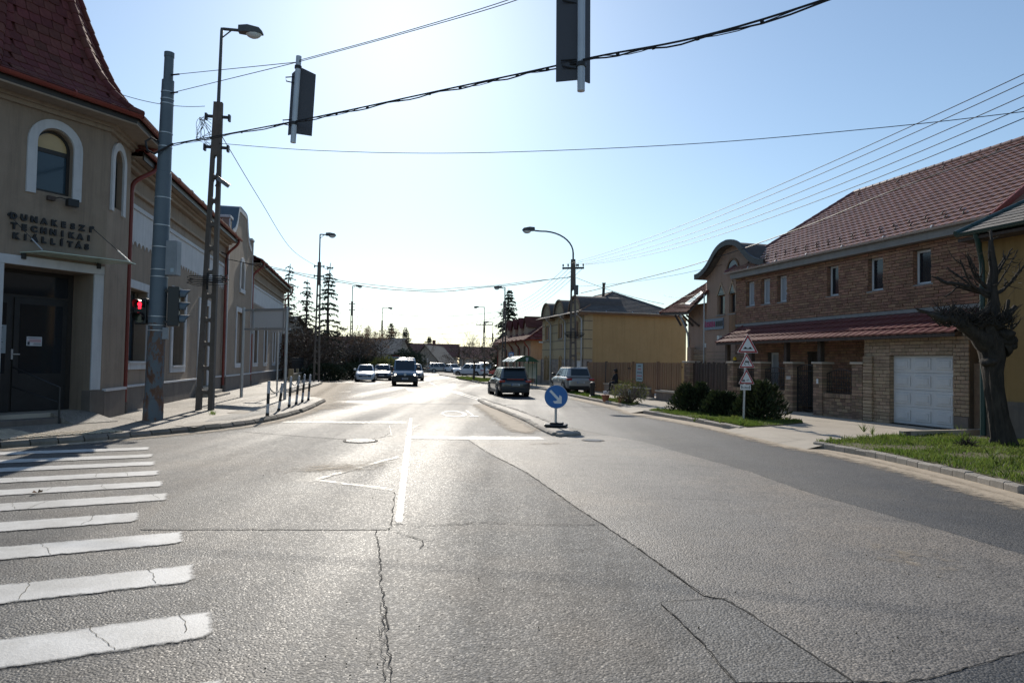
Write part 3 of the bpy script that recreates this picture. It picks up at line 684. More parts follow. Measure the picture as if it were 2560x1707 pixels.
# sidewalk joints on the right
for a, b in (((2070, 985), (2340, 1000)), ((1790, 958), (2060, 985)), ((1700, 1002), (1850, 1010)), ((1480, 935), (1560, 945))):
    q = jag([Gd(a[0], a[1], .1)[:2], Gd(b[0], b[1], .1)[:2]], 0.01, .3, int(a[0])); vs = []
    for p in q: vs += [(p[0] - .006, p[1] - .008, .1035), (p[0] + .006, p[1] + .008, .1035)]
    MB().add(vs, [(2 * i2, 2 * i2 + 1, 2 * i2 + 3, 2 * i2 + 2) for i2 in range(len(q) - 1)]).build('joint', 'crack', wr_)
# ---- centre island
isl_l = [G(*p)[:2] for p in ((1198, 1001.5), (1220.6, 1015), (1257.6, 1028.6), (1319, 1053), (1356, 1075.5), (1395, 1092))]
isl_r = [G(*p)[:2] for p in ((1206, 1000), (1228, 1007.7), (1285, 1026), (1344, 1048), (1376, 1061), (1414, 1073), (1446, 1086))]
isl = MB().prism(isl_l + isl_r[::-1], -0.04, 0.058).build('traffic_island', 'asphalt_walk'); tag(isl, kind='structure')
q0 = resample(smooth_poly(isl_l, 1), 0.42)
for pts in (isl_l, isl_r):
    q = resample(smooth_poly(pts, 1), 0.45)
    for a, b in zip(q[:-1], q[1:]):
        c = (a + b) / 2; d = b - a
        link('kerb_stone', st_i, isl, Matrix.Translation((c.x, c.y, rnd.uniform(-.01, .01))) @ Matrix.Rotation(math.atan2(d.y, d.x) + rnd.uniform(-.03, .03), 4, 'Z') @ Matrix.Diagonal((d.length, 1, 1, 1)))
a, b = Vector(isl_l[-1]), Vector(isl_r[-1]); c = (a + b) / 2; d = b - a
link('kerb_stone', st_i, isl, Matrix.Translation((c.x, c.y, 0)) @ Matrix.Rotation(math.atan2(d.y, d.x), 4, 'Z') @ Matrix.Diagonal((d.length, 1, 1, 1)))
# manhole covers
def manhole(p, r, label, seed):
    o = thing('manhole_cover', label, 'manhole cover', (p[0], p[1], 0))
    MB().tube([(0, 0, 0.002), (0, 0, 0.012)], r, 28).build('frame', 'pole_concrete', o)
    MB().tube([(0, 0, 0.012), (0, 0, 0.017)], r * .82, 28).build('lid', 'lamp_body', o)
    for i in range(-3, 4):
        L = math.sqrt(max(0, (r * .75) ** 2 - (i * r * .2) ** 2)); bx('rib', 'sign_back', o, -L, L, i * r * .2 - .012, i * r * .2 + .012, 0.0165, 0.0215)
manhole(Gd(828, 1013), 0.36, 'round metal manhole cover left of the long white lane line', 1)
manhole(Gd(1362, 1012), 0.26, 'small round cover by the nose of the traffic island', 2)
# fallen leaf on the crossing
lf = MB(); p = Gd(86, 1135)
for k in range(5):
    a = k * 1.3; lf.add([(p[0], p[1], 0.02), (p[0] + .06 * math.cos(a), p[1] + .06 * math.sin(a), 0.03), (p[0] + .05 * math.cos(a + .6), p[1] + .05 * math.sin(a + .6), 0.055)], [(0, 1, 2)])
tag(lf.build('dry_leaf', 'twig_leaf'), 'dry brown leaf lying on the zebra crossing', 'leaf')
# ================================================================== BUILDING HELPERS
def wall_shell(u0, u1, z0, z1, y, holes, depth, s):
    """front skin of a wall at y facing s*y, with real openings 'depth' deep"""
    mb = MB(); us = sorted({u0, u1} | {h[0] for h in holes} | {h[1] for h in holes}); zs = sorted({z0, z1} | {h[2] for h in holes} | {h[3] for h in holes})
    us = [u for u in us if u0 <= u <= u1]; zs = [z for z in zs if z0 <= z <= z1]
    for a, b in zip(us[:-1], us[1:]):
        for c, d in zip(zs[:-1], zs[1:]):
            mu, mz = (a + b) / 2, (c + d) / 2
            if any(h[0] < mu < h[1] and h[2] < mz < h[3] for h in holes): continue
            q = [(a, y, c), (b, y, c), (b, y, d), (a, y, d)]
            mb.add(q if s < 0 else q[::-1], [(0, 1, 2, 3)])
    yi = y - s * depth
    for h in holes:
        a, b, c, d = h[:4]
        for p, q in (((a, c), (a, d)), ((a, d), (b, d)), ((b, d), (b, c)), ((b, c), (a, c))):
            quad = [(p[0], y, p[1]), (q[0], y, q[1]), (q[0], yi, q[1]), (p[0], yi, p[1])]
            mb.add(quad if s > 0 else quad[::-1], [(0, 1, 2, 3)])
    for a, b in ((u0, u0), (u1, u1)):
        mb.add([(a, y, z0), (a, y, z1), (a, yi, z1), (a, yi, z0)], [(0, 1, 2, 3)])
    return mb
def window(P, u0, u1, z0, z1, y, s, fw=0.07, mat='white_plastic', glass='glass_dark', mull=(), trans=(), sill=None, depth=0.06, name='window'):
    """frame mesh, panes and sill as its children; y is the face of the frame, s the side it looks to"""
    mb = MB(); ya, yb = y, y - s * depth
    mb.box(u0, u0 + fw, ya, yb, z0, z1); mb.box(u1 - fw, u1, ya, yb, z0, z1); mb.box(u0 + fw, u1 - fw, ya, yb, z0, z0 + fw); mb.box(u0 + fw, u1 - fw, ya, yb, z1 - fw, z1)
    for m_ in mull: mb.box(m_ - fw * .5, m_ + fw * .5, ya - s * .002, yb, z0 + fw, z1 - fw)
    for t in trans: mb.box(u0 + fw, u1 - fw, ya - s * .004, yb, t - fw * .5, t + fw * .5)
    w = mb.build(name, mat, P, bevel=0.006)
    eu = [u0 + fw] + [v for m_ in mull for v in (m_ - fw * .5, m_ + fw * .5)] + [u1 - fw]
    ez = [z0 + fw] + [v for t in trans for v in (t - fw * .5, t + fw * .5)] + [z1 - fw]
    for i in range(0, len(eu), 2):
        for j in range(0, len(ez), 2):
            bx('pane', glass, w, eu[i] - .005, eu[i + 1] + .005, y - s * depth * .45, y - s * depth * .75, ez[j] - .005, ez[j + 1] + .005)
    if sill: bx('sill', sill, w, u0 - .06, u1 + .06, y - s * depth, y + s * .16, z0 - .05, z0 - .002)
    return w
def surround(P, u0, u1, z0, z1, y, s, w, t, mat, bottom=True, name='window_surround'):
    mb = MB(); a, b = y - s * .01, y + s * t
    mb.box(u0, u0 + w, a, b, z0, z1); mb.box(u1 - w, u1, a, b, z0, z1); mb.box(u0 + w, u1 - w, a, b, z1 - w, z1)
    if bottom: mb.box(u0 + w, u1 - w, a, b, z0, z0 + w)
    return mb.build(name, mat, P, bevel=0.01)
def pipe(P, pts, r, mat, name='downpipe'):
    return MB().tube(smooth_poly(pts, 2), r, 10).build(name, mat, P, smooth=True)
def gutter(P, a, b, r, mat, s):
    """half-round gutter from a to b (local points), open on top"""
    a = Vector(a); b = Vector(b); d = (b - a).normalized(); n = Vector((0, 0, 1)).cross(d).normalized(); mb = MB(); N = 8
    ring = [n * (math.cos(math.pi * k / N) * r) + Vector((0, 0, -math.sin(math.pi * k / N) * r)) for k in range(N + 1)]
    ins = [n * (math.cos(math.pi * k / N) * r * .88) + Vector((0, 0, -math.sin(math.pi * k / N) * r * .88)) for k in range(N, -1, -1)]
    prof = ring + ins; M_ = len(prof)
    mb.add([a + p for p in prof] + [b + p for p in prof], [(i, i + 1, M_ + i + 1, M_ + i) for i in range(M_ - 1)] + [tuple(range(M_)), tuple(range(2 * M_ - 1, M_ - 1, -1))])
    g = mb.build('gutter', mat, P, smooth=True, fix=True)
    L = (b - a).length; k = int(L / 1.6)
    for i in range(1, k):
        p = a + d * (L * i / k); MB().tube([p - d * .02 + Vector((0, 0, -.005)), p + d * .02 + Vector((0, 0, -.005))], r * 1.07, 12).build('gutter_bracket', mat, g)
    return g
def axes(o, x, y, z):
    x, y, z = Vector(x).normalized(), Vector(y).normalized(), Vector(z).normalized()
    return Matrix(((x.x, y.x, z.x, o[0]), (x.y, y.y, z.y, o[1]), (x.z, y.z, z.z, o[2]), (0, 0, 0, 1)))
def pieces(P, name, mesh, mats_, limit, worldmat, stuffname=None):
    """mats_: local matrices of alike pieces; the 'limit' nearest become parts, the rest one stuff part"""
    mats_ = sorted(mats_, key=lambda m: (worldmat @ m.translation - Vector((0, 0, EYE))).length)
    for m in mats_[:limit]: link(name, mesh, P, m)
    rest = mats_[limit:]
    if rest:
        vs = [v.co.copy() for v in mesh.vertices]; fs = [tuple(p.vertices) for p in mesh.polygons]; mb = MB()
        for m in rest: mb.add([m @ v for v in vs], fs)
        me = mb.mesh(stuffname or name, mesh.materials[0])
        o = link(stuffname or (name + '_field'), me, P); tag(o, kind='stuff')
def wm(o):
    return Matrix.Translation(o.location) @ o.rotation_euler.to_matrix().to_4x4()

# ================================================================== LEFT: THE CORNER BUILDING WITH THE TOWER
LB = frame('corner_building', 'tan plastered corner building with red spire tower, curved gable and scalloped white frieze', 'building', (-10.97, 19.2), -11.9)
C1 = Vector((-2.16, -0.25)); FD = Vector((-0.767, 0.641)); FN = Vector((-0.641, -0.767)); FL = 2.55
C0 = C1 + FD * FL; C2 = Vector((-0.55, -0.25)); AX = Vector((-1.5, 2.5))
FM = axes((C1.x, C1.y, 0), (-FD.x, -FD.y, 0), (0, 0, 1), (FN.x, FN.y, 0))       # x to the right (reading), y up, z outwards; x=0 at the corner
def fface(name, mat, x0, x1, z0, z1, d0, d1, parent=LB, bevel=0.0):
    return MB().box(x0, x1, z0, z1, d0, d1, FM).build(name, mat, parent, bevel=bevel)
# --- wing walls
wins = [(0.15, 2.3, 1.31, 3.93), (4.76, 6.75, 1.15, 4.2), (22.3, 24.1, 1.2, 4.2), (26.55, 28.15, 1.2, 4.2), (30.8, 32.3, 1.2, 4.2), (34.4, 35.6, 1.2, 4.2)]
op = lambda w: (w[0] + .24, w[1] - .24, w[2] + .24, w[3] - .24)
holes = [op(w) for w in wins] + [(8.9, 10.4, 0.5, 3.9)]
wall_shell(-0.55, 37.0, 0.0, 7.35, 0.0, holes, 0.42, -1).build('wall', 'stucco_tan', LB)
bx('wall', 'stucco_tan', LB, -0.3, 37.0, 0.42, 7.5, 0.0, 7.3)
bx('wall', 'stucco_tan', LB, -4.0, -0.3, 2.6, 14.0, 0.0, 7.3)
for w in wins:
    surround(LB, *w, 0.0, -1, 0.24, 0.045, 'trim_white')
    o_ = op(w); window(LB, *o_, 0.34, -1, 0.075, 'frame_dark', 'glass_blue' if w[0] < 5 else 'glass_dark', mull=((o_[0] + o_[1]) / 2,), trans=(o_[3] - .62,), sill=None)
    bx('sill', 'trim_white', LB, w[0] + .2, w[1] - .2, -0.10, 0.36, w[2] + .19, w[2] + .245)
surround(LB, 8.65, 10.65, 0.5, 4.15, 0.0, -1, 0.25, 0.045, 'trim_white', bottom=False, name='door_surround')
dr = bx('door', 'frame_dark', LB, 8.9, 10.4, 0.34, 0.41, 0.5, 3.9); window(LB, 8.98, 10.32, 2.9, 3.85, 0.335, -1, .06, 'frame_dark', 'glass_dark')
for i in range(3): bx('step', 'concrete', LB, 8.5 - .1 * i, 10.8 + .1 * i, -0.25 - 0.32 * i, 0.3, 0.05, 0.48 - 0.14 * i, bevel=.01)
# window grille of the nearest window
for i in range(9):
    u = 0.5 + i * .17; MB().tube([(u, 0.24, 3.0), (u + .14 * ((i % 3) - 1), 0.24, 3.62)], .012, 5).build('grille_bar', 'black_metal', LB)
# plinth with ledge
for a, b in ((-0.55, 8.4), (10.9, 13.58), (20.66, 37.05)):
    bx('plinth', 'plinth_grey', LB, a, b, -0.055, 0.05, 0.05, 0.80); bx('plinth_ledge', 'trim_white', LB, a, b, -0.085, 0.03, 0.803, 0.87, bevel=.012)
# cornice under the eaves and frieze with scalloped edge
for a, b in ((-0.5, 13.6), (20.66, 37.0)):
    bx('cornice', 'cornice_tan', LB, a, b, -0.10, 0.02, 6.42, 6.52, bevel=.02); bx('cornice', 'cornice_tan', LB, a, b, -0.18, 0.02, 6.98, 7.10, bevel=.03)
    bx('cornice', 'cornice_tan', LB, a, b, -0.30, 0.02, 7.10, 7.20, bevel=.03)
    bx('soffit', 'cornice_tan', LB, a, b + .05, -0.52, 0.02, 7.203, 7.25)
    bx('fascia', 'frame_dark', LB, a, b + .1, -0.56, -0.524, 7.16, 7.36)
    bx('frieze_moulding', 'trim_white', LB, a + .6, b - .25, -0.07, 0.02, 5.98, 6.06, bevel=.015); bx('frieze_moulding', 'trim_white', LB, a + .6, b - .25, -0.045, 0.02, 6.063, 6.13, bevel=.01)
    lo = []; u = a + .6; n = 0
    per = 0.36
    while u < b - .25:
        t = ((u - a) / per) % 1.0; lo.append((u, 4.93 + 0.14 * abs(math.sin(math.pi * t)) ** .7 * 1.0)); u += per / 9
    MB().slab([(a + .6, 5.98)] + lo + [(b - .25, 4.95), (b - .25, 5.98)], -0.022, 0.01).build('frieze', 'trim_white', LB)
    gutter(LB, (a - .1, -0.66, 7.40), (b + .2, -0.66, 7.40), 0.085, 'metal_red', -1)
    rf = MB()
    n = 13
    for i in range(n):      # stepped tile courses
        y0 = -0.66 + i * .38; z0 = 7.42 + (y0 + .66) * .43
        rf.box(a - .1, b + .15, y0, y0 + .44, z0 - .03, z0 + .05, Matrix.Translation((0, y0, z0)) @ Matrix.Rotation(math.atan(.43) - .05, 4, 'X') @ Matrix.Translation((0, -y0, -z0)))
    rf.build('roof', 'tile_wine', LB)
    MB().add([(a, -.4, 7.38), (b, -.4, 7.38), (b, 4.3, 9.4), (a, 4.3, 9.4), (a, 8.2, 7.4), (b, 8.2, 7.4)], [(0, 1, 2, 3), (3, 2, 5, 4), (0, 3, 4), (1, 5, 2)]).build('roof_base', 'tile_wine', LB)
# downpipes
pipe(LB, [(0.55, -0.62, 7.34), (0.45, -0.60, 7.1), (0.0, -0.30, 6.75), (-0.08, -0.14, 6.55), (-0.08, -0.14, 6.0), (-0.08, -0.14, 0.5), (-0.08, -0.14, 0.12)], 0.062, 'metal_red')
pipe(LB, [(13.35, -0.64, 7.34), (13.3, -0.62, 7.1), (13.25, -0.22, 6.72), (13.25, -0.12, 6.5), (13.25, -0.12, 6), (13.25, -0.12, 0.12)], 0.062, 'metal_red')
pipe(LB, [(21.3, -0.64, 7.34), (21.25, -0.62, 7.1), (20.95, -0.22, 6.72), (20.9, -0.12, 6.5), (20.9, -0.12, 6), (20.9, -0.12, 0.12)], 0.062, 'metal_red')
pipe(LB, [(37.1, -0.64, 7.34), (37.1, -0.62, 7.1), (36.75, -0.22, 6.6), (36.7, -0.12, 6.4), (36.7, -0.12, 5.9), (36.7, -0.12, 0.12)], 0.062, 'metal_red')
for u in (-0.08, 13.25, 20.9, 36.7):
    MB().tube([(u, -.14, .10), (u, -.14, .42)], .085, 10).build('drain_shoe', 'plinth_grey', LB)
# --- curved gable
gc = 17.12
half = [(0.0, 9.50), (0.95, 9.50), (1.28, 9.36), (1.40, 9.12), (1.55, 8.75), (1.85, 8.40), (2.25, 8.12), (2.70, 7.98), (2.85, 7.98)]
hs_ = []
for i in range(len(half) - 1):
    for k in range(3): hs_.append(tuple(half[i][j] + (half[i + 1][j] - half[i][j]) * k / 3 for j in (0, 1)))
hs_ = smooth_poly(half[:2] + half[2:], 2); hs_ += [(2.87, 8.35), (3.48, 8.35)]
prof = [(gc - p[0], p[1]) for p in hs_[::-1]] + [(gc + p[0], p[1]) for p in hs_[1:]]
gh = [(16.22, 17.92, 1.45, 4.1), (17.0, 17.8, 5.35, 6.9)]
wall_shell(13.62, 20.62, 0.0, 7.9, -0.12, gh, 0.42, -1).build('gable_wall', 'stucco_tan', LB)
MB().slab(prof + [(20.6, 7.9), (13.64, 7.9)], -0.12, 0.9).build('gable', 'stucco_tan', LB)
bx('gable_wall', 'stucco_tan', LB, 13.64, 20.6, 0.31, 0.9, 0.0, 7.9)
# white trim following the outline, dark flashing above
def along(pr, t0, t1, y0, y1, mat, nm, inset=0.0):
    mb = MB(); n = len(pr)
    def off(i, k):
        a = Vector(pr[max(i - 1, 0)]); b = Vector(pr[min(i + 1, n - 1)]); d = (b - a).normalized(); nn = Vector((-d.y, d.x)); p = Vector(pr[i]); return p + nn * k
    vs = []
    for i in range(n):
        p = off(i, t0); q = off(i, t1); vs += [(p.x, y0, p.y), (q.x, y0, q.y), (q.x, y1, q.y), (p.x, y1, p.y)]
    fs = []
    for i in range(n - 1):
        for k in range(4): fs.append((4 * i + k, 4 * i + (k + 1) % 4, 4 * i + 4 + (k + 1) % 4, 4 * i + 4 + k))
    fs += [(0, 1, 2, 3), (4 * n - 1, 4 * n - 2, 4 * n - 3, 4 * n - 4)]
    mb.add(vs, fs); return mb.build(nm, mat, LB, fix=True)
curve = [p for p in prof if abs(p[0] - gc) < 2.86]
along(curve, -0.22, 0.0, -0.165, -0.115, 'trim_white', 'gable_trim'); along(curve, 0.003, 0.05, -0.17, 0.95, 'slate_blue', 'gable_flashing')
for u in (13.62, 20.0):
    bx('gable_shoulder', 'pillar_brown', LB, u, u + .63, -0.10, 1.0, 7.9, 8.42); bx('shoulder_cap', 'trim_white', LB, u - .06, u + .69, -0.19, 1.05, 8.42, 8.55, bevel=.02)
    bx('gable_pilaster', 'trim_white', LB, u + (.0 if u < 15 else .5), u + (.13 if u < 15 else .63), -0.155, -0.11, 0.85, 8.41)
surround(LB, 15.98, 18.15, 1.2, 4.35, -0.12, -1, 0.24, 0.045, 'trim_white'); window(LB, 16.22, 17.92, 1.45, 4.1, 0.22, -1, .075, 'frame_dark', 'glass_dark', mull=(17.07,), trans=(3.5,))
def arch_ring(u0, u1, z0, z1, w, y0, y1, mat, nm, M4=None, rise=None, parent=LB):
    """door-shaped ring: straight jambs and a half-round head"""
    rad = (u1 - u0) / 2; rise = rise or rad; cu = (u0 + u1) / 2; zc = z1 - rise; N = 16; vs = []; fs = []
    outl = [(u0, z0)] + [(cu - rad * math.cos(math.pi * k / N), zc + rise * math.sin(math.pi * k / N)) for k in range(N + 1)] + [(u1, z0)]
    r2 = rad - w; rs2 = rise - w
    inl = [(u0 + w, z0)] + [(cu - r2 * math.cos(math.pi * k / N), zc + rs2 * math.sin(math.pi * k / N)) for k in range(N + 1)] + [(u1 - w, z0)]
    n = len(outl)
    for o_, i_ in zip(outl, inl): vs += [(o_[0], y0, o_[1]), (i_[0], y0, i_[1]), (i_[0], y1, i_[1]), (o_[0], y1, o_[1])]
    for i in range(n - 1):
        for k in range(4): fs.append((4 * i + k, 4 * i + (k + 1) % 4, 4 * i + 4 + (k + 1) % 4, 4 * i + 4 + k))
    fs += [(0, 1, 2, 3), (4 * n - 1, 4 * n - 2, 4 * n - 3, 4 * n - 4)]
    if M4 is not None: vs = [M4 @ Vector(v) for v in vs]
    return MB().add(vs, fs).build(nm, mat, parent, fix=True)
def arch_fill(u0, u1, z0, z1, y0, y1, mat, nm, M4=None, rise=None, parent=LB):
    rad = (u1 - u0) / 2; rise = rise or rad; cu = (u0 + u1) / 2; zc = z1 - rise; N = 16
    pts = [(u0, z0)] + [(cu - rad * math.cos(math.pi * k / N), zc + rise * math.sin(math.pi * k / N)) for k in range(N + 1)] + [(u1, z0)]
    mb = MB().slab(pts, y0, y1)
    if M4 is not None: mb.v = [tuple(M4 @ Vector(v)) for v in mb.v]
    return mb.build(nm, mat, parent, fix=True)
arch_ring(16.72, 18.1, 5.15, 7.05, 0.2, -0.17, -0.11, 'trim_white', 'window_surround'); bx('sill', 'trim_white', LB, 16.7, 18.12, -0.2, 0.1, 5.15, 5.36)
arch_fill(17.0, 17.8, 5.36, 6.9, -0.125, 0.1, 'plinth_grey', 'blind_window')
# gable plinth
bx('plinth', 'plinth_grey', LB, 13.59, 20.65, -0.175, -0.1, 0.05, 0.80); bx('plinth_ledge', 'trim_white', LB, 13.59, 20.65, -0.205, -0.1, 0.803, 0.87)
# cable bracket on the wall
MB().tube([(12.6, -.02, 6.6), (12.65, -.25, 6.5), (12.7, -.3, 5.6), (12.6, -.15, 5.4), (12.45, -.05, 5.5)], .03, 6).build('cable_bracket', 'black_metal', LB)

# --- tower
S1 = axes((C1.x, C1.y, 0), (1, 0, 0), (0, 0, 1), (0, -1, 0))     # narrow face: x along the street from the corner, y up, z outwards
TM = FM @ Matrix(((1, 0, 0, 0), (0, 0, 1, 0), (0, 1, 0, 0), (0, 0, 0, 1)))   # x right, y outwards, z up, for helpers made in (u, y, z)
SM = S1 @ Matrix(((1, 0, 0, 0), (0, 0, 1, 0), (0, 1, 0, 0), (0, 0, 0, 1)))
def shell_on(M4, u0, u1, z0, z1, holes, depth, mat, nm='tower_wall'):
    mb = wall_shell(u0, u1, z0, z1, 0.0, holes, depth, 1); mb.v = [tuple(M4 @ Vector(v)) for v in mb.v]; return mb.build(nm, mat, LB, fix=True)
shell_on(TM, -FL, 0.0, 0.0, 7.75, [(-2.27, -0.28, 0.12, 3.72), (-1.70, -0.87, 5.5, 7.0)], 0.9, 'stucco_tan')
shell_on(SM, 0.0, 1.61, 0.0, 7.75, [(0.32, 0.98, 5.55, 7.05)], 0.35, 'stucco_tan')
q = [C0 + Vector((.02, .02)), C0 + Vector((0, 2.7)), Vector((2.0, 4.5)), Vector((0.2, 0.42)), Vector((-0.56, 0.42)), Vector((-0.56, -.23))]
MB().add([(p.x, p.y, 0) for p in (C0, C0 + Vector((0, 2.7)))] + [(p.x, p.y, 7.75) for p in (C0, C0 + Vector((0, 2.7)))], [(0, 1, 3, 2)]).build('tower_wall', 'stucco_tan', LB)
MB().add([(C2.x, C2.y, 0), (C2.x, 0.6, 0), (C2.x, 0.6, 7.75), (C2.x, C2.y, 7.75)], [(0, 1, 2, 3)]).build('tower_wall', 'stucco_tan', LB)
bk = [C0 + (-FN) * .95 + Vector((0.1, 0.0)), C0 + Vector((.3, 2.6)), Vector((1.5, 3.8)), Vector((0.5, 1.5)), Vector((-0.6, 0.9)), Vector((-1.2, 0.4))]
MB().prism([tuple(p) for p in bk], 0.0, 7.7).build('tower_core', 'frame_dark', LB)
# arched windows with white surrounds
arch_ring(-1.89, -0.67, 5.42, 7.24, 0.2, -0.01, 0.05, 'trim_white', 'window_surround', TM)
w = arch_ring(-1.71, -0.86, 5.50, 7.02, 0.075, -0.22, -0.14, 'frame_dark', 'window', TM)
MB().box(-1.66, -0.91, -0.21, -0.15, 6.46, 6.56, TM).build('transom', 'frame_dark', w); MB().box(-1.66, -0.91, -0.21, -0.15, 5.50, 5.58, TM).build('bottom_rail', 'frame_dark', w)
arch_fill(-1.65, -0.92, 6.56, 6.96, -0.20, -0.17, 'glass_amber', 'pane', TM, rise=0.37, parent=w); MB().box(-1.65, -0.92, -0.20, -0.17, 5.57, 6.47, TM).build('pane', 'glass_blue', w)
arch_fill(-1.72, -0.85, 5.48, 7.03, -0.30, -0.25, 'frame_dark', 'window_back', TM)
# plaster head corners so that the opening is arched
for nm, M4, a, b, t, rise in (('tower_wall', TM, -1.70, -0.87, 7.0, .415), ('tower_wall', SM, .32, .98, 7.05, .33)):
    cu = (a + b) / 2; rad = (b - a) / 2
    for sgn in (-1, 1):
        pts = [(cu + sgn * rad, t - rise), (cu + sgn * rad, t + .01), (cu, t + .01)] + [(cu + sgn * rad * math.sin(math.pi / 2 * k / 8), t - rise + rise * math.cos(math.pi / 2 * k / 8)) for k in range(1, 8)]
        mb = MB().slab(pts, -0.30, -0.003); mb.v = [tuple(M4 @ Vector(v)) for v in mb.v]; mb.build(nm, 'stucco_tan', LB, fix=True)
arch_ring(0.14, 1.17, 5.42, 7.27, 0.19, -0.01, 0.05, 'trim_white', 'window_surround', SM)
w = arch_ring(0.30, 1.00, 5.50, 7.07, 0.06, -0.20, -0.13, 'frame_dark', 'window', SM); MB().box(0.36, 0.94, -.19, -.14, 6.42, 6.50, SM).build('transom', 'frame_dark', w)
arch_fill(0.35, 0.95, 5.52, 7.02, -.185, -.16, 'glass_dark', 'pane', SM, parent=w)
# small lamp under the window
fl = thing('flood_lamp', 'small dark floodlight under the arched tower window', 'lamp', wm(LB) @ (FM @ Vector((-1.28, 5.36, 0))))
fl.rotation_euler = (0, 0, R(90 + 11.9)); lm = FM.to_3x3().to_4x4()
MB().tube([lm @ Vector((-.05, .0, 0)), lm @ Vector((.08, .06, .12)), lm @ Vector((.25, .02, .2))], .014, 6).build('arm', 'black_metal', fl)
MB().box(.2, .45, -.12, .06, .12, .26, lm).build('housing', 'black_plastic', fl, bevel=.01); MB().box(-.16, .0, -.04, .06, 0, .09, lm).build('junction_box', 'wood_dark', fl)
# cornice, fascia, gutter
ringp = [C0 + Vector((0, 2.7)), C0, C1, C2, C2 + Vector((0.9, 0.6))]
def ring_off(k): return [AX + (p - AX) * k for p in ringp]
def ring_band(k0, k1, z0, z1, mat, nm):
    a = ring_off(k0); b = ring_off(k1); n = len(a); vs = []
    for p, q_ in zip(a, b): vs += [(p.x, p.y, z0), (q_.x, q_.y, z0), (q_.x, q_.y, z1), (p.x, p.y, z1)]
    fs = []
    for i in range(n - 1):
        for k in range(4): fs.append((4 * i + k, 4 * i + (k + 1) % 4, 4 * i + 4 + (k + 1) % 4, 4 * i + 4 + k))
    fs += [(0, 1, 2, 3), (4 * n - 1, 4 * n - 2, 4 * n - 3, 4 * n - 4)]
    return MB().add(vs, fs).build(nm, mat, LB, fix=True)
ring_band(0.96, 1.03, 7.36, 7.46, 'cornice_tan', 'cornice'); ring_band(0.96, 1.06, 7.46, 7.54, 'cornice_tan', 'cornice'); ring_band(0.90, 1.245, 7.54, 7.58, 'cornice_tan', 'soffit'); ring_band(1.225, 1.245, 7.582, 7.74, 'frame_dark', 'fascia')
e = ring_off(1.28)
for a, b in zip(e[:-1], e[1:]): gutter(LB, (a.x, a.y, 7.78), (b.x, b.y, 7.78), 0.085, 'metal_red', -1)
pipe(LB, [(e[3].x, e[3].y, 7.72), (e[3].x, e[3].y + .2, 7.5), (-0.45, .1, 7.45), (-0.2, .1, 7.3)], .05, 'metal_red')
# spire
SP = [(1.28, 7.80), (1.20, 7.90), (1.12, 8.05), (1.0, 8.37), (0.90, 8.72), (0.815, 9.06), (0.70, 9.80), (0.59, 10.65), (0.40, 12.3), (0.20, 14.1), (0.02, 15.9)]
full = ringp[:4] + [Vector((2.3, 1.2)), Vector((2.4, 3.6)), Vector((0.6, 5.6)), Vector((-2.0, 6.2))]
full = full[1:] + [full[0]]
vs = []; n = len(full)
for k, z in SP:
    for p in full: c = AX + (p - AX) * (k - .01); vs.append((c.x, c.y, z - .02))
MB().add(vs, [(i * n + j, i * n + (j + 1) % n, (i + 1) * n + (j + 1) % n, (i + 1) * n + j) for i in range(len(SP) - 1) for j in range(n)]).build('spire_base', 'tile_wine', LB, fix=True)
def spire_at(s):
    """point on the curve by length"""
    acc = 0.0
    for (k0, z0), (k1, z1) in zip(SP[:-1], SP[1:]):
        L = math.hypot((k1 - k0) * 2.6, z1 - z0)
        if acc + L >= s: t = (s - acc) / L; return k0 + (k1 - k0) * t, z0 + (z1 - z0) * t
        acc += L
    return SP[-1]
tm = MB().add([(-.5, 0, 0), (.5, 0, 0), (.5, 1, -.012), (.46, 0, .03), (-.46, 0, .03), (.49, 1, .004), (-.49, 1, .004), (-.5, 1, -.012), (-.2, -.05, .03), (.2, -.05, .03), (.2, -.05, 0), (-.2, -.05, 0)],
              [(4, 8, 9, 3, 5, 6), (0, 11, 8, 4), (11, 10, 9, 8), (10, 1, 3, 9), (1, 2, 5, 3), (0, 4, 6, 7)]).mesh('roof_tile', 'tile_wine')
tiles = []
rr = random.Random(4)
for A_, B_ in ((C0, C1), (C1, C2)):
    s = 0.0; row = 0
    while s < 6.2:
        k, z = spire_at(s); k2, z2 = spire_at(s + .3)
        a = AX + (A_ - AX) * k; b = AX + (B_ - AX) * k; a2 = AX + (A_ - AX) * k2; b2 = AX + (B_ - AX) * k2
        W = (b - a).length; nt_ = max(2, round(W / .27)); mid = (a + b) / 2; mid2 = (a2 + b2) / 2
        xd = Vector((b.x - a.x, b.y - a.y, 0)).normalized(); ud = Vector((mid2.x - mid.x, mid2.y - mid.y, z2 - z)).normalized(); nn = xd.cross(ud).normalized()
        if nn.z < 0 and ud.z < .99: nn = -nn
        if nn.to_2d().dot(mid - AX) < 0: nn = -nn
        for i in range(nt_):
            t = (i + .5 + (.25 if row % 2 else -.25) * (0 if i in (0, nt_ - 1) else 1)) / nt_
            o_ = Vector((a.x + (b.x - a.x) * t, a.y + (b.y - a.y) * t, z)) + nn * rr.uniform(.004, .012)
            tiles.append(axes(o_, xd, ud, nn) @ Matrix.Rotation(rr.uniform(-.015, .015), 4, 'Z') @ Matrix.Diagonal((W / nt_ * .985, .36, 1, 1)))
        s += .27; row += 1
pieces(LB, 'roof_tile', tm, tiles, 295, wm(LB))
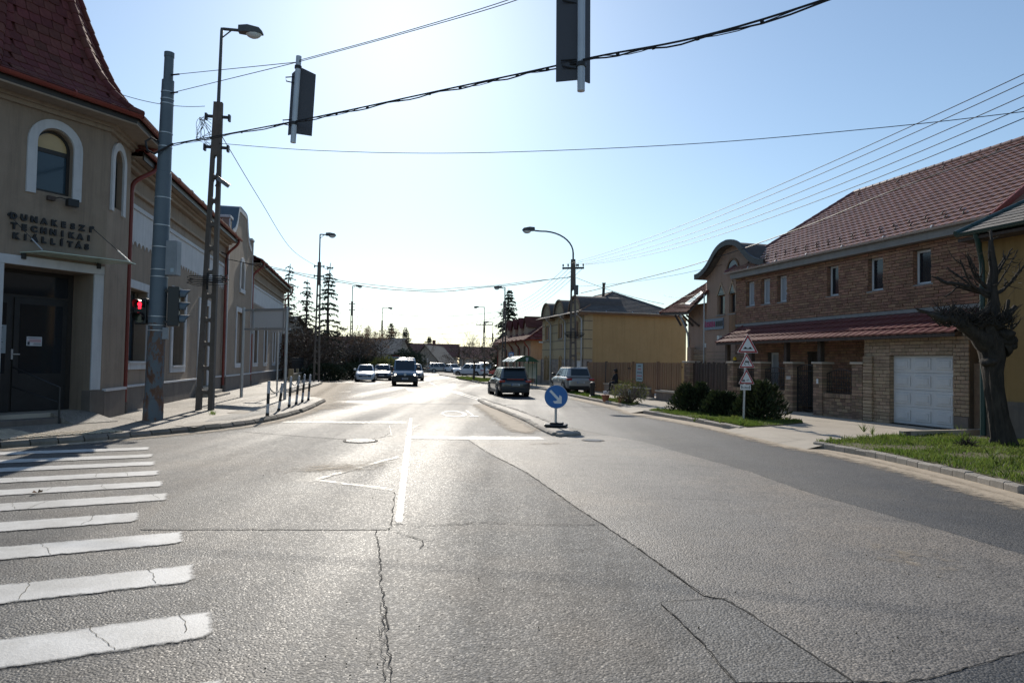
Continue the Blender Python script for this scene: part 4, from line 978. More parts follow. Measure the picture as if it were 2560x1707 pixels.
for C_ in (C0, C1, C2):
    s = .02
    while s < 6.5:
        k, z = spire_at(s); k2, z2 = spire_at(s + .34); p = AX + (C_ - AX) * (k + .012); p2 = AX + (C_ - AX) * (k2 + .012)
        MB().tube([(p.x, p.y, z + .01), (p2.x, p2.y, z2 + .0)], [.105, .088], 10).build('hip_tile', 'tile_wine', LB, smooth=True); s += .315
# door: surround, leaves, posters, steps, rail
fface('door_surround', 'trim_white', -0.28, -0.045, 0.85, 3.72, -0.01, 0.05, bevel=.008); fface('door_surround', 'trim_white', -2.5, -2.27, 0.85, 3.72, -0.01, 0.05, bevel=.008); fface('door_surround', 'trim_white', -2.5, -0.045, 3.722, 3.93, -0.01, 0.06, bevel=.008)
fface('plinth', 'plinth_grey', -0.30, 0.05, 0.05, 0.83, -0.3, 0.07, bevel=.01); fface('plinth', 'plinth_grey', -2.55, -2.26, 0.05, 0.83, -0.3, 0.07, bevel=.01)
MB().box(0.075, 1.6, -.01, .06, .05, .80, SM).build('plinth', 'plinth_grey', LB); MB().box(0.075, 1.6, -.01, .09, .803, .87, SM).build('plinth_ledge', 'trim_white', LB)
fface('door_frame', 'frame_dark', -2.27, -0.28, 0.12, 3.72, -0.9, -0.84)
for a, b in ((-2.2, -1.67), (-1.62, -0.42)):
    d_ = fface('door_leaf', 'black_metal', a, b, 0.35, 3.05, -0.838, -0.80, bevel=.006)
    fface('pane', 'glass_dark', a + .12, b - .12, 1.25, 2.9, -0.799, -0.79, d_)
fface('pane', 'glass_dark', -2.2, -0.42, 3.12, 3.62, -0.838, -0.82)
hd = fface('door_handle', 'metal_grey', -1.665, -1.625, 1.58, 1.82, -0.835, -0.785); fface('lever', 'metal_grey', -1.64, -1.49, 1.69, 1.715, -0.79, -0.755, hd)
po = thing('poster', 'white opening hours poster taped to the dark museum door', 'poster', wm(LB) @ (FM @ Vector((-2.05, 2.05, -0.775)))); po.rotation_euler = (0, 0, R(101.9))
PM = lm
MB().box(-.26, .26, -.33, .33, -.004, .0, PM).build('sheet', 'paper_grey', po)
for i, (t, s, z) in enumerate((('Dunakeszi Technikai', .052, .26), ('Kiállítás', .05, .20), ('Nyitvatartás:', .045, .12))):
    text('print', t, s, 'ink', po, PM @ Matrix.Translation((-0.02, z, .002)), .0005)
for z, L in ((.07, .4), (.035, .36), (0, .42), (-.04, .38), (-.075, .44), (-.20, .34), (-.235, .42), (-.27, .36)):
    MB().box(-.24, -.24 + L, z - .007, z + .007, .0005, .002, PM).build('print_line', 'ink', po)
p2_ = thing('notice', 'small white notice with red print on the dark museum door', 'notice', wm(LB) @ (FM @ Vector((-1.18, 2.02, -0.775)))); p2_.rotation_euler = (0, 0, R(101.9))
MB().box(-.17, .17, -.11, .11, -.004, 0, PM).build('sheet', 'paper', p2_)
for z, L, m_ in ((.075, .3, 'ink'), (.04, .26, 'ink_red'), (.015, .3, 'ink_red'), (-.01, .26, 'ink_red'), (-.05, .16, 'ink'), (-.075, .18, 'ink')):
    MB().box(.15 - L, .15, z - .006, z + .006, .0005, .002, PM).build('print_line', m_, p2_)
MB().box(-.15, -.10, -.09, -.01, .0005, .002, PM).build('picture', 'ink', p2_)
fface('step', 'concrete', -2.27, -0.30, 0.05, 0.34, -0.84, -0.02); fface('step', 'plinth_grey', -2.6, -1.15, 0.05, 0.24, -0.018, 0.42, bevel=.01)
MB().add([FM @ Vector(p) for p in ((-1.15, .34, -.02), (-0.25, .34, -.02), (-.1, .13, .9), (-1.15, .13, .9), (-1.15, .05, -.02), (-.25, .05, -.02), (-.1, .05, .9), (-1.15, .05, .9))], [(0, 1, 2, 3), (3, 2, 6, 7), (0, 3, 7, 4), (1, 5, 6, 2)]).build('ramp', 'asphalt_walk', LB, fix=True)
MB().tube([FM @ Vector(p) for p in ((-1.75, 1.4, -.5), (-1.25, .98, .38), (-1.2, .95, .42), (-1.2, .1, .42))], .022, 8).build('handrail', 'black_metal', LB, smooth=True)
MB().tube([FM @ Vector(p) for p in ((-1.75, .95, -.5), (-1.2, .6, .42))], .016, 8).build('handrail', 'black_metal', LB, smooth=True)
# letters on the wall
for li, (word, s0, s1, z) in enumerate((('DUNAKESZI', 2.13, 0.42, 4.74), ('TECHNIKAI', 2.11, 0.46, 4.52), ('KIÁLLÍTÁS', 2.07, 0.50, 4.30))):
    for i, ch in enumerate(word):
        s = s0 + (s1 - s0) * i / 8
        text('letter', ch, 0.185, 'sign_black', LB, FM @ Matrix.Translation((-s, z, 0.045)), .02, .012)
        MB().tube([FM @ Vector((-s, z + .05, 0)), FM @ Vector((-s, z + .05, .03))], .01, 5).build('letter_pin', 'black_metal', LB)
# glass canopy with rods
cn = MB()
vs = [(-1.95, 4.0, 0), (-1.78, 4.02, .62), (0.02, 4.03, .85), (0.45, 4.03, .55), (-0.1, 4.0, 0)]
cn.add([FM @ Vector(p) for p in vs] + [FM @ Vector((p[0], p[1] + .016, p[2])) for p in vs], [(4, 3, 2, 1, 0), (5, 6, 7, 8, 9)] + [(i, (i + 1) % 5, 5 + (i + 1) % 5, 5 + i) for i in range(5)])
cp = thing('glass_canopy', 'thin glass canopy hung on rods over the museum door', 'canopy', wm(LB) @ (FM @ Vector((-1.0, 4.0, 0)))); cp.rotation_euler = (0, 0, R(101.9))
o_ = cn.build('glass_sheet', 'canopy_glass', LB, fix=True)
o_.parent = cp; o_.matrix_basis = Matrix.Translation(-(FM @ Vector((-1.0, 4.0, 0))))
off_ = FM @ Vector((-1.0, 4.0, 0))
for a, b in (((-2.2, 4.82, 0), (-1.75, 4.03, .58)), ((-0.36, 4.86, 0), (0.28, 4.05, .62))):
    A3 = FM @ Vector(a) - off_; B3 = FM @ Vector(b) - off_
    MB().tube([A3, B3], .008, 8).build('rod', 'black_metal', cp); MB().tube([A3.lerp(B3, .65), A3.lerp(B3, .97)], .014, 8).build('rod_sleeve', 'metal_grey', cp); MB().tube([A3, A3 + (FM.to_3x3() @ Vector((0, 0, .03)))], .04, 8).build('rod_plate', 'black_metal', cp)
for x in (-1.95, -.25):
    MB().box(x, x + .09, 3.86, 3.99, .05, .10, Matrix.Translation(-off_) @ FM).build('bracket', 'black_metal', cp)
# ================================================================== RIGHT: THE BRICK HOUSE
def s_tile(name, mat):
    """one wavy clay tile: x across (-.5 .. .5), y up the slope (0 .. 1), z height in metres"""
    xs = [-.5, -.38, -.25, -.1, .05, .2, .35, .5]; hs = [.022, .024, .021, .010, .004, .004, .010, .022]; v = []; f = []
    for x, h in zip(xs, hs): v += [(x, 0, h + .042), (x, 1, h), (x, 0, h - .012)]
    for i in range(len(xs) - 1):
        a = 3 * i; f += [(a, a + 3, a + 4, a + 1), (a + 2, a + 5, a + 3, a)]
    return MB().add(v, f).mesh(name, mat)
def roof_tiles(P, origin, ux, uy, W, L, tw, th, mesh, limit, keep=lambda u, v: True, seed=1, name='roof_tile'):
    r = random.Random(seed); ux = Vector(ux).normalized(); uy = Vector(uy).normalized(); nn = ux.cross(uy).normalized()
    if nn.z < 0: nn = -nn
    out = []; nc = round(W / tw); nr = round(L / th)
    for j in range(nr):
        for i in range(nc):
            u = (i + .5) * W / nc; v = j * L / nr
            if not keep(u, v + th * .5): continue
            o = Vector(origin) + ux * u + uy * v + nn * r.uniform(0, .004)
            m = axes(o, ux, uy, ux.cross(uy)) @ Matrix.Rotation(r.uniform(-.008, .008), 4, 'Z') @ Matrix.Diagonal((W / nc * 1.01, L / nr * 1.12, 1 if ux.cross(uy).z > 0 else -1, 1))
            out.append(m)
    pieces(P, name, mesh, out, limit, wm(P)); return out
def brick_mats(u0, u1, z0, z1, y, s, ch, bl, t, holes=(), seed=1, jut=0.006):
    """matrices of unit bricks laid in running bond on the plane y, standing t proud to side s"""
    r = random.Random(seed); out = []; n = round((z1 - z0) / ch); ch = (z1 - z0) / n
    for j in range(n):
        z = z0 + j * ch; u = u0 - (bl * .5 if j % 2 else 0) + 0.0
        while u < u1 - .02:
            a = max(u, u0) + .006; b = min(u + bl * r.uniform(.93, 1.07), u1) - .006; u = b + .006
            segs = [(a, b)]
            for h in holes:
                if h[2] < z + ch * .5 < h[3]:
                    ns = []
                    for p, q in segs:
                        if q <= h[0] or p >= h[1]: ns.append((p, q)); continue
                        if p < h[0]: ns.append((p, h[0]))
                        if q > h[1]: ns.append((h[1], q))
                    segs = ns
            for p, q in segs:
                if q - p < .04: continue
                tt = t + r.uniform(-jut, jut)
                out.append(Matrix.Translation(((p + q) / 2, y + s * tt / 2, z + ch / 2)) @ Matrix.Rotation(r.uniform(-.012, .012), 4, 'Y') @ Matrix.Diagonal((q - p, tt, ch - .016, 1)))
    return out
def unit_brick(name, mat):
    mb = MB().box(-.5, .5, -.5, .5, -.5, .5); return mb.mesh(name, mat)
BH = frame('brick_house', 'orange brick house with brown tiled hip roof, white garage door and wine red canopy', 'house', (11.28, 20.34), -14.8)
up = [(-0.51, 0.14, 4.28, 5.32), (1.31, 1.95, 4.26, 5.35), (3.30, 3.88, 4.27, 5.34), (6.11, 6.70, 4.29, 5.33), (7.17, 7.76, 4.29, 5.33), (8.22, 8.80, 4.29, 5.33)]
wall_shell(-2.2, 9.55, 0.0, 5.56, -1.0, up + [(4.0, 4.9, 0.1, 2.3), (6.6, 7.3, 0.95, 2.3)], 0.24, 1).build('wall', 'mortar', BH)
bx('wall', 'mortar', BH, -2.19, 9.54, -9.4, -1.24, 0.0, 5.55)
MB().add([(-2.2, -1.0, 5.55), (-2.2, -9.4, 5.55), (-2.2, -5, 8.8)], [(0, 1, 2)]).build('gable_wall', 'mortar', BH)
B1 = brick_mats(-2.2, 9.55, 3.56, 5.52, -1.0, 1, 0.098, 0.285, 0.036, up, 2, .009)
pieces(BH, 'brick', unit_brick('brick', 'brick_orange'), B1, 190, wm(BH), 'brick_field')
pieces(BH, 'brick', unit_brick('brick', 'brick_orange'), brick_mats(1.05, 9.5, 0.15, 2.9, -1.0, 1, 0.098, 0.285, 0.02, [(4.0, 4.9, 0.1, 2.3), (6.6, 7.3, 0.95, 2.3)], 3), 0, wm(BH), 'brick_field')
for w in up: window(BH, w[0], w[1], w[2], w[3], -1.13, 1, .07, 'white_plastic', 'glass_dark' if w[1] < 5 else 'curtain', sill='fascia_grey')
for w in up:       # brick returns at the sides of the recesses
    for u in (w[0] + .003, w[1] - .003):
        for k in range(10): bx('brick_return', 'brick_orange', BH, u - .012, u + .012, -1.12, -1.0, w[2] + k * .104, w[2] + k * .104 + .085)
window(BH, 6.6, 7.3, 0.95, 2.3, -1.16, 1, .08, 'white_plastic', 'curtain'); bx('door', 'wood_dark', BH, 4.0, 4.9, -1.22, -1.17, 0.1, 2.3)
bx('fascia', 'fascia_grey', BH, -2.45, 9.6, -0.985, -0.72, 5.53, 5.60); bx('fascia', 'fascia_grey', BH, -2.45, 9.65, -0.76, -0.718, 5.602, 5.78)
gutter(BH, (-2.7, -0.63, 5.83), (9.9, -0.63, 5.83), 0.075, 'metal_grey', 1)
# roof body and tiles
ez, ey, rz_, ry = 5.80, -0.62, 9.07, -5.0
MB().add([(-2.7, ey, ez), (9.8, ey, ez), (7.1, ry, rz_), (-2.7, ry, rz_), (9.8, -9.6, ez), (-2.7, -9.6, ez)], [(0, 1, 2, 3), (1, 4, 2), (3, 2, 4, 5), (0, 3, 5), (0, 5, 4, 1)]).build('roof_base', 'tile_brown', BH, fix=True)
st = s_tile('roof_tile', 'tile_brown'); SL = math.hypot(ey - ry, rz_ - ez); UY = Vector((0, ry - ey, rz_ - ez)).normalized()
roof_tiles(BH, (-2.7, ey + .04, ez - .02), (1, 0, 0), UY, 12.5, SL, 0.27, 0.262, st, 290, lambda u, v: u < 12.5 - 2.7 * v / SL - .05, 5)
def caps(P, a, b, r, mat, step=.36, name='ridge_tile'):
    a = Vector(a); b = Vector(b); L = (b - a).length; n = int(L / step); d = (b - a).normalized()
    for i in range(n):
        p = a + d * (i * L / n); q = a + d * ((i + 1.08) * L / n); MB().tube([p, q], [r, r * .86], 10).build(name, mat, P, smooth=True)
caps(BH, (-2.7, ry, rz_ + .03), (7.15, ry, rz_ + .03), .10, 'tile_brown'); caps(BH, (9.85, ey, ez + .03), (7.1, ry, rz_ + .03), .10, 'tile_canopy')
bx('verge_board', 'metal_red', BH, -2.78, -2.71, ey, ey + .001, 5.7, 5.75)
MB().add([(-2.76, ey + .02, ez - .14), (-2.76, ry, rz_ - .12), (-2.76, ry, rz_ + .08), (-2.76, ey + .02, ez + .06), (-2.69, ey + .02, ez - .14), (-2.69, ry, rz_ - .12), (-2.69, ry, rz_ + .08), (-2.69, ey + .02, ez + .06)], [(0, 1, 2, 3), (7, 6, 5, 4), (3, 2, 6, 7), (0, 3, 7, 4), (1, 0, 4, 5)]).build('verge_board', 'metal_red', BH, fix=True)
sg = MB()
sg.tube([(0, 0, 0), (0, -.03, .10), (0, -.10, .13)], .013, 5); sg.tube([(0, .05, .01), (0, -.03, .10)], .011, 5); sgm = sg.mesh('snow_guard', 'black_metal')
for row, v0 in enumerate((0.42, 0.72)):
    for i in range(19):
        u = -1.6 + i * .6 + row * .3
        if u > 9.0: continue
        o_ = Vector((u, ey, ez)) + UY * v0 + Vector((0, .02, .035)); link('snow_guard', sgm, BH, Matrix.Translation(o_))
for i in range(5):
    o_ = Vector((-1.6 + i * 2.0, ey, ez)) + UY * (SL - .55) + Vector((0, .02, .03)); link('roof_hook', sgm, BH, Matrix.Translation(o_) @ Matrix.Scale(1.2, 4))
# canopy
ct = s_tile('canopy_tile', 'tile_canopy'); cy0, cz0, cy1, cz1 = 0.36, 2.70, -1.0, 3.43
cu = Vector((0, cy1 - cy0, cz1 - cz0)); CL = cu.length
roof_tiles(BH, (-2.5, cy0, cz0), (1, 0, 0), cu, 11.45, CL, 0.30, CL / 4, ct, 160, seed=6, name='canopy_tile')
MB().add([(-2.5, cy0, cz0 - .02), (8.95, cy0, cz0 - .02), (8.95, cy1, cz1 - .02), (-2.5, cy1, cz1 - .02), (-2.5, cy0, cz0 - .10), (8.95, cy0, cz0 - .10), (8.95, cy1, cz1 - .16), (-2.5, cy1, cz1 - .16)], [(0, 1, 2, 3), (7, 6, 5, 4), (0, 4, 5, 1), (1, 5, 6, 2), (3, 7, 4, 0)]).build('canopy_base', 'wood_dark', BH, fix=True)
MB().tube([(8.99, cy0, cz0 + .03), (8.99, cy1, cz1 + .03)], .055, 8).build('canopy_verge', 'tile_canopy', BH, smooth=True)
bx('flashing', 'fascia_grey', BH, -2.2, 9.55, -0.999, -0.94, 3.44, 3.55)
for u in (2.95, 4.75, 6.9): bx('post', 'wood_dark', BH, u, u + .16, -0.12, 0.04, 1.9, 2.72)
bx('post', 'wood_dark', BH, 8.6, 8.76, -0.12, 0.04, 1.9, 2.7)
# garage block
wall_shell(-2.62, 1.0, 0.0, 2.68, 0.0, [(-2.14, 0.0, 0.1, 2.12)], 0.2, 1).build('garage_wall', 'mortar', BH)
bx('garage_wall', 'mortar', BH, -2.61, 0.99, -1.0, -0.2, 0.0, 2.7)
Bp = brick_mats(-2.62, -2.14, 0.5, 2.62, 0.0, 1, 0.105, 0.26, 0.03, [], 11) + brick_mats(0.0, 1.0, 0.1, 2.62, 0.0, 1, 0.105, 0.26, 0.03, [], 12) + brick_mats(-2.14, 0.0, 2.12, 2.62, 0.0, 1, 0.1, 0.26, 0.03, [], 13)
pieces(BH, 'brick', unit_brick('brick', 'brick_pale'), Bp, 105, wm(BH), 'brick_field')
for k in range(19):
    z = .12 + k * .105
    for u in (0.0, -2.14): bx('brick_return', 'brick_pale', BH, u - .01, u + .014, -0.19, -0.002, z, z + .088)
    bx('brick_return', 'brick_pale', BH, .62, .985, 0.03, 0.10 if k % 2 else .095, z, z + .088)
bx('cellar_panel', 'plinth_grey', BH, -2.6, -2.16, 0.002, 0.035, 0.1, 0.49)
bx('soldier_course', 'brick_pale', BH, -2.14, 0.0, -0.18, -0.001, 2.125, 2.15)
gd = bx('garage_door', 'door_white', BH, -2.13, -0.005, -0.17, -0.13, 0.13, 2.12)
for j in range(4):
    sec = bx('door_section', 'door_white', gd, -2.125, -0.01, -0.13, -0.112, 0.14 + j * .495, 0.14 + j * .495 + .485, bevel=.008)
    for i in range(3):
        u = -2.02 + i * .7; z = 0.14 + j * .495
        MB().box(u, u + .54, -0.113, -0.092, z + .09, z + .40).box(u + .07, u + .47, -0.093, -0.078, z + .15, z + .34).build('raised_panel', 'door_white', sec, bevel=.008)
bx('threshold', 'crack', BH, -2.14, 0.0, -0.2, -0.02, 0.095, 0.128)
# rear wall step right of the garage
bx('side_wall', 'brick_old', BH, -3.2, -2.63, -0.35, -0.12, 0.05, 1.9)
# ---- fence of brick pillars
BF = frame('brick_fence', 'weathered brick garden fence with capped pillars and iron infill', 'fence', (11.28, 20.34), -14.8)
pl = [(1.01, 1.44), (2.81, 3.24), (4.32, 4.75), (6.20, 6.63), (8.06, 8.48)]
fb = []
for i, (a, b) in enumerate(pl):
    bx('pillar', 'mortar', BF, a + .015, b - .015, -0.30, 0.085, 0.0, 1.84)
    r = random.Random(30 + i)
    for j in range(18):
        z = .06 + j * .0985; m_ = (a + b) / 2 + (.06 if j % 2 else -.06)
        for p, q in ((a, m_ - .006), (m_ + .006, b)): fb.append(Matrix.Translation(((p + q) / 2, -0.108 + r.uniform(-.006, .006), z + .05)) @ Matrix.Diagonal((q - p, .42, .083, 1)))
    bx('pillar_cap', 'concrete', BF, a - .05, b + .05, -0.36, 0.15, 1.845, 1.92, bevel=.012)
lows = [(1.44, 2.81, .86), (4.75, 6.20, .86), (6.63, 8.06, .86)]
for i, (a, b, h) in enumerate(lows):
    bx('low_wall', 'mortar', BF, a, b, -0.24, 0.035, 0.0, h - .01)
    fb += brick_mats(a, b, 0.08, h - .14, 0.035, 1, 0.1, 0.24, 0.02, [], 50 + i)
    u = a + .01
    while u < b - .05:
        fb.append(Matrix.Translation((u + .04, -0.09, h - .05)) @ Matrix.Diagonal((.075, .36, .13, 1))); u += .09
pieces(BF, 'brick', unit_brick('brick', 'brick_old'), fb, 295, wm(BF), 'brick_field')
def iron_panel(u0, u1, z0, z1, arch, seed, name='iron_panel', lattice=False):
    """bars, rails and scrolls joined into one lattice"""
    r = random.Random(seed); mb = MB(); y = -0.09; n = int((u1 - u0) / .105)
    for k in range(n + 1):
        u = u0 + (u1 - u0) * k / n; t = (u - u0) / (u1 - u0); zt = z1 + arch * math.sin(math.pi * t) if arch else z1
        mb.tube([(u, y, z0), (u, y, zt)], .009, 5)
    for zz in (z0 + .02, z0 + .16, z1 - .12):
        mb.tube([(u0, y, zz), (u1, y, zz)], .014, 5)
    mb.tube([(u0 + (u1 - u0) * k / 12, y, z1 + (arch or 0) * math.sin(math.pi * k / 12)) for k in range(13)], .016, 6)
    nx = int((u1 - u0) / .21); nz = int((z1 - z0 - .3) / .21)
    for i in range(nx):
        for j in range(nz):
            c = (u0 + (i + .5) * (u1 - u0) / nx, z0 + .2 + (j + .5) * .21)
            mb.tube([(c[0] + .085 * math.cos(2 * math.pi * k / 10), y + .012, c[1] + .085 * math.sin(2 * math.pi * k / 10)) for k in range(11)], .008, 4, cap=False)
            if lattice: mb.tube([(c[0] - .1, y, c[1] - .1), (c[0] + .1, y, c[1] + .1)], .007, 4); mb.tube([(c[0] + .1, y, c[1] - .1), (c[0] - .1, y, c[1] + .1)], .007, 4)
    return mb
iron_panel(1.46, 2.79, .90, 1.52, .16, 1).build('iron_panel', 'black_metal', BF); iron_panel(4.77, 6.18, .90, 1.62, .08, 2, lattice=True).build('iron_panel', 'black_metal', BF); iron_panel(6.65, 8.04, .90, 1.62, .08, 3, lattice=True).build('iron_panel', 'black_metal', BF)
bx('doorbell', 'white_plastic', BF, 2.97, 3.06, 0.105, 0.125, 1.18, 1.34, bevel=.005); bx('name_plate', 'metal_grey', BF, 4.42, 4.66, 0.105, 0.115, 1.28, 1.40)
gt = frame('iron_gate', 'narrow black wrought iron gate between two brick pillars', 'gate', (11.28, 20.34), -14.8)
iron_panel(3.30, 4.27, .22, 1.72, .10, 4, lattice=True).build('lattice', 'black_metal', gt)
for u in (3.27, 4.27): bx('stile', 'black_metal', gt, u, u + .035, -0.11, -0.07, .15, 1.75)
bx('step', 'concrete', gt, 3.25, 4.31, -0.30, 0.15, 0.05, 0.14)
# wooden yard gate further on, its posts and the reed screen behind
wg = frame('wooden_gate', 'dark weathered gate of vertical boards beside the brick pillar', 'gate', (11.28, 20.34), -14.8)
for i in range(26):
    u = 8.54 + i * .118; h = 1.86 + .05 * math.sin(i * 1.9) + random.Random(i).uniform(-.03, .03); bx('board', 'wood_dark', wg, u, u + .10, -0.12 + (i % 2) * .012, -0.09 + (i % 2) * .012, 0.16, h)
for z in (.5, 1.5): bx('rail', 'wood_dark', wg, 8.52, 11.6, -0.17, -0.125, z, z + .1)
gp = frame('gate_pillar', 'brick gate pillar with concrete cap at the far end of the wooden gate', 'pillar', (11.28, 20.34), -14.8)
bx('core', 'mortar', gp, 11.66, 12.16, -0.36, 0.04, 0.0, 1.84)
pb = []
for j in range(17):
    z = .1 + j * .102; m_ = 11.9 + (.07 if j % 2 else -.07)
    for p, q in ((11.64, m_ - .006), (m_ + .006, 12.18)): pb.append(Matrix.Translation(((p + q) / 2, -0.16, z + .05)) @ Matrix.Diagonal((q - p, .46, .085, 1)))
pieces(gp, 'brick', unit_brick('brick', 'brick_old'), pb, 60, wm(gp)); bx('cap', 'concrete', gp, 11.56, 12.26, -0.44, 0.14, 1.845, 1.93, bevel=.015)
bc = thing('beacon_lamp', 'small yellow warning lamp on the pillar by the wooden gate', 'lamp', wm(BF) @ Vector((8.27, -0.1, 1.92)))
MB().tube([(0, 0, 0), (0, 0, .05)], .10, 12).build('base', 'black_plastic', bc); MB().tube([(0, 0, .05), (0, 0, .15), (0, 0, .19)], [.075, .07, .035], 12).build('lens', 'amber', bc, smooth=True)
rs = frame('reed_screen', 'brown reed screen standing behind the wooden gate', 'screen', (11.28, 20.34), -14.8)
for j in range(13):
    bx('reed_roll', 'reed', rs, 8.6, 13.2, -1.02 + (j % 2) * .015, -0.98 + (j % 2) * .015, 1.4 + j * .085, 1.4 + j * .085 + .075, bevel=.02)
bx('post', 'stucco_pink', rs, 13.2, 13.55, -1.15, -0.85, 0.1, 2.62)
# edging board on the grass by the driveway
eb = thing('edging_plank', 'dark plank lying along the back of the grass verge', 'plank', Gd(2070, 1000, .1)); pA = Vector(Gd(2070, 1003, .1)); pB = Vector(Gd(2262, 998, .1)); dd = pB - pA
MB().box(0, dd.length, -.06, .06, 0, .14).build('board', 'concrete', eb, rot=(0, 0, math.atan2(dd.y, dd.x)), loc=(pA - Vector(eb.location)))
MB().box(0, .22, -.075, -.062, .0, .13).build('end_face', 'plinth_grey', eb, rot=(0, 0, math.atan2(dd.y, dd.x)), loc=(pA - Vector(eb.location)))

# ================================================================== RIGHT EDGE: OCHRE HOUSE WITH GREEN GUTTER
OH = frame('ochre_house', 'ochre plastered house with dark green gutter at the right of the brick house', 'house', (11.28, 20.34), -14.8)
bx('wall', 'stucco_ochre', OH, -14.0, -3.62, -7.0, 0.75, 0.0, 4.95); bx('plinth', 'plinth_grey', OH, -14.0, -3.60, 0.752, 0.80, 0.05, 1.0); bx('corner_strip', 'metal_green', OH, -3.615, -3.60, 0.55, 0.76, 1.0, 4.9)
bx('eave_board', 'wood_dark', OH, -14, -3.4, 0.75, 1.25, 4.86, 4.93)
gutter(OH, (-14, 1.30, 5.05), (-3.42, 1.30, 5.05), .085, 'metal_green', 1)
pipe(OH, [(-3.9, 1.28, 5.0), (-3.9, 1.2, 4.8), (-3.75, .95, 4.5), (-3.72, .86, 4.3), (-3.72, .86, 3.5), (-3.72, .86, .15)], .06, 'metal_green')
MB().add([(-14, 1.28, 5.03), (-3.35, 1.28, 5.03), (-3.35, -3.2, 7.0), (-14, -3.2, 7.0), (-3.35, -7.3, 5.0), (-14, -7.3, 5.0)], [(0, 1, 2, 3), (3, 2, 4, 5), (1, 4, 2), (0, 1, 4, 5)]).build('roof_base', 'tile_grey', OH, fix=True)
gtl = MB().add([(-.5, 0, .02), (.5, 0, .02), (.5, 1, 0), (-.5, 1, 0), (-.5, 0, 0), (.5, 0, 0)], [(0, 1, 2, 3), (4, 5, 1, 0)]).mesh('roof_tile', 'tile_grey')
roof_tiles(OH, (-14, 1.28, 5.05), (1, 0, 0), (0, -4.48, 1.97), 10.65, 4.8, .33, .34, gtl, 90, seed=9)
caps(OH, (-3.38, 1.3, 5.08), (-3.38, -3.2, 7.05), .06, 'metal_green', .5, 'verge_cap')

# ================================================================== PINK HOUSE WITH THE BELL-SHAPED GABLE
PH = frame('pink_house', 'pinkish house with bell-shaped gable, pointed windows and a skylight in its side roof', 'house', (9.2, 32.0), -14.8)
half = [(0.0, 7.05), (0.45, 7.0), (0.85, 6.82), (1.2, 6.5), (1.55, 6.2), (1.95, 5.98), (2.35, 5.86)]
hp = smooth_poly(half, 2); cu_ = -2.02
prof = [(cu_ + p[0], p[1]) for p in hp[::-1]] + [(cu_ - p[0], p[1]) for p in hp[1:]]
wall_shell(-2.24, 0.16, 0.0, 5.86, 0.0, [(-1.38, -0.76, 4.05, 4.95), (-2.2, -1.72, 4.05, 4.95)], .22, 1).build('wall', 'stucco_pink', PH)
bx('wall', 'stucco_pink', PH, -2.23, 0.15, -6.5, -0.22, 0.0, 5.85)
MB().slab([p for p in prof if True] + [(-4.37, 5.84), (0.33, 5.84)], -0.22, 0.001).build('gable', 'stucco_pink', PH)
def roof_strip(pr, t, y0, y1, mat, nm, P):
    mb = MB(); n = len(pr); vs = []
    for i in range(n):
        a = Vector(pr[max(i - 1, 0)]); b = Vector(pr[min(i + 1, n - 1)]); d = (b - a).normalized(); nn = Vector((d.y, -d.x))
        if nn.y < 0: nn = -nn
        p = Vector(pr[i]); q = p + nn * t; vs += [(p.x, y0, p.y), (q.x, y0, q.y), (q.x, y1, q.y), (p.x, y1, p.y)]
    fs = [(4 * i + k, 4 * i + (k + 1) % 4, 4 * i + 4 + (k + 1) % 4, 4 * i + 4 + k) for i in range(n - 1) for k in range(4)] + [(0, 1, 2, 3), (4 * n - 1, 4 * n - 2, 4 * n - 3, 4 * n - 4)]
    return mb.add(vs, fs).build(nm, mat, P, fix=True)
ext = [(prof[0][0] + .35, prof[0][1] - .03)] + prof + [(prof[-1][0] - .35, prof[-1][1] - .03)]
roof_strip(ext, .13, .28, -6.6, 'shingle', 'roof', PH); roof_strip(ext, .24, .285, .38, 'black_metal', 'roof_edge', PH)
for a, b in ((-1.38, -0.76), (-2.2, -1.72)):
    c = (a + b) / 2
    MB().slab([(a, 4.95), (b, 4.95), (c, 5.42)], -0.15, .004).build('window_head', 'glass_dark', PH)
    for s in (-1, 1):
        MB().slab([(c + s * (b - a) / 2, 4.93), (c + s * ((b - a) / 2 + .1), 4.93), (c, 5.55), (c, 5.42)], -.05, .03).build('head_moulding', 'stucco_peach', PH)
    window(PH, a, b, 4.05, 4.95, -0.12, 1, .05, 'wood_brown', 'glass_dark', sill='fascia_grey')
arch_fill(-2.42, -1.62, 5.95, 6.42, -0.1, .01, 'glass_dark', 'lunette', None, parent=PH); arch_ring(-2.5, -1.54, 5.93, 6.5, .08, -.05, .05, 'wood_brown', 'lunette_frame', None, parent=PH)
for i in range(4): bx('wood_cladding', 'wood_fence', PH, -2.22 + i * .12, -2.22 + i * .12 + .11, .005, .03, 3.05, 4.1)
bx('wall', 'stucco_pink', PH, 0.16, 2.4, -5.0, -0.3, 0.0, 4.75)
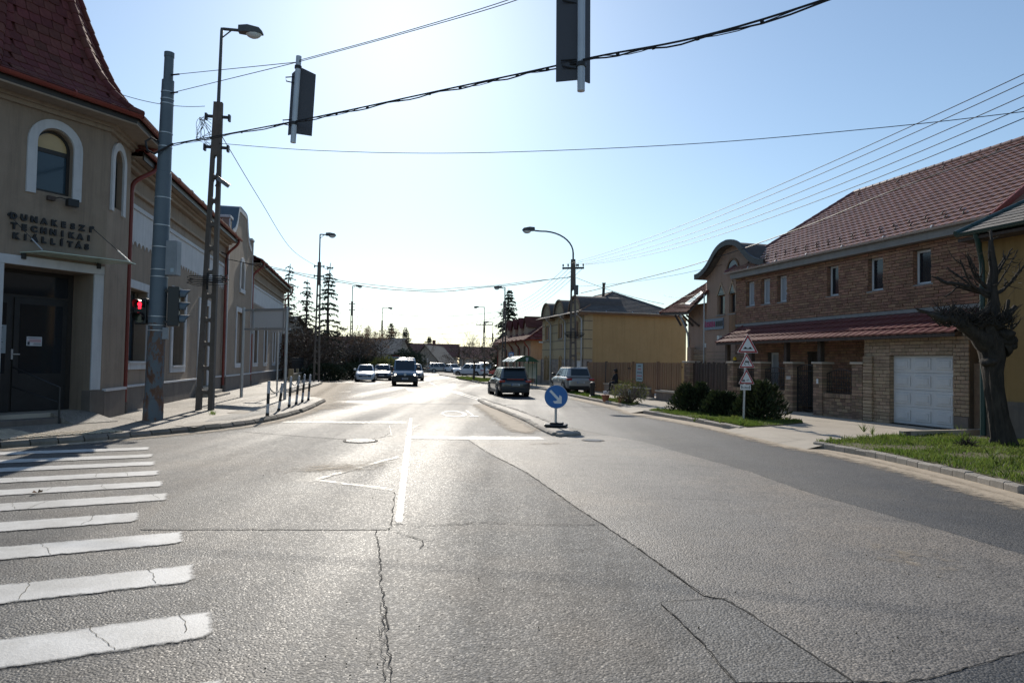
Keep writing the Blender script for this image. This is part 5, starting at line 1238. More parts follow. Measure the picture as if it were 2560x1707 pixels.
# side roof with skylight and struts
A_, B_, C_, D_ = Vector((6.04, -.6, 4.61)), Vector((1.3, .35, 4.3)), Vector((-.05, .1, 5.18)), Vector((1.14, -.6, 5.69))
MB().add([A_, B_, C_, D_, A_ - Vector((0, 0, .1)), B_ - Vector((0, 0, .1)), C_ - Vector((0, 0, .1)), D_ - Vector((0, 0, .1))], [(0, 1, 2, 3), (7, 6, 5, 4), (0, 4, 5, 1), (1, 5, 6, 2), (3, 7, 4, 0)]).build('side_roof', 'wood_dark', PH, fix=True)
stp = s_tile('roof_tile', 'tile_wine'); tl = []
for j in range(5):
    for i in range(18):
        t = (i + .5) / 18; v = j / 5; lo_ = B_.lerp(A_, t); hi = C_.lerp(D_, t); p = lo_.lerp(hi, v) + Vector((0, 0, .02)); xd = (A_.lerp(D_, v) - B_.lerp(C_, v)); wt_ = xd.length / 18; xd.normalize(); yd = (hi - lo_); ln = yd.length / 5
        nn = xd.cross(yd)
        if nn.z < 0: xd = -xd; nn = -nn
        nn.normalize(); X_ = xd * wt_ * 1.02; Y_ = yd / 5 * 1.04; tl.append(Matrix(((X_.x, Y_.x, nn.x, p.x), (X_.y, Y_.y, nn.y, p.y), (X_.z, Y_.z, nn.z, p.z), (0, 0, 0, 1))))
for m_ in tl: MB().add([m_ @ v_.co for v_ in stp.vertices], [tuple(f_.vertices) for f_ in stp.polygons]).build('roof_tile', 'tile_wine', PH)
caps(PH, D_ + Vector((0, 0, .03)), A_ + Vector((0, 0, .03)), .09, 'tile_wine', .4); caps(PH, C_ + Vector((0, 0, .03)), D_ + Vector((0, 0, .03)), .07, 'tile_wine', .4)
sk = [B_.lerp(A_, t).lerp(C_.lerp(D_, t), v) + Vector((0, .05, .07)) for t, v in ((.18, .35), (.42, .35), (.42, .85), (.18, .85))]
MB().add([tuple(p) for p in sk] + [tuple(p - Vector((0, 0, .08))) for p in sk], [(0, 1, 2, 3), (0, 4, 5, 1), (1, 5, 6, 2), (2, 6, 7, 3), (3, 7, 4, 0)]).build('skylight', 'metal_grey', PH, fix=True)
c = sum(sk, Vector()) / 4; MB().add([tuple(c + (p - c) * .84 + Vector((0, 0, .006))) for p in sk], [(0, 1, 2, 3)]).build('skylight_pane', 'canopy_glass', PH)
for t in (.15, .4, .65, .9):
    p = B_.lerp(A_, t * .5) - Vector((0, .05, .12)); MB().tube([p, (p.x - .35, -.28, p.z - .55)], .055, 6).build('strut', 'wood_dark', PH)
bx('sign_board', 'sign_slate', PH, -1.32, 0.30, 0.005, 0.05, 3.40, 3.90)
# the lettering is too blurred to read: magenta block letters on the far side, dark ones beside them
for i, (u, h, m_) in enumerate(((.20, .30, 'sign_magenta'), (.02, .24, 'sign_magenta'), (-.13, .24, 'sign_magenta'), (-.28, .24, 'sign_magenta'), (-.43, .26, 'sign_magenta'), (-.6, .24, 'sign_magenta'), (-.78, .24, 'sign_black'), (-.93, .24, 'sign_black'), (-1.08, .24, 'sign_black'), (-1.23, .24, 'sign_black'))):
    bx('sign_glyph', m_, PH, u - .055, u + .055, .051, .062, 3.53, 3.53 + h); bx('sign_glyph', m_, PH, u - .07, u + .03, .051, .064, 3.60, 3.64)
pipe(PH, [(2.5, .1, 4.25), (2.4, .0, 3.9), (2.3, -.2, 3.4), (2.28, -.26, 3.0), (2.28, -.26, .1)], .045, 'zinc')
MB().tube([(-.55, .55, .1), (-.55, .55, 5.0)], .03, 8).build('mast', 'zinc', PH)
bx('wall_lamp', 'lamp_glass', PH, -1.15, -.98, .0, .14, 2.85, 3.1); bx('wall_lamp', 'lamp_glass', PH, .45, .62, -.3, -.16, 2.6, 2.8)

# ================================================================== YELLOW HOUSE WITH THREE ROUND DORMERS
YH = frame('yellow_house', 'yellow house with three round-topped wall dormers, grooved sand facade and grey shingle hip roof', 'house', (4.71, 44.69), -14.5)
bays = (1.72, 5.07, 8.15)
yw = [(1.05, 1.75, 3.5, 4.62), (4.3, 5.25, 3.5, 4.6), (7.45, 8.45, 3.5, 4.5)]
gw = [(4.55, 4.95, .55, 1.95), (7.3, 7.7, .4, 1.95), (8.1, 8.5, .4, 1.95), (0.35, 1.75, .1, 1.95)]
wall_shell(0.0, 9.3, 0.0, 5.05, 0.0, yw + gw, .2, 1).build('facade', 'stucco_sand', YH)
bx('wall', 'stucco_yellow', YH, 0.004, 9.3, -7.4, -0.2, 0.0, 5.05)
bx('quoin_strip', 'stucco_sand', YH, -0.02, 0.0, -0.60, 0.0, 0.1, 5.04)
for z in (2.02, 2.75, 3.35, 3.95, 4.55):
    segs = [(0.0, 9.3)]
    for h in yw + gw:
        if h[2] < z < h[3]: segs = [s for a, b in segs for s in ((a, min(b, h[0])), (max(a, h[1]), b)) if s[1] - s[0] > .05]
    for a, b in segs: bx('groove', 'stucco_groove', YH, a, b, -0.005, .004, z - .03, z + .03)
    bx('groove', 'stucco_groove', YH, -0.024, -0.018, -0.58, -0.01, z - .03, z + .03)
stn = brick_mats(0.0, 9.3, 0.1, 2.0, 0.0, 1, 0.19, 0.42, 0.02, gw, 8)
pieces(YH, 'stone', unit_brick('stone', 'stone_grey'), stn, 150, wm(YH)); bx('stone_corner', 'stone_grey', YH, -.03, -.001, -.58, .02, .1, 2.0)
for w in yw:
    window(YH, *w, -0.10, 1, .07, 'white_plastic', 'glass_dark', mull=((w[0] + w[1]) / 2,), sill='fascia_grey')
    arch_ring(w[0] - .12, w[1] + .12, w[2] - .02, w[3] + .42, .12, 0, .03, 'stucco_yellow', 'window_moulding', None, rise=.4, parent=YH); bx('shutter', 'wood_fence', YH, (w[0] + w[1]) / 2 + .05, w[1] - .02, -.09, -.05, w[2] + .05, w[3] - .02)
for w in gw[:3]:
    window(YH, *w, -0.10, 1, .05, 'wood_dark', 'glass_dark'); arch_ring(w[0] - .1, w[1] + .1, w[2], w[3] + .35, .1, .02, .05, 'stucco_yellow', 'window_moulding', None, rise=.3, parent=YH)
bx('garage_door', 'door_white', YH, .35, 1.75, -.12, -.08, .1, 1.95); arch_ring(.25, 1.85, 1.95, 2.5, .1, .02, .05, 'stucco_yellow', 'garage_arch', None, rise=.5, parent=YH)
for c in bays:
    rad = 1.12; N = 18; zc = 5.03; rise = 1.22
    pts = [(c - rad * math.cos(math.pi * k / N), zc + rise * math.sin(math.pi * k / N) ** .85) for k in range(N + 1)]
    MB().slab(pts, -.22, .0).build('dormer_front', 'stucco_sand', YH); roof_strip(pts, .09, .10, -3.0, 'shingle', 'dormer_roof', YH); roof_strip(pts, .12, .102, .14, 'wood_brown', 'dormer_edge', YH)
    bx('groove', 'stucco_groove', YH, c - .95, c + .95, -.005, .004, 5.28, 5.34)
    arch_ring(c - .85, c + .85, 5.05, 6.0, .05, -.002, .006, 'stucco_groove', 'dormer_moulding', None, rise=.9, parent=YH)
for a, b in ((-.35, .6), (2.84, 3.95), (6.19, 7.03)):
    bx('eave_box', 'wood_brown', YH, a, b, -.1, .42, 4.90, 5.06); gutter(YH, (a, .48, 5.12), (b, .48, 5.12), .07, 'zinc', 1)
for u in (0.19, 3.5, 6.85): pipe(YH, [(u, .46, 5.05), (u, .44, 4.95), (u, .18, 4.75), (u, .1, 4.6), (u, .1, 4), (u, .1, .12)], .055, 'zinc')
e = [Vector(p) for p in ((-.4, .5, 5.12), (9.6, .5, 5.12), (9.6, -6.9, 5.12), (-.4, -6.9, 5.12))]; r1, r2 = Vector((3.0, -3.2, 6.85)), Vector((6.6, -3.2, 6.85))
MB().add([*e, r1, r2], [(0, 1, 5, 4), (1, 2, 5), (2, 3, 4, 5), (3, 0, 4), (0, 3, 2, 1)]).build('roof_base', 'shingle', YH, fix=True)
sh = MB().add([(-.5, 0, .016), (.5, 0, .016), (.5, 1, 0), (-.5, 1, 0), (-.5, 0, 0), (.5, 0, 0)], [(0, 1, 2, 3), (4, 5, 1, 0)]).mesh('shingle', 'shingle')
sd_ = (r1 - (e[3] + e[0]) / 2); sL = sd_.length
roof_tiles(YH, e[3] + Vector((-.01, 0, .012)), (0, 1, 0), sd_, 7.4, sL, .37, .24, sh, 150, lambda u, v: v / sL < (u / 3.7 if u < 3.7 else (7.4 - u) / 3.7) - .02, 3, 'shingle')
caps(YH, e[0], r1, .06, 'wood_brown', .5, 'hip_cap'); caps(YH, e[3], r1, .06, 'shingle', .5, 'hip_cap'); caps(YH, r1, r2, .06, 'shingle', .5, 'hip_cap')
bx('fascia', 'wood_brown', YH, -.38, -.30, -6.85, .45, 4.98, 5.10); gutter(YH, (-.44, .5, 5.15), (-.44, -6.9, 5.15), .07, 'zinc', -1); bx('soffit', 'wood_brown', YH, -.30, .0, -6.85, .4, 5.0, 5.04)
MB().tube([(2.2, -2.2, 6.2), (2.1, -2.2, 7.3)], .10, 10).build('flue', 'black_metal', YH); MB().tube([(2.1, -2.2, 7.3), (2.1, -2.2, 7.36)], .14, 10).build('flue_cap', 'black_metal', YH)
bx('camera', 'white_plastic', YH, 8.9, 9.05, .05, .35, 3.3, 3.42)
# ---- plank fence in front of it
PF = frame('plank_fence', 'brown plank fence on a low grey plinth in front of the yellow house', 'fence', (7.4, 29.4), -14.5)
i = 0; u = 0.1
while u < 11.4:
    if not (5.02 < u < 5.16):
        z0 = .60 if (u < 2.3 or 2.98 < u < 5.0) else (.40 if u < 2.98 else (.72 if u < 8.5 else .16))
        bx('plank', 'wood_fence', PF, u, u + .098, (.02 if i % 2 else .035), (.045 if i % 2 else .06), z0, 1.83 + random.Random(i).uniform(-.012, .012))
    u += .112; i += 1
for a, b in ((.1, 2.28), (2.32, 2.95), (3.0, 5.0), (5.2, 8.5), (8.55, 11.4)):
    for z in (.85, 1.6): bx('rail', 'wood_brown', PF, a, b, -.03, .015, z, z + .08)
for a, b, h in ((.05, 2.28, .50), (2.98, 5.05, .56)):
    bx('plinth', 'plinth_grey', PF, a, b, -.12, .14, .05, h); bx('plinth_cap', 'concrete', PF, a - .02, b + .02, -.16, .20, h, h + .07, bevel=.01)
for u in (5.04, 2.30, 8.52, 11.42): bx('post', 'wood_brown' if u < 6 else 'wood_dark', PF, u, u + .10, -.04, .07, .1, 1.88)
bx('plinth', 'stone_grey', PF, 5.95, 8.5, -.12, .16, .05, .62); bx('plinth_cap', 'concrete', PF, 5.9, 8.52, -.16, .22, .62, .68, bevel=.01)
bx('step', 'concrete', PF, 2.25, 3.0, .1, .5, .06, .2)
bx('knob', 'black_metal', PF, 5.5, 5.56, .06, .1, 1.5, 1.56); bx('knob', 'black_metal', PF, 5.3, 5.36, .06, .1, 1.5, 1.56)
bn = frame('banner', 'pale banner with dark and red print on the plank fence', 'banner', (7.4, 29.4), -14.5)
bx('sheet', 'banner', bn, 3.86, 4.62, .062, .075, .90, 1.78)
for z, w, m_ in ((1.66, .34, 'ink'), (1.5, .40, 'ink_red'), (1.34, .56, 'ink'), (1.18, .56, 'ink_red'), (1.02, .56, 'ink')):
    for k in range(7): bx('print', m_, bn, 4.24 - w / 2 + k * w / 7, 4.24 - w / 2 + k * w / 7 + w / 9, .076, .078, z - .028 + (k % 3) * .006, z + .028)

# ================================================================== RED-ROOFED HOUSE WITH POINTED DORMERS
RH = frame('dormer_house', 'peach house with wine red roof and a row of pointed dormers beyond the yellow house', 'house', (1.55, 57.0), -12.5)
rw = [(1.8, 2.5, 2.1, 3.25), (4.2, 4.9, 2.1, 3.25), (7, 7.7, 2.1, 3.25), (10, 10.7, 2.1, 3.25)]
wall_shell(0, 13.5, 0, 3.65, 0, rw, .2, 1).build('wall', 'stucco_peach', RH); bx('wall', 'stucco_peach', RH, .003, 13.5, -6.5, -.2, 0, 3.65)
for w in rw: window(RH, *w, -.1, 1, .06, 'wood_dark', 'glass_dark')
e = [Vector(p) for p in ((-.5, .55, 3.62), (14, .55, 3.62), (14, -6.9, 3.62), (-.5, -6.9, 3.62))]; r1, r2 = Vector((2.4, -3.1, 5.95)), Vector((11, -3.1, 5.95))
MB().add([*e, r1, r2], [(0, 1, 5, 4), (1, 2, 5), (2, 3, 4, 5), (3, 0, 4), (0, 3, 2, 1)]).build('roof_base', 'tile_wine', RH, fix=True)
fs = (r1 - Vector((2.4, .55, 3.62))); roof_tiles(RH, e[0] + Vector((0, 0, .02)), (1, 0, 0), fs, 14.5, fs.length, .42, .40, s_tile('roof_tile', 'tile_wine'), 100, lambda u, v: v / fs.length < u / 2.9 - .03 and u < 14.5 - 3 * v / fs.length, 2)
sd2 = r1 - (e[3] + e[0]) / 2; roof_tiles(RH, e[3] + Vector((-.01, 0, .02)), (0, 1, 0), sd2, 7.45, sd2.length, .42, .40, s_tile('roof_tile', 'tile_wine'), 100, lambda u, v: v / sd2.length < (u / 3.72 if u < 3.72 else (7.45 - u) / 3.72) - .04, 3)
caps(RH, e[0], r1, .09, 'tile_wine', .45); caps(RH, e[3], r1, .09, 'tile_wine', .45); caps(RH, r1, r2, .09, 'tile_wine', .45)
for u in (3.2, 5.6, 8.0, 10.6):
    MB().add([(u - .55, -.35, 4.1), (u + .55, -.35, 4.1), (u + .55, -.35, 4.95), (u, -.35, 5.75), (u - .55, -.35, 4.95), (u - .55, -2.9, 4.95), (u + .55, -2.9, 4.95), (u, -3.0, 5.75), (u - .55, -1.6, 4.1), (u + .55, -1.6, 4.1)], [(0, 1, 2, 3, 4), (0, 4, 5, 8), (1, 9, 6, 2)]).build('dormer', 'stucco_peach', RH, fix=True)
    MB().add([(u - .72, -.2, 4.85), (u, -.2, 5.85), (u + .72, -.2, 4.85), (u - .72, -3.0, 4.85), (u, -3.2, 5.85), (u + .72, -3.0, 4.85), (u - .64, -.2, 4.85), (u, -.2, 5.74), (u + .64, -.2, 4.85)], [(0, 1, 4, 3), (1, 2, 5, 4), (0, 6, 7, 1), (1, 7, 8, 2)]).build('dormer_roof', 'tile_wine', RH)
    window(RH, u - .25, u + .25, 4.3, 4.95, -.33, 1, .05, 'wood_brown', 'glass_dark')
gutter(RH, e[0] + Vector((0, .06, .05)), e[1] + Vector((0, .06, .05)), .08, 'metal_red', 1); gutter(RH, e[0] + Vector((-.05, 0, .05)), e[3] + Vector((-.05, 0, .05)), .08, 'metal_red', -1)
for u in (.1, 3.4, 6.1, 9, 13.3): pipe(RH, [(u, .55, 3.55), (u, .5, 3.35), (u + .1, .15, 3.0), (u + .1, .09, 2.8), (u + .1, .09, .1)], .055, 'metal_red')
# yard wall and gate between the two houses
yw_ = frame('yard_wall', 'pale yard gate and wall between the yellow house and the peach house', 'wall', (2.35, 54.0), -14.0)
bx('panel', 'stucco_sand', yw_, .0, 1.7, -.1, .0, .1, 2.0); bx('post', 'wood_dark', yw_, -.35, -.02, -.1, .05, .1, 2.05); bx('post', 'wood_dark', yw_, 1.72, 1.95, -.1, .05, .1, 2.05); bx('rail', 'stone_grey', yw_, .0, 1.7, .002, .05, .1, .75)
# ================================================================== POLES, SIGNALS, SIGNS
def lean(o, dx, H): o.rotation_euler.rotate_axis('Y', math.atan2(dx, H)); return o
# ---- the steel signal mast
sp = thing('signal_mast', 'tall blue-grey steel mast, rusty at its foot, carrying signals and the span wire', 'pole', (-8.97, 17.17, 0.1)); lean(sp, 0.11, 9.4)
MB().tube([(0, 0, 0), (0, 0, .55), (0, 0, .56), (0, 0, 2.45)], [.235, .23, .212, .205], 24).build('rusty_base', 'pole_rust', sp, smooth=True, angle=25)
MB().tube([(0, 0, 2.45), (0, 0, 6.25), (0, 0, 6.26), (0, 0, 8.62)], [.207, .178, .165, .145], 24).build('shaft', 'pole_blue', sp, smooth=True, angle=25)
MB().tube([(0, 0, 8.62), (0, 0, 9.22), (0, 0, 9.225), (0, 0, 9.34)], [.115, .112, .122, .122], 20).build('top_tube', 'pole_blue', sp, smooth=True, angle=25)
for z, r in ((2.25, .211), (2.38, .211), (2.6, .21), (3.6, .203), (3.78, .202), (4.35, .198), (4.9, .193), (5.6, .187), (6.9, .165), (7.25, .163), (8.0, .156), (8.12, .155), (8.3, .153)):
    MB().tube([(0, 0, z), (0, 0, z + .022)], r + .004, 24).build('clamp_band', 'metal_grey', sp)
tl = thing('traffic_light', 'black three-lamp traffic light with visors on the side of the steel mast', 'traffic light', (-8.97, 17.17, 2.5))
def visor(mb, c, d, r, L, n=12):
    d = Vector(d).normalized(); s = d.cross(Vector((0, 0, 1))).normalized(); u = s.cross(d).normalized(); c = Vector(c); vs = []
    for k in range(n + 1):
        a = R(-30) + R(240) * k / n; e_ = s * (math.cos(a) * r) + u * (math.sin(a) * r); vs += [c + e_, c + e_ + d * L * (.55 + .45 * max(0, math.sin(a))), c + e_ * .92, c + e_ * .92 + d * L * (.55 + .45 * max(0, math.sin(a)))]
    fs = []
    for k in range(n): a = 4 * k; b = a + 4; fs += [(a, a + 1, b + 1, b), (a + 2, b + 2, b + 3, a + 3), (a + 1, a + 3, b + 3, b + 1)]
    mb.add(vs, fs)
hv = Vector((.93, .36, 0)); TLM = axes((0.19, -0.02, 0), hv, Vector((-.36, .93, 0)), (0, 0, 1))
MB().box(0.10, 0.36, -.17, .17, -0.03, .97, TLM).build('housing', 'black_plastic', tl, bevel=.02)
MB().box(0.0, .12, -.06, .06, .05, .11, TLM).box(0.0, .12, -.06, .06, .83, .89, TLM).build('bracket', 'black_metal', tl)
for k in range(3):
    c = TLM @ Vector((.365, 0, .15 + k * .32)); mb = MB(); visor(mb, c, hv, .125, .24); mb.build('visor', 'pole_blue', tl, smooth=True)
    MB().tube([c - hv * .01, c + hv * .012], .115, 16).build('lens', 'lens_dark', tl)
MB().box(-.02, .13, -.07, .07, -.36, -.06, TLM).build('junction_box', 'sign_back', tl, bevel=.01)
pl_ = thing('pedestrian_light', 'pedestrian signal on the steel mast showing a lit red standing figure', 'traffic light', (-8.97, 17.17, 2.5))
pv_ = Vector((-.10, -1, 0)).normalized(); ps = Vector((1, -.10, 0)).normalized(); PLM = axes((-.37, -.08, 0), ps, -pv_, (0, 0, 1))   # x right, y away from viewer, z up
MB().box(-.16, .16, .0, .22, .0, .66, PLM).build('housing', 'black_plastic', pl_, bevel=.03); MB().box(.12, .3, .08, .14, .06, .12, PLM).box(.12, .3, .08, .14, .52, .58, PLM).build('bracket', 'black_metal', pl_)
for z in (.17, .49):
    c = PLM @ Vector((0, -.002, z)); mb = MB(); visor(mb, c, pv_, .135, .2); mb.build('visor', 'black_plastic', pl_, smooth=True); MB().tube([c, c + pv_ * .01], .125, 18).build('lens', 'lens_dark', pl_)
fg = MB(); FGM = PLM @ Matrix.Translation((0, -.018, .49)) @ Matrix.Diagonal((1, -1, 1, 1))
fg.box(-.042, .042, 0, .004, -.01, .055, FGM).box(-.034, -.004, 0, .004, -.095, -.01, FGM).box(.004, .034, 0, .004, -.095, -.01, FGM).box(-.055, -.042, 0, .004, -.0, .05, FGM).box(.042, .055, 0, .004, .0, .05, FGM)
fg.box(-.02, .02, 0, .004, .06, .095, FGM); fg.build('red_figure', 'red_lit', pl_)
cb = thing('control_box', 'slim grey metal box strapped to the steel mast above the traffic light', 'box', (-8.97, 17.17, 3.75))
MB().box(.20, .50, -.08, .18, .0, .88).build('housing', 'sign_back', cb, bevel=.02); MB().box(.36, .44, -.083, -.08, .08, .18).build('sticker', 'paper_grey', cb)

# ---- lattice concrete lamp posts
def lattice_pole(name, label, loc, H, wb, wt, rz, lamp_z=None, side=1, arm=.55, curved=False, solid=1.6, group=None, cross=None, lean_dx=0.0, brackets=(), detail=True):
    P = thing(name, label, 'lamp post' if lamp_z else 'pole', loc, rz, group)
    if lean_dx: lean(P, lean_dx, H)
    W = lambda z: wb + (wt - wb) * z / H
    body = MB(); hz = H - solid; lw = wb * .28; dp = wb * .42
    for s in (-1, 1):
        body.add([(s * W(0) / 2, -dp / 2, 0), (s * (W(0) / 2 - lw), -dp / 2, 0), (s * (W(0) / 2 - lw), dp / 2, 0), (s * W(0) / 2, dp / 2, 0), (s * W(hz) / 2, -dp / 2 * .75, hz), (s * (W(hz) / 2 - lw * .75), -dp / 2 * .75, hz), (s * (W(hz) / 2 - lw * .75), dp / 2 * .75, hz), (s * W(hz) / 2, dp / 2 * .75, hz)],
                 [(0, 1, 2, 3), (4, 7, 6, 5), (0, 4, 5, 1), (1, 5, 6, 2), (2, 6, 7, 3), (3, 7, 4, 0)])
    lg = body.build('leg_pair', 'pole_concrete', P, fix=True)
    n = int(hz / .78)
    for k in range(n + 1):
        z = .55 + k * (hz - .55) / n; w = W(z) / 2 - lw * .8
        mb = MB().slab([(-w, z - .13), (-w * .55, z - .055), (w * .55, z - .055), (w, z - .13), (w, z + .13), (w * .55, z + .055), (-w * .55, z + .055), (-w, z + .13)], -dp * .36, dp * .36); mb.build('rung', 'pole_concrete', P)
    a, b = W(hz) / 2, W(H) / 2
    MB().add([(-a, -dp * .375, hz), (a, -dp * .375, hz), (a, dp * .375, hz), (-a, dp * .375, hz), (-b, -dp * .34, H), (b, -dp * .34, H), (b, dp * .34, H), (-b, dp * .34, H)], [(0, 3, 2, 1), (4, 5, 6, 7), (0, 1, 5, 4), (1, 2, 6, 5), (2, 3, 7, 6), (3, 0, 4, 7)]).build('pole_head', 'pole_concrete', P, bevel=.01)
    if lamp_z:
        r = .045
        if curved: pts = [(0, 0, H - .3), (0, 0, H + .35)] + [(side * arm * (1 - math.cos(R(90) * k / 10)), 0, H + .35 + (lamp_z - H - .45) * math.sin(R(90) * k / 10)) for k in range(1, 11)]; pts.append((side * (arm + .35), 0, lamp_z - .06)); ax = side * (arm + .35)
        else: pts = [(0, 0, H - 1.2), (0, 0, H + .02), (0, 0, lamp_z - .06), (0, 0, lamp_z), (side * .06, 0, lamp_z), (side * arm, 0, lamp_z)]; ax = side * arm
        MB().tube(pts, [r * 1.15] * 2 + [r] * (len(pts) - 2), 10).build('arm', 'metal_brown' if 'metal_brown' in MATS else 'lamp_body', P, smooth=True, angle=60)
        if not curved: MB().tube([(side * .02, 0, lamp_z - .28), (side * .28, 0, lamp_z - .03)], .02, 6).build('arm_brace', 'lamp_body', P)
        z = lamp_z; h = MB(); L = .72
        prof = [(0, -.07), (0, .13), (.28, .15), (.62, .10), (.72, .0), (.72, -.05), (.2, -.07)]
        vs = []
        for x, zz in prof:
            w = .10 + .06 * min(1, x / .3) - .05 * max(0, (x - .5) / .22); vs += [(ax + side * x, -w, z + zz), (ax + side * x, w, z + zz)]
        m_ = len(prof); fs = [(2 * i, 2 * i + 1, 2 * ((i + 1) % m_) + 1, 2 * ((i + 1) % m_)) for i in range(m_)] + [tuple(2 * i for i in range(m_)), tuple(2 * i + 1 for i in range(m_ - 1, -1, -1))]
        hd_ = h.add(vs, fs).build('lamp_head', 'lamp_body', P, fix=True)
        bl = MB(); vs = []; N = 10
        for k in range(5):
            t = k / 4; rr_ = math.cos(t * 1.25); 
            for j in range(N): th = 2 * math.pi * j / N; vs.append((ax + side * (.45 + .24 * rr_ * math.cos(th)), .13 * rr_ * math.sin(th), z - .06 - .16 * math.sin(t * 1.25)))
        bl.add(vs, [(i * N + j, (i + 1) * N + j, (i + 1) * N + (j + 1) % N, i * N + (j + 1) % N) for i in range(4) for j in range(N)] + [tuple(4 * N + j for j in range(N))]); bl.build('bowl', 'lamp_glass', hd_, smooth=True, fix=True)
    for z in brackets:
        MB().box(-wt * .5 - .22, wt * .5 + .22, -.05, .05, z - .035, z + .035).box(-wt * .5 - .24, -wt * .5 - .18, -.07, .07, z - .12, z + .08).box(wt * .5 + .18, wt * .5 + .24, -.07, .07, z - .12, z + .08).build('bracket', 'black_metal', P)
    if cross:
        z, w, cw = cross; ca = MB().box(-w, w, -.05, .05, z - .05, z + .05).build('crossarm', 'black_metal', P)
        for k in range(5):
            x = -w + .05 + k * (2 * w - .1) / 4
            if abs(x) < .12: x = .2
            MB().tube([(x, 0, z + .05), (x, 0, z + .10), (x, 0, z + .12), (x, 0, z + .19), (x, 0, z + .24)], [.018, .018, .045, .05, .025], 8).build('insulator', 'lamp_body', ca)
    return P
L1 = lattice_pole('lattice_lamp_post', 'concrete ladder lamp post with a camera and coiled cable beside the steel mast', (-9.28, 20.76, .1), 9.45, .50, .26, R(8), 11.75, 1, .5, brackets=(9.0, 8.05), lean_dx=.12)
# things hung on it
sc = thing('security_camera', 'white box camera hung on the ladder lamp post', 'camera', (-9.05, 20.6, 7.15)); scm = Matrix.Rotation(R(35), 4, 'Y')
MB().box(.02, .42, -.06, .06, -.05, .06, scm).build('housing', 'sign_back', sc, bevel=.01); MB().box(-.02, .46, -.075, .075, .062, .075, scm).build('hood', 'sign_back', sc); MB().tube([(-.05, 0, -.25), (.02, 0, -.1), (.1, 0, -.08)], .02, 6).build('arm', 'black_metal', sc)
coil = thing('cable_coil', 'black cable coils tied across the ladder lamp post', 'cable', (-9.2, 20.62, 4.05))
for k in range(4):
    r = random.Random(k); MB().tube([((.50 + .1 * r.random()) * math.cos(2 * math.pi * i / 24) + (r.random() - .5) * .15, -.16 + .05 * math.sin(2 * math.pi * i / 24), .055 * k - .12 + .07 * math.sin(2 * math.pi * i / 24) + .02 * math.sin(7 * i)) for i in range(25)], .014, 5, cap=False).build('loop', 'wire', coil)
MB().tube([(0, -.12, .2), (0, -.12, -.3)], .03, 6).build('tie', 'wire', coil)
tg = MB(); b = L1.location; r = random.Random(3)
cl = thing('cable_tangle', 'tangle of loose wires at the upper bracket of the ladder lamp post', 'cable', (b.x + .1, b.y, 9.0))
for k in range(7):
    pts = [(-.15, -.05, .1 - k * .12)] + [(-.3 - .35 * r.random(), -.1 * r.random(), .15 - .25 * i - .1 * r.random()) for i in range(4)] + [(-.1, -.05, -.95 + .1 * k)]
    MB().tube(smooth_poly(pts, 2), .008, 4).build('loose_wire', 'wire', cl)
lattice_pole('lattice_lamp_post', 'ladder lamp post rising behind the striped bollards beside the hedge', (-13.95, 48.9, .1), 8.6, .46, .24, R(10), 10.6, 1, .4, brackets=(8.3, 7.6))
lattice_pole('lattice_lamp_post', 'ladder lamp post half hidden by the brown hedge', (-18.85, 80, 0), 8.6, .46, .24, R(10), 10.4, 1, .4, brackets=(8.3, 7.6))
lattice_pole('lattice_lamp_post', 'slim distant lamp post behind the hedge near the small firs', (-21.0, 110, 0), 8.2, .46, .24, R(10), 10.2, 1, .9)
R1 = lattice_pole('lattice_lamp_post', 'ladder lamp post with tall curved arm and insulator crossarm by the parked silver car', (3.5, 38.68, .1), 7.55, .46, .26, R(-8), 9.3, -1, 1.85, True, 1.7, cross=(7.05, .62, 0), lean_dx=-.10)
lattice_pole('lattice_lamp_post', 'ladder lamp post in front of the tall spruce by the bus stop', (-0.72, 62, .1), 7.2, .46, .26, R(-8), 8.45, -1, .3, brackets=(6.9,))
lattice_pole('lattice_lamp_post', 'ladder lamp post with crossarm behind the round-headed bare tree', (-4.1, 100, .1), 7.6, .46, .26, R(-8), 9.7, -1, .9, cross=(7.1, 1.2, 0))
lattice_pole('lattice_lamp_post', 'farther ladder lamp post with crossarm beside the parking ground', (-3.7, 130, .1), 7.2, .46, .26, R(-8), 9.3, -1, .8, cross=(6.2, 1.3, 0))
mb_ = thing('meter_box', 'dark box strapped to the curved-arm lamp post', 'box', (3.47, 38.5, 5.6)); MB().box(-.02, .22, -.16, .02, 0, .55).build('housing', 'lamp_body', mb_, bevel=.02)
bc2 = thing('cable_coil', 'dark cable coils low on the curved-arm lamp post', 'cable', (3.5, 38.45, 3.25))
for k in range(4): MB().tube([((.42 + .05 * k) * math.cos(2 * math.pi * i / 16), -.06, .05 * k + .10 * math.sin(2 * math.pi * i / 16)) for i in range(17)], .014, 4, cap=False).build('loop', 'wire', bc2)

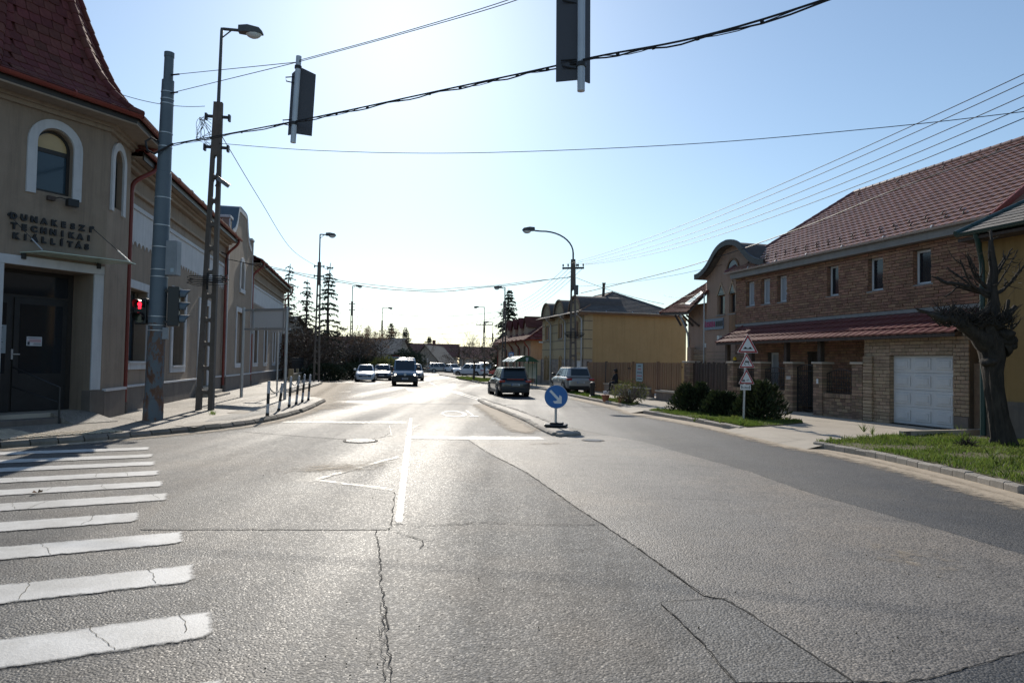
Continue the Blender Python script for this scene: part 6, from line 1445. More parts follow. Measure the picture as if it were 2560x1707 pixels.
# ---- hanging signals seen from behind
def hung_signal(label, top, bot, H0, H1, a0, a1, w0, w1):
    T = Vector(top); B_ = Vector(bot); P = thing('hanging_signal', label, 'traffic light', B_); up = (T - B_); L = up.length; upn = up.normalized()
    MB().tube([(0, 0, 0), up], .055, 16).build('tube', 'metal_grey', P, smooth=True)
    for ang, w, nm in ((a0, w0, -1), (a1, w1, 1)):
        d = Vector((math.cos(R(ang)), math.sin(R(ang)), 0)); pl3 = [upn * H0, upn * H0 + d * w, upn * (H1 - .10) + d * w, upn * H1]
        nrm = d.cross(Vector((0, 0, 1))) * (1)
        if nrm.y < 0: nrm = -nrm
        off = Vector((0, .075, 0)); pts = [p + off for p in pl3]
        MB().add([*pts, *[p + nrm * .02 for p in pts]], [(0, 1, 2, 3), (7, 6, 5, 4), (0, 4, 5, 1), (1, 5, 6, 2), (2, 6, 7, 3), (3, 7, 4, 0)]).build('backboard', 'signal_board' if 'signal_board' in MATS else 'black_plastic', P, fix=True)
        c = upn * (H0 + .12) + off + d * (w * .5) + nrm * .13
        hb = MB().box(-.13, .13, -.10, .10, 0, H1 - H0 - .3, axes(c, d, nrm, upn)).build('housing', 'black_plastic', P, bevel=.02)
        for k in range(3):
            m2 = MB(); visor(m2, c + nrm * .10 + upn * (.18 + k * (H1 - H0 - .45) / 2.6), nrm, .12, .26); m2.build('visor', 'sign_back', hb, smooth=True)
    for z in (H0 + .18, H1 - .05): MB().tube([upn * (z - .03), upn * (z + .03)], .072, 12).build('clamp', 'black_metal', P)
    for z, s in ((H0 + .15, -1), (H1 - .35, -1)): MB().tube([upn * z + Vector((s * .02, .1, 0)), upn * (z + .05) + Vector((s * .26, .1, 0)), upn * (z + .13) + Vector((s * .28, .1, 0)), upn * (z + .15) + Vector((s * .05, .1, 0))], .012, 6).build('cable_loop', 'wire', P, smooth=True)
    return P
material('signal_board', (0.055, 0.055, 0.065), rough=0.5)
hung_signal('hanging signal backboard on the span wire nearer to the steel mast', (-4.50, 13.9, 7.94), (-4.57, 13.9, 6.14), .22, 1.62, 148, 25, .22, .34)
hung_signal('hanging signal backboard high over the middle of the road', (0.90, 9.6, 7.45), (0.92, 9.6, 5.58), .20, 1.66, 165, 40, .36, .20)

# ---- signs
def plane_matrix(c, facing):
    f = Vector((facing[0], facing[1], 0)).normalized(); x = Vector((0, 0, 1)).cross(f).normalized(); return axes(c, x, (0, 0, 1), f)   # x right for the viewer, y up, z to the viewer
def flat(P, pts, z0, z1, mat, name, Mx): 
    n = len(pts); area = sum(pts[i][0] * pts[(i + 1) % n][1] - pts[(i + 1) % n][0] * pts[i][1] for i in range(n))
    if area < 0: pts = pts[::-1]
    return MB().add([Mx @ Vector((p[0], p[1], z0)) for p in pts] + [Mx @ Vector((p[0], p[1], z1)) for p in pts], [tuple(range(n - 1, -1, -1)), tuple(range(n, 2 * n))] + [(i, (i + 1) % n, n + (i + 1) % n, n + i) for i in range(n)]).build(name, mat, P)
def rounded(pts, r, n=4):
    out = []; k = len(pts)
    for i in range(k):
        p = Vector(pts[i]); a = (Vector(pts[i - 1]) - p).normalized(); b = (Vector(pts[(i + 1) % k]) - p).normalized()
        for j in range(n + 1): t = j / n; q = (p + a * r) * (1 - t) ** 2 + p * 2 * t * (1 - t) + (p + b * r) * t ** 2; out.append((q.x, q.y))
    return out
# keep-right sign
kr = thing('keep_right_sign', 'round blue keep-right sign with white arrow on the traffic island', 'traffic sign', G(1389, 1066, .07))
MB().tube([(0, 0, .0), (0, 0, .55)], .032, 12).build('post', 'metal_grey', kr, smooth=True)
KM = plane_matrix((0, -.04, .775), (-.04, -1)); circ = lambda r, n=48: [(r * math.cos(2 * math.pi * k / n), r * math.sin(2 * math.pi * k / n)) for k in range(n)]
dk = flat(kr, circ(.305), -.006, 0, 'metal_grey', 'disc', KM); flat(kr, circ(.296), .0, .003, 'sign_blue', 'blue_face', KM)
ar = [(-.185, .165), (-.155, .195), (.085, -.045), (.085, .035), (.135, -.0), (.135, -.19), (-.055, -.19), (-.095, -.13), (-.0, -.13), (.03, -.10)]
ar = [(-.18, .135), (-.135, .18), (.075, -.035), (.085, .045), (.145, .005), (.145, -.175), (-.035, -.175), (-.085, -.115), (.0, -.11), (.03, -.08)]
flat(kr, ar, .003, .006, 'sign_white', 'arrow', KM)
MB().box(-.28, .30, -.20, .20, -.0, .07).build('rubber_base', 'black_plastic', kr, rot=(0, 0, R(-12)), bevel=.03); MB().box(-.15, .2, -.13, .13, .07, .115).build('rubber_base', 'black_plastic', kr, rot=(0, 0, R(-12)), bevel=.03)
# warning signs
ws = thing('warning_sign_post', 'grey post carrying three red warning triangles and a distance plate before the evergreen shrubs', 'traffic sign', (6.88, 20.23, .1))
MB().tube([(0, 0, -.02), (.06, 0, 2.45)], .033, 12).build('post', 'metal_grey', ws, smooth=True)
def tri(cx, zb, w, h, rot=0):
    Mx = plane_matrix((cx, -.06, zb), (-.12, -1)) @ Matrix.Rotation(rot, 4, 'Z'); base = [(-w / 2, 0), (w / 2, 0), (0, h)]
    s = flat(ws, rounded(base, .03), -.008, 0, 'sign_white', 'triangle', Mx)
    cc = (0, h / 3); k = lambda f: [((x - cc[0]) * f + cc[0], (y - cc[1]) * f + cc[1]) for x, y in base]
    flat(s, rounded(k(.95), .03), .0, .003, 'sign_red', 'red_border', Mx); flat(s, rounded(k(.70), .01), .003, .006, 'sign_white', 'white_field', Mx)
    return s, Mx
s, Mx = tri(.09, 2.02, .60, .56)
flat(s, [(-.14, .11), (.14, .11), (.14, .125), (.115, .13), (.085, .175), (.06, .175), (.02, .135), (-.02, .135), (-.06, .175), (-.085, .175), (-.115, .13), (-.14, .125)], .006, .009, 'sign_black', 'bump_symbol', Mx)
s, Mx = tri(.07, 1.575, .46, .44, R(2))
flat(s, [(-.055, .165), (.065, .15), (.07, .185), (-.05, .205)], .006, .009, 'sign_black', 'car_symbol', Mx); flat(s, [(-.035, .21), (.055, .195), (.05, .225), (-.03, .235)], .006, .009, 'sign_black', 'car_symbol', Mx); flat(s, [(-.025, .215), (.045, .203), (.042, .22), (-.022, .23)], .009, .011, 'sign_white', 'car_window', Mx)
for pts in ([(-.055, .16), (-.04, .16), (-.06, .12), (-.02, .085), (-.035, .08), (-.08, .115)], [(.05, .15), (.065, .15), (.045, .115), (.095, .08), (.075, .078), (.03, .112)]): flat(s, pts, .006, .009, 'sign_black', 'skid_mark', Mx)
s, Mx = tri(.06, 1.10, .46, .45)
flat(s, [(-.125, .075), (-.045, .075), (-.04, .105), (-.055, .115), (-.065, .14), (-.11, .14), (-.12, .115), (-.13, .105)], .006, .009, 'sign_black', 'car_symbol', Mx); flat(s, [(-.108, .12), (-.068, .12), (-.072, .133), (-.104, .133)], .009, .011, 'sign_white', 'car_window', Mx)
for a, L in ((8, .09), (22, .11), (38, .10)):
    c, d = math.cos(R(a)), math.sin(R(a)); flat(s, [(-.02 + .02 * c, .09 + .02 * d), (-.02 + L * c, .09 + L * d), (-.02 + L * c - .005 * d, .09 + L * d + .006 * c), (-.02 + .02 * c - .005 * d, .09 + .02 * d + .006 * c)], .006, .009, 'sign_black', 'gravel_line', Mx)
Mx = plane_matrix((.035, -.06, .925), (-.12, -1)); s = flat(ws, [(-.15, 0), (.15, 0), (.15, .155), (-.15, .155)], -.008, 0, 'sign_white', 'distance_plate', Mx)
text('plate_text', '0,3km', .085, 'sign_black', s, Mx @ Matrix.Translation((0, .045, .003)), .001, .001)
for x in (-.115, .115): flat(s, [(x - .007, .03), (x + .007, .03), (x + .007, .10), (x + .02, .10), (x, .13), (x - .02, .10), (x - .007, .10)], .001, .003, 'sign_black', 'up_arrow', Mx)

# ---- road sign frame seen from behind (left pavement)
bb = thing('road_sign_frame', 'grey sign frame on two posts seen from behind on the left pavement', 'sign', (-11.0, 27.9, .1)); q1 = Vector((0, 0, 0)); q2 = Vector((2.12, -1.05, 0)); dn = q2.normalized()
for q in (q1, q2): MB().tube([q, q + Vector((0, 0, 3.68))], .06, 12).build('post', 'metal_grey', bb, smooth=True)
pn = Vector((dn.y, -dn.x, 0)); BM = axes((0, 0, 0), dn, -pn, (0, 0, 1)); LL = q2.length
MB().box(.28, LL - .15, .09, .11, 2.85, 3.52, BM).build('panel', 'sign_white', bb)
for z in (2.74, 3.52): MB().box(-.12, LL + .12, .05, .12, z, z + .09, BM).build('rail', 'metal_grey', bb)
for x in (.42, LL - .25): MB().box(x, x + .06, .03, .09, 2.6, 3.6, BM).build('batten', 'metal_grey', bb)
bs = thing('small_sign', 'small dark sign on a thin post behind the grey sign frame', 'sign', (-10.0, 29.2, .1)); MB().tube([(0, 0, 0), (0, 0, 2.9)], .035, 10).build('post', 'metal_grey', bs); MB().box(-.32, .32, -.03, -.01, 2.72, 2.98).build('panel', 'sign_back', bs)
# ---- striped bollards with chain
hts = ((614, 955, 0.94, .0), (640, 941, .86, .10), (664, 934, 1.0, .02), (680, 928, .96, .06), (693, 923, 1.02, .05), (706, 920, 1.0, .03), (718, 916, .98, .03))
hts = ((614, 955, 0.93, .0), (640, 943, .82, .09), (664, 934.5, .98, .02), (680, 928.5, .98, .06), (694, 923.5, 1.0, .045), (708, 919.5, .98, .035))
blab = ['white and black striped bollard, first of the row beside the sign frame', 'leaning striped bollard missing its chain cap, second of the row', 'striped bollard, third of the row on the left pavement', 'striped bollard, fourth of the row on the left pavement', 'striped bollard, fifth of the row on the left pavement', 'striped bollard, last of the row towards the parking bay']
bpos = []
for (x, y, h, ln), lab in zip(hts, blab):
    p = Vector(Gd(x, y, .12)); b_ = thing('bollard', lab, 'bollard', p, 0, 'striped bollards on the left pavement'); lean(b_, ln * h + .02, h)
    cuts = [0, .09, .36, .67, 1.0]
    for k, m_ in enumerate(('black_metal', 'trim_white', 'black_metal', 'trim_white')): MB().tube([(0, 0, cuts[k] * h), (0, 0, cuts[k + 1] * h)], .042 if k else .05, 12).build('band', m_, b_, smooth=True)
    MB().tube([(0, 0, h), (0, 0, h + .03)], [.046, .03], 12).build('cap', 'metal_grey', b_); bpos.append(p + Vector((ln * h, 0, h * .93)))
for i, (a, b) in enumerate(((0, 1), (2, 3), (3, 4))):
    pts = sag(bpos[a], bpos[b], .22, 16); mb = MB()
    for k in range(len(pts) - 1): mb.tube([pts[k], pts[k + 1]], .012 if k % 2 else .018, 6)
    ch = mb.build('chain', 'lamp_body'); tag(ch, ['slack chain from the first striped bollard to the leaning one', 'slack chain between the third and fourth striped bollards', 'slack chain between the fourth and fifth striped bollards'][i], 'chain')
# ---- bus stop
bsn = thing('bus_stop_sign', 'square blue and white bus stop sign on a post', 'sign', (-.05, 52.0, .1)); MB().tube([(0.02, .05, 0), (0.02, .05, 2.5)], .035, 8).build('post', 'metal_grey', bsn)
Mx = plane_matrix((0, 0, 2.20), (-.1, -1)); s = flat(bsn, [(-.20, -.21), (.20, -.21), (.20, .21), (-.20, .21)], -.01, 0, 'sign_blue', 'plate', Mx); flat(s, [(-.14, -.14), (.14, -.14), (.14, .14), (-.14, .14)], 0, .004, 'sign_white', 'field', Mx)
flat(s, [(-.085, -.03), (.085, -.03), (.085, .01), (.06, .035), (-.06, .035), (-.085, .01)], .004, .007, 'ink_red', 'bus_symbol', Mx); flat(bsn, [(-.19, -.5), (.19, -.5), (.19, -.26), (-.19, -.26)], -.01, 0, 'paper', 'timetable', Mx); flat(bsn, [(-.14, -1.1), (.14, -1.1), (.14, -.55), (-.14, -.55)], -.01, 0, 'paper_grey', 'timetable', Mx)
shl = thing('bus_shelter', 'bus shelter with green arched end and translucent barrel roof', 'bus shelter', (1.85, 48.9, .1), R(90 + 14.5)); W_ = 1.9; Ls = 3.4
# local x along the street (away), y towards the road
for x in (0, Ls):
    for y in (.05, 1.55): MB().tube([(x, y, 0), (x, y, 1.72)], .035, 8).build('post', 'shelter_green', shl)
for x in (0, 1.1, 2.2, Ls): MB().tube([(x, .05, 0), (x, .05, 1.72)], .03, 8).build('post', 'shelter_green', shl)
N = 14; arc = [(-.12 + W_ * k / N, 1.70 + .42 * math.sin(math.pi * k / N)) for k in range(N + 1)]
mb = MB(); vs = []
for y, z in arc: vs += [(-.1, y, z), (Ls + .1, y, z)]
mb.add(vs, [(2 * i, 2 * i + 1, 2 * i + 3, 2 * i + 2) for i in range(N)]); mb.build('roof', 'shelter_roof', shl, smooth=True)
for x in (-.1, Ls + .06):
    n = len(arc); MB().add([(x, y, z + .01) for y, z in arc] + [(x + .04, y, z + .01) for y, z in arc], [tuple(range(n)), tuple(range(2 * n - 1, n - 1, -1))] + [(i, i + 1, n + i + 1, n + i) for i in range(n - 1)]).build('end_panel', 'shelter_green', shl, fix=True)
for k in range(1, 4): x = Ls * k / 4; MB().tube([(x, y, z + .015) for y, z in arc], .02, 5).build('roof_rib', 'shelter_green', shl)
bx('crest', 'paper_grey', shl, -.115, -.1, .72, .9, 1.8, 2.0); bx('crest', 'paper_grey', shl, -.116, -.1, .77, .85, 1.74, 1.8)
bx('rear_pane', 'canopy_glass', shl, .1, Ls - .1, .04, .05, .5, 1.6); bx('bench', 'wood_brown', shl, .3, Ls - .3, .15, .5, .4, .45)

# ================================================================== WIRES
def wire(label, pts, r=.011, group=None, name='overhead_wire', n=5):
    o = MB().tube(pts, r, n).build(name, 'wire'); return tag(o, label, 'cable', group)
def catm(P, n=10):
    P = [Vector(p) for p in P]; out = []
    for i in range(len(P) - 1):
        a = P[max(i - 1, 0)]; b = P[i]; c = P[i + 1]; d = P[min(i + 2, len(P) - 1)]
        for k in range(n): t = k / n; out.append(.5 * ((2 * b) + (c - a) * t + (2 * a - 5 * b + 4 * c - d) * t * t + (3 * b - a - 3 * c + d) * t ** 3))
    out.append(P[-1]); return out
span = [(-8.72, 17.1, at(412, 361, 17.1)[2]), at(740, 303, 13.87), at(1100, 227, 11.6), at(1455, 150, 9.57), at(2060, 0, 7.2), (9.0, 3.5, 6.6)]
sp_pts = catm(span, 14)
spn = thing('span_cable', 'thick bundled span cable carrying the hanging signals from the steel mast', 'cable', span[0])
o0_ = Vector(span[0]); MB().tube([p - o0_ for p in sp_pts], .013, 6).build('carrier', 'wire', spn)
MB().tube([p - o0_ + Vector((0, 0, -.03 - .018 * math.sin(i * 1.3))) for i, p in enumerate(sp_pts)], .011, 6).build('bundle', 'wire', spn)
MB().tube([p - o0_ + Vector((0, 0, -.02 + .03 * math.sin(i * .9 + 1))) for i, p in enumerate(sp_pts)], .006, 5).build('loose_strand', 'wire', spn)
for i in range(3, len(sp_pts) - 2, 3): p = sp_pts[i] - o0_; MB().tube([p + Vector((-.012, .01, -.015)), p + Vector((.012, -.01, -.015))], .027, 8).build('tie', 'wire', spn)
MB().tube([(-.25, -.05, .02), (-.42, -.12, .12), (-.55, -.15, .02), (-.5, -.15, -.2), (-.3, -.18, -.3), (0, -.1, -.08), (.1, -.06, 0)], .026, 8).build('loop', 'wire', spn, smooth=True)
t1 = at(744, 156, 13.9); far = at(1300, -2, 10.5)
wire('upper guy wire from the mast top to the nearer hanging signal', [at(436, 187, 17.1), t1], .008); wire('lower guy wire from the mast to the nearer hanging signal', [at(432, 232, 17.1), t1], .008)
wire('lower strand of the twin top wire between the two hanging signals', catm([t1, at(1010, 84, 11.9), far, (.9, 9.6, 7.35), (5, 6.4, 7.6)], 8), .007, 'twin top wires'); wire('upper strand of the twin top wire between the two hanging signals', catm([Vector(t1) + Vector((0, 0, .03)), Vector(at(1010, 80, 11.9)), Vector(far) + Vector((0, 0, .05)), (.9, 9.65, 7.43), (5, 6.4, 7.7)], 8), .007, 'twin top wires')
for a in ((436, 187), (432, 232)): mbp = MB().tube([Vector(at(a[0] - 8, a[1] + 1, 17.12)), Vector(at(a[0] + 12, a[1] - 1, 17.0))], .02, 6).build('turnbuckle', 'black_metal'); tag(mbp, 'small turnbuckle where the %s guy wire leaves the mast' % ('upper' if a[1] < 200 else 'lower'), 'turnbuckle')
wire('wire from the tower roof to the ladder lamp post', sag(at(272, 226, 17.6), at(512, 266, 20.7), .15), .009)
wire('long wire across the street from the ladder lamp post to the right', catm([at(548, 359, 20.7), at(800, 377, 19.6), at(1160, 383, 18), at(1700, 362, 16), at(2220, 318, 14.3), at(2640, 270, 13)], 8), .009)
wire('sagging wire between the two ladder lamp posts on the left', catm([at(556, 343, 20.7), at(650, 500, 27), at(730, 624, 37), at(796, 668, 48.8)], 8), .012)
for k, (dz, r) in enumerate(((0, .017), (.12, .013))):
    wire('%s twisted service cable from the corner building across to the curved-arm lamp post' % ('thick lower', 'thin upper')[k], [p + Vector((0, 0, dz * math.sin(math.pi * i / 40) + .02 * math.sin(i * .9 + k * 2))) for i, p in enumerate(catm([at(566, 648, 32), at(700, 676, 33), at(860, 708, 35), at(1060, 729, 37), at(1260, 714, 38), at(1428, 692, 38.6)], 8))], r, 'twisted service cables')
# wires from the crossarm towards the upper right
tops = [Vector((R1.location.x + dx, 38.6, 7.25 + .1)) for dx in (-.5, -.2, .2, .45, .6)]
for k, (tp, ye, yy) in enumerate(zip(tops, (168, 190, 223, 253, 281), (0, 0, 0, 0, 0))):
    wire('bare wire over the brick house roof from the crossarm insulator %s' % ('at the road end', 'next to the road end', 'just past the post', 'next to the house end', 'at the house end')[k], sag(tp, at(2620, ye - 10, 11.5), .35 + .05 * k, 20), .009, 'crossarm wires')
wire('insulated wire from the yellow house over the brick house roof', catm([at(1452, 733, 42), at(1700, 672, 34), at(1990, 575, 25), at(2250, 470, 20), at(2640, 330, 16)], 8), .019)
wire('thin wire from the pink house gable to the curved-arm lamp post', sag(at(1860, 648, 30), at(1440, 716, 38.6), .25), .008)
wire('service wire from the curved-arm lamp post to the yellow house ridge', sag(at(1440, 694, 38.6), at(1660, 760, 41), .15), .012); wire('service wire dipping from the yellow house ridge to the pink house', sag(at(1660, 738, 41), at(1760, 728, 31), .2), .010)
# wires onward along the street
for k in range(5):
    wire('street wire to the bus stop post, %s of the five' % ('highest', 'second highest', 'middle', 'second lowest', 'lowest')[k], sag((R1.location.x - .5 + .25 * k, 38.7, 7.2), (-.72 - .4 + .2 * k, 62, 6.6 - .25 * k), .5), .010, 'street wires to the bus stop post')
    wire('street wire past the spruce, %s of the five at the bus stop post' % ('highest', 'second highest', 'middle', 'second lowest', 'lowest')[k], sag((-.72 - .4 + .2 * k, 62, 6.6 - .25 * k), (-4.1 - 1.0 + .5 * k, 100, 7.25), .8), .012, 'street wires beyond the bus stop post')
wire('wire across the road between far lamp posts, higher one', sag((-18.85, 80, 8.0), (-.8, 62, 6.4), .8), .016); wire('wire across the road from the hedge lamp post to the curved-arm post', sag((-13.95, 48.9, 5.9), (3.4, 38.7, 5.0), .7), .0) if False else None
wire('wire across the road from the distant lamp post', sag((-21, 110, 7.6), (-.8, 62, 6.0), 1.0), .018); wire('lower wire across the road from the distant lamp post', sag((-21, 110, 6.6), (-4.1, 100, 6.4), .6), .018); wire('wire sagging along the left side between lamp posts', sag((-13.95, 48.9, 7.4), (-18.85, 80, 7.6), 1.3), .015)
wire('lowest wire across the far end of the road', sag((-23, 125, 6.6), (-3.7, 130, 6.2), .4), .02)
# ================================================================== CARS
def loft(rings, closed_ends=True):
    n = len(rings[0]); vs = [p for r in rings for p in r]
    fs = [(i * n + j, i * n + (j + 1) % n, (i + 1) * n + (j + 1) % n, (i + 1) * n + j) for i in range(len(rings) - 1) for j in range(n)]
    if closed_ends: fs += [tuple(range(n - 1, -1, -1)), tuple((len(rings) - 1) * n + j for j in range(n))]
    return MB().add(vs, fs)
def car(name, label, cat, pos, head, scale, paint, L=4.4, W=1.82, Hh=1.62, belt=.98, hood=1.0, cowl=.62, roof_f=.45, roof_r=-1.75, tail=-2.0, wr=.34, wb=2.6, clear=.2, lower='black_plastic', lower_h=.0,
        group=None, lit=False, van=False, plate=True, cladding=False, front_black=False):
    """x forward from the car's middle, y to its left, z up"""
    P = thing(name, label, cat, (pos[0], pos[1], pos[2] if len(pos) > 2 else 0), head, group); P.scale = (scale,) * 3
    h = L / 2; w = W / 2
    def ring(x, zb, zt, ww, crown=.03, tuck=.06):
        return [(x, -ww * .86, zb), (x, -ww * .98, zb + .10), (x, -ww, zb + (zt - zb) * .5), (x, -ww + tuck * .5, zt - .07), (x, -ww + tuck + .05, zt), (x, 0, zt + crown), (x, ww - tuck - .05, zt), (x, ww - tuck * .5, zt - .07), (x, ww, zb + (zt - zb) * .5), (x, ww * .98, zb + .10), (x, ww * .86, zb), (x, 0, zb - .01)]
    hz = belt - (.16 if not van else .10)
    st = [(-h, clear + .16, belt - .30, w * .80), (-h + .06, clear + .07, belt - .12, w * .92), (-h + .25, clear, belt - .02, w * .985), (-h + .8, clear - .01, belt, w), (-.3, clear - .02, belt, w), (cowl - .1, clear - .02, belt - .01, w),
          (cowl + .25, clear - .01, belt - .05, w), (h - .55, clear, hz, w * .985), (h - .2, clear + .02, hz - .08, w * .93), (h - .05, clear + .08, hz - .22, w * .84), (h, clear + .16, hz - .36, w * .76)]
    body = loft([ring(*s) for s in st]).build('body', paint, P, smooth=True, fix=True, angle=60)
    sub = body.modifiers.new('sub', 'SUBSURF'); sub.levels = 1; sub.render_levels = 2
    # cabin
    wb_, wt = w - .10, w - .26 if not van else w - .16
    base = [(cowl, wb_ * .80), (cowl - .16, wb_), (tail + .22, wb_), (tail, wb_ * .82)]; top = [(roof_f, wt * .86), (roof_f - .12, wt), (roof_r + .14, wt), (roof_r, wt * .88)]
    zb, zt = belt - .03, Hh - .05
    r0 = [(x, y, zb) for x, y in base] + [(x, -y, zb) for x, y in base[::-1]]; r1 = [(x, y, zt) for x, y in top] + [(x, -y, zt) for x, y in top[::-1]]
    cx = (roof_f + roof_r) / 2; r2 = [(cx + (x - cx) * .93, y * .84, zt + .04) for x, y, z in r1]; r3 = [(cx + (x - cx) * .6, y * .5, zt + .055) for x, y, z in r1]
    loft([r0, r1, r2, r3]).build('cabin', paint, P, smooth=True, fix=True, angle=35)
    def pane(name, a, b, c, d, f0=.06, f1=.06, g0=.10, g1=.10):
        """glass on the quad a(bottom left) b(bottom right) c(top right) d(top left)"""
        a, b, c, d = map(Vector, (a, b, c, d)); nn = (b - a).cross(d - a).normalized(); cen = (a + b + c + d) / 4
        if nn.dot(cen - Vector((cx, 0, 1.0))) < 0: nn = -nn
        P4 = lambda u, v: a.lerp(b, u).lerp(d.lerp(c, u), v) + nn * .012
        q = [P4(f0, g0), P4(1 - f1, g0), P4(1 - f1, 1 - g1), P4(f0, 1 - g1)]
        return MB().add([*q, *[p - nn * .03 for p in q]], [(0, 1, 2, 3), (0, 4, 5, 1), (1, 5, 6, 2), (2, 6, 7, 3), (3, 7, 4, 0)]).build(name, 'car_glass', P, fix=True)
    pane('windshield', r0[7], r0[0], r1[0], r1[7], -.02, -.02, .06, .06); pane('rear_window', r0[4], r0[3], r1[3], r1[4], .03, .03, .16 if not van else .2, .08)
    for s in (0, 1):
        i = (1, 2) if s == 0 else (6, 5); a, b, c, d = (Vector(r0[i[0]]), Vector(r0[i[1]]), Vector(r1[i[1]]), Vector(r1[i[0]]))
        cuts = (.05, .42, .46, .78, .81, .965) if not van else (.04, .30, .33, .64, .67, .97)
        for k in range(0, 6, 2): pane('side_window', a.lerp(b, cuts[k]), a.lerp(b, cuts[k + 1]), d.lerp(c, cuts[k + 1]), d.lerp(c, cuts[k]), .02, .02, .08, .10)
        sg_ = 1 if s == 0 else -1
        mr = MB().box(cowl - .32, cowl - .14, sg_ * (w - .05), sg_ * (w + .17), belt + .02, belt + .18 if not van else belt + .3).build('mirror', 'black_plastic' if van or cladding else paint, P, bevel=.03)
        bx('door_handle', paint, P, -.15, .05, sg_ * (w - .015), sg_ * (w + .018), belt - .17, belt - .13); bx('sill', lower, P, -wb / 2 + .3, wb / 2 - .3, sg_ * (w - .06), sg_ * (w + .006), clear - .03, clear + .14)
    # wheels
    for sx in (1, -1):
        for sy in (1, -1):
            x = sx * wb / 2 + .05; tr = w - .12
            MB().tube([(x, sy * (w - .30), wr * 1.02), (x, sy * (w + .004), wr * 1.02)], wr * 1.20, 24).build('wheel_arch', 'black_plastic', P)
            tp = MB().tube([(x, sy * (tr - .11), wr), (x, sy * (tr - .09), wr), (x, sy * (tr + .10), wr), (x, sy * (tr + .13), wr)], [wr * .93, wr, wr, wr * .93], 24).build('tyre', 'tyre', P, smooth=True, angle=30)
            rm = MB().tube([(x, sy * (tr + .10), wr), (x, sy * (tr + .135), wr)], wr * .64, 20)
            for k in range(5): a = 2 * math.pi * k / 5; rm.box(-.03, .03, -.02, .02, 0, wr * .6, Matrix.Translation((x, sy * (tr + .14), wr)) @ Matrix.Rotation(a, 4, 'Y'))
            rm.build('rim', 'rim', tp)
    # front and rear furniture
    fx = h - .02; rx = -h + .02
    for s in (1, -1):
        a = Vector((h - .30, s * (w - .12), hz - .20)); MB().add([(h - .45, s * (w - .02), hz - .13), (h - .10, s * (w - .30), hz - .15), (h - .02, s * (w - .42), hz - .26), (h - .06, s * (w - .20), hz - .34), (h - .36, s * (w + .0), hz - .30)], [(0, 1, 2, 3, 4) if s < 0 else (4, 3, 2, 1, 0)]).build('headlight', 'head_glass', P, fix=False)
        MB().ball((h - .13, s * (w - .24), hz - .24), .09, 10, 8).build('headlight', 'head_lit' if lit else 'head_glass', P, smooth=True)
        z0 = belt - .24; MB().box(-h + .02, -h + .34, s * (w - .34), s * (w + .004), z0, z0 + (.13 if not van else .34)).build('tail_light', 'tail_red', P, bevel=.03)
    MB().box(h - .14, h - .005, -w * .62, w * .62, hz - .38, hz - .24).build('grille', 'black_plastic', P, bevel=.02); MB().box(h - .16, h + .02, -w * .80, w * .80, clear + .02, clear + .17).build('front_bumper', lower, P, bevel=.03)
    MB().box(-h - .02, -h + .20, -w * .84, w * .84, clear + .02, clear + .24).build('rear_bumper', lower, P, bevel=.03)
    if front_black: MB().box(h - .42, h + .03, -w * .97, w * .97, clear + .02, hz - .30).build('front_bumper', 'black_plastic', P, bevel=.06)
    if plate:
        for x0, x1, zz in ((h + .012, h + .035, clear + .22), (-h - .035, -h - .012, belt - .42)):
            pt = bx('number_plate', 'plate', P, x0, x1, -.24, .24, zz, zz + .11); bx('plate_band', 'plate_blue', pt, x0 - .002, x1 + .002, *((.19, .238) if x0 < 0 else (-.238, -.19)), zz + .004, zz + .106)
        for k in range(6): bx('plate_glyph', 'ink', P, h + .035, h + .038, -.15 + k * .055, -.115 + k * .055, clear + .245, clear + .305); bx('plate_glyph', 'ink', P, -h - .038, -h - .035, -.15 + k * .055, -.115 + k * .055, belt - .395, belt - .335)
    bx('underbody', 'black_plastic', P, -h + .3, h - .3, -w + .2, w - .2, clear - .02, clear + .25)
    return P
HD = lambda a: R(90 - a)
suv = car('suv', 'dark blue-grey sport utility car driving away past the traffic island', 'car', (-0.17, 36.1, 0), HD(-11), .885, 'paint_navy', 4.6, 1.86, 1.66, 1.06, cowl=.85, roof_f=.30, roof_r=-1.86, tail=-2.18, wr=.37, wb=2.69, clear=.24, cladding=True)
MB().box(-1.7, .2, .60, .64, 1.66, 1.70).box(-1.7, .2, -.64, -.60, 1.66, 1.70).build('roof_rail', 'metal_grey', suv); bx('spoiler', 'paint_navy', suv, -2.06, -1.72, -.62, .62, 1.60, 1.66, bevel=.02); bx('tail_strip', 'tail_red', suv, -2.27, -2.20, -.5, .5, .98, 1.02)
v_ = G(1437, 982, .1); vt = car('suv', 'silver compact sport utility car parked on the pavement behind the curved-arm lamp post', 'car', (v_[0] - .15, v_[1] + 1.15, .1), HD(-13), .885, 'paint_silver', 4.18, 1.78, 1.60, 1.04, cowl=.85, roof_f=.30, roof_r=-1.70, tail=-1.98, wr=.35, wb=2.5, clear=.23, cladding=True)
MB().box(-1.6, .2, .56, .60, 1.60, 1.64).box(-1.6, .2, -.60, -.56, 1.60, 1.64).build('roof_rail', 'metal_grey', vt)
vn = car('van', 'blue van with lit headlights and black bumper coming towards the crossing', 'van', (-7.62, 48.9, 0), HD(171), .915, 'paint_blue_van', 4.9, 1.90, 1.97, 1.16, cowl=1.62, roof_f=.80, roof_r=-2.25, tail=-2.38, wr=.34, wb=3.0, clear=.27, lit=True, van=True, front_black=True)
MB().tube([(2.40, 0, .86), (2.47, 0, .86)], .10, 20).build('badge', 'metal_grey', vn)
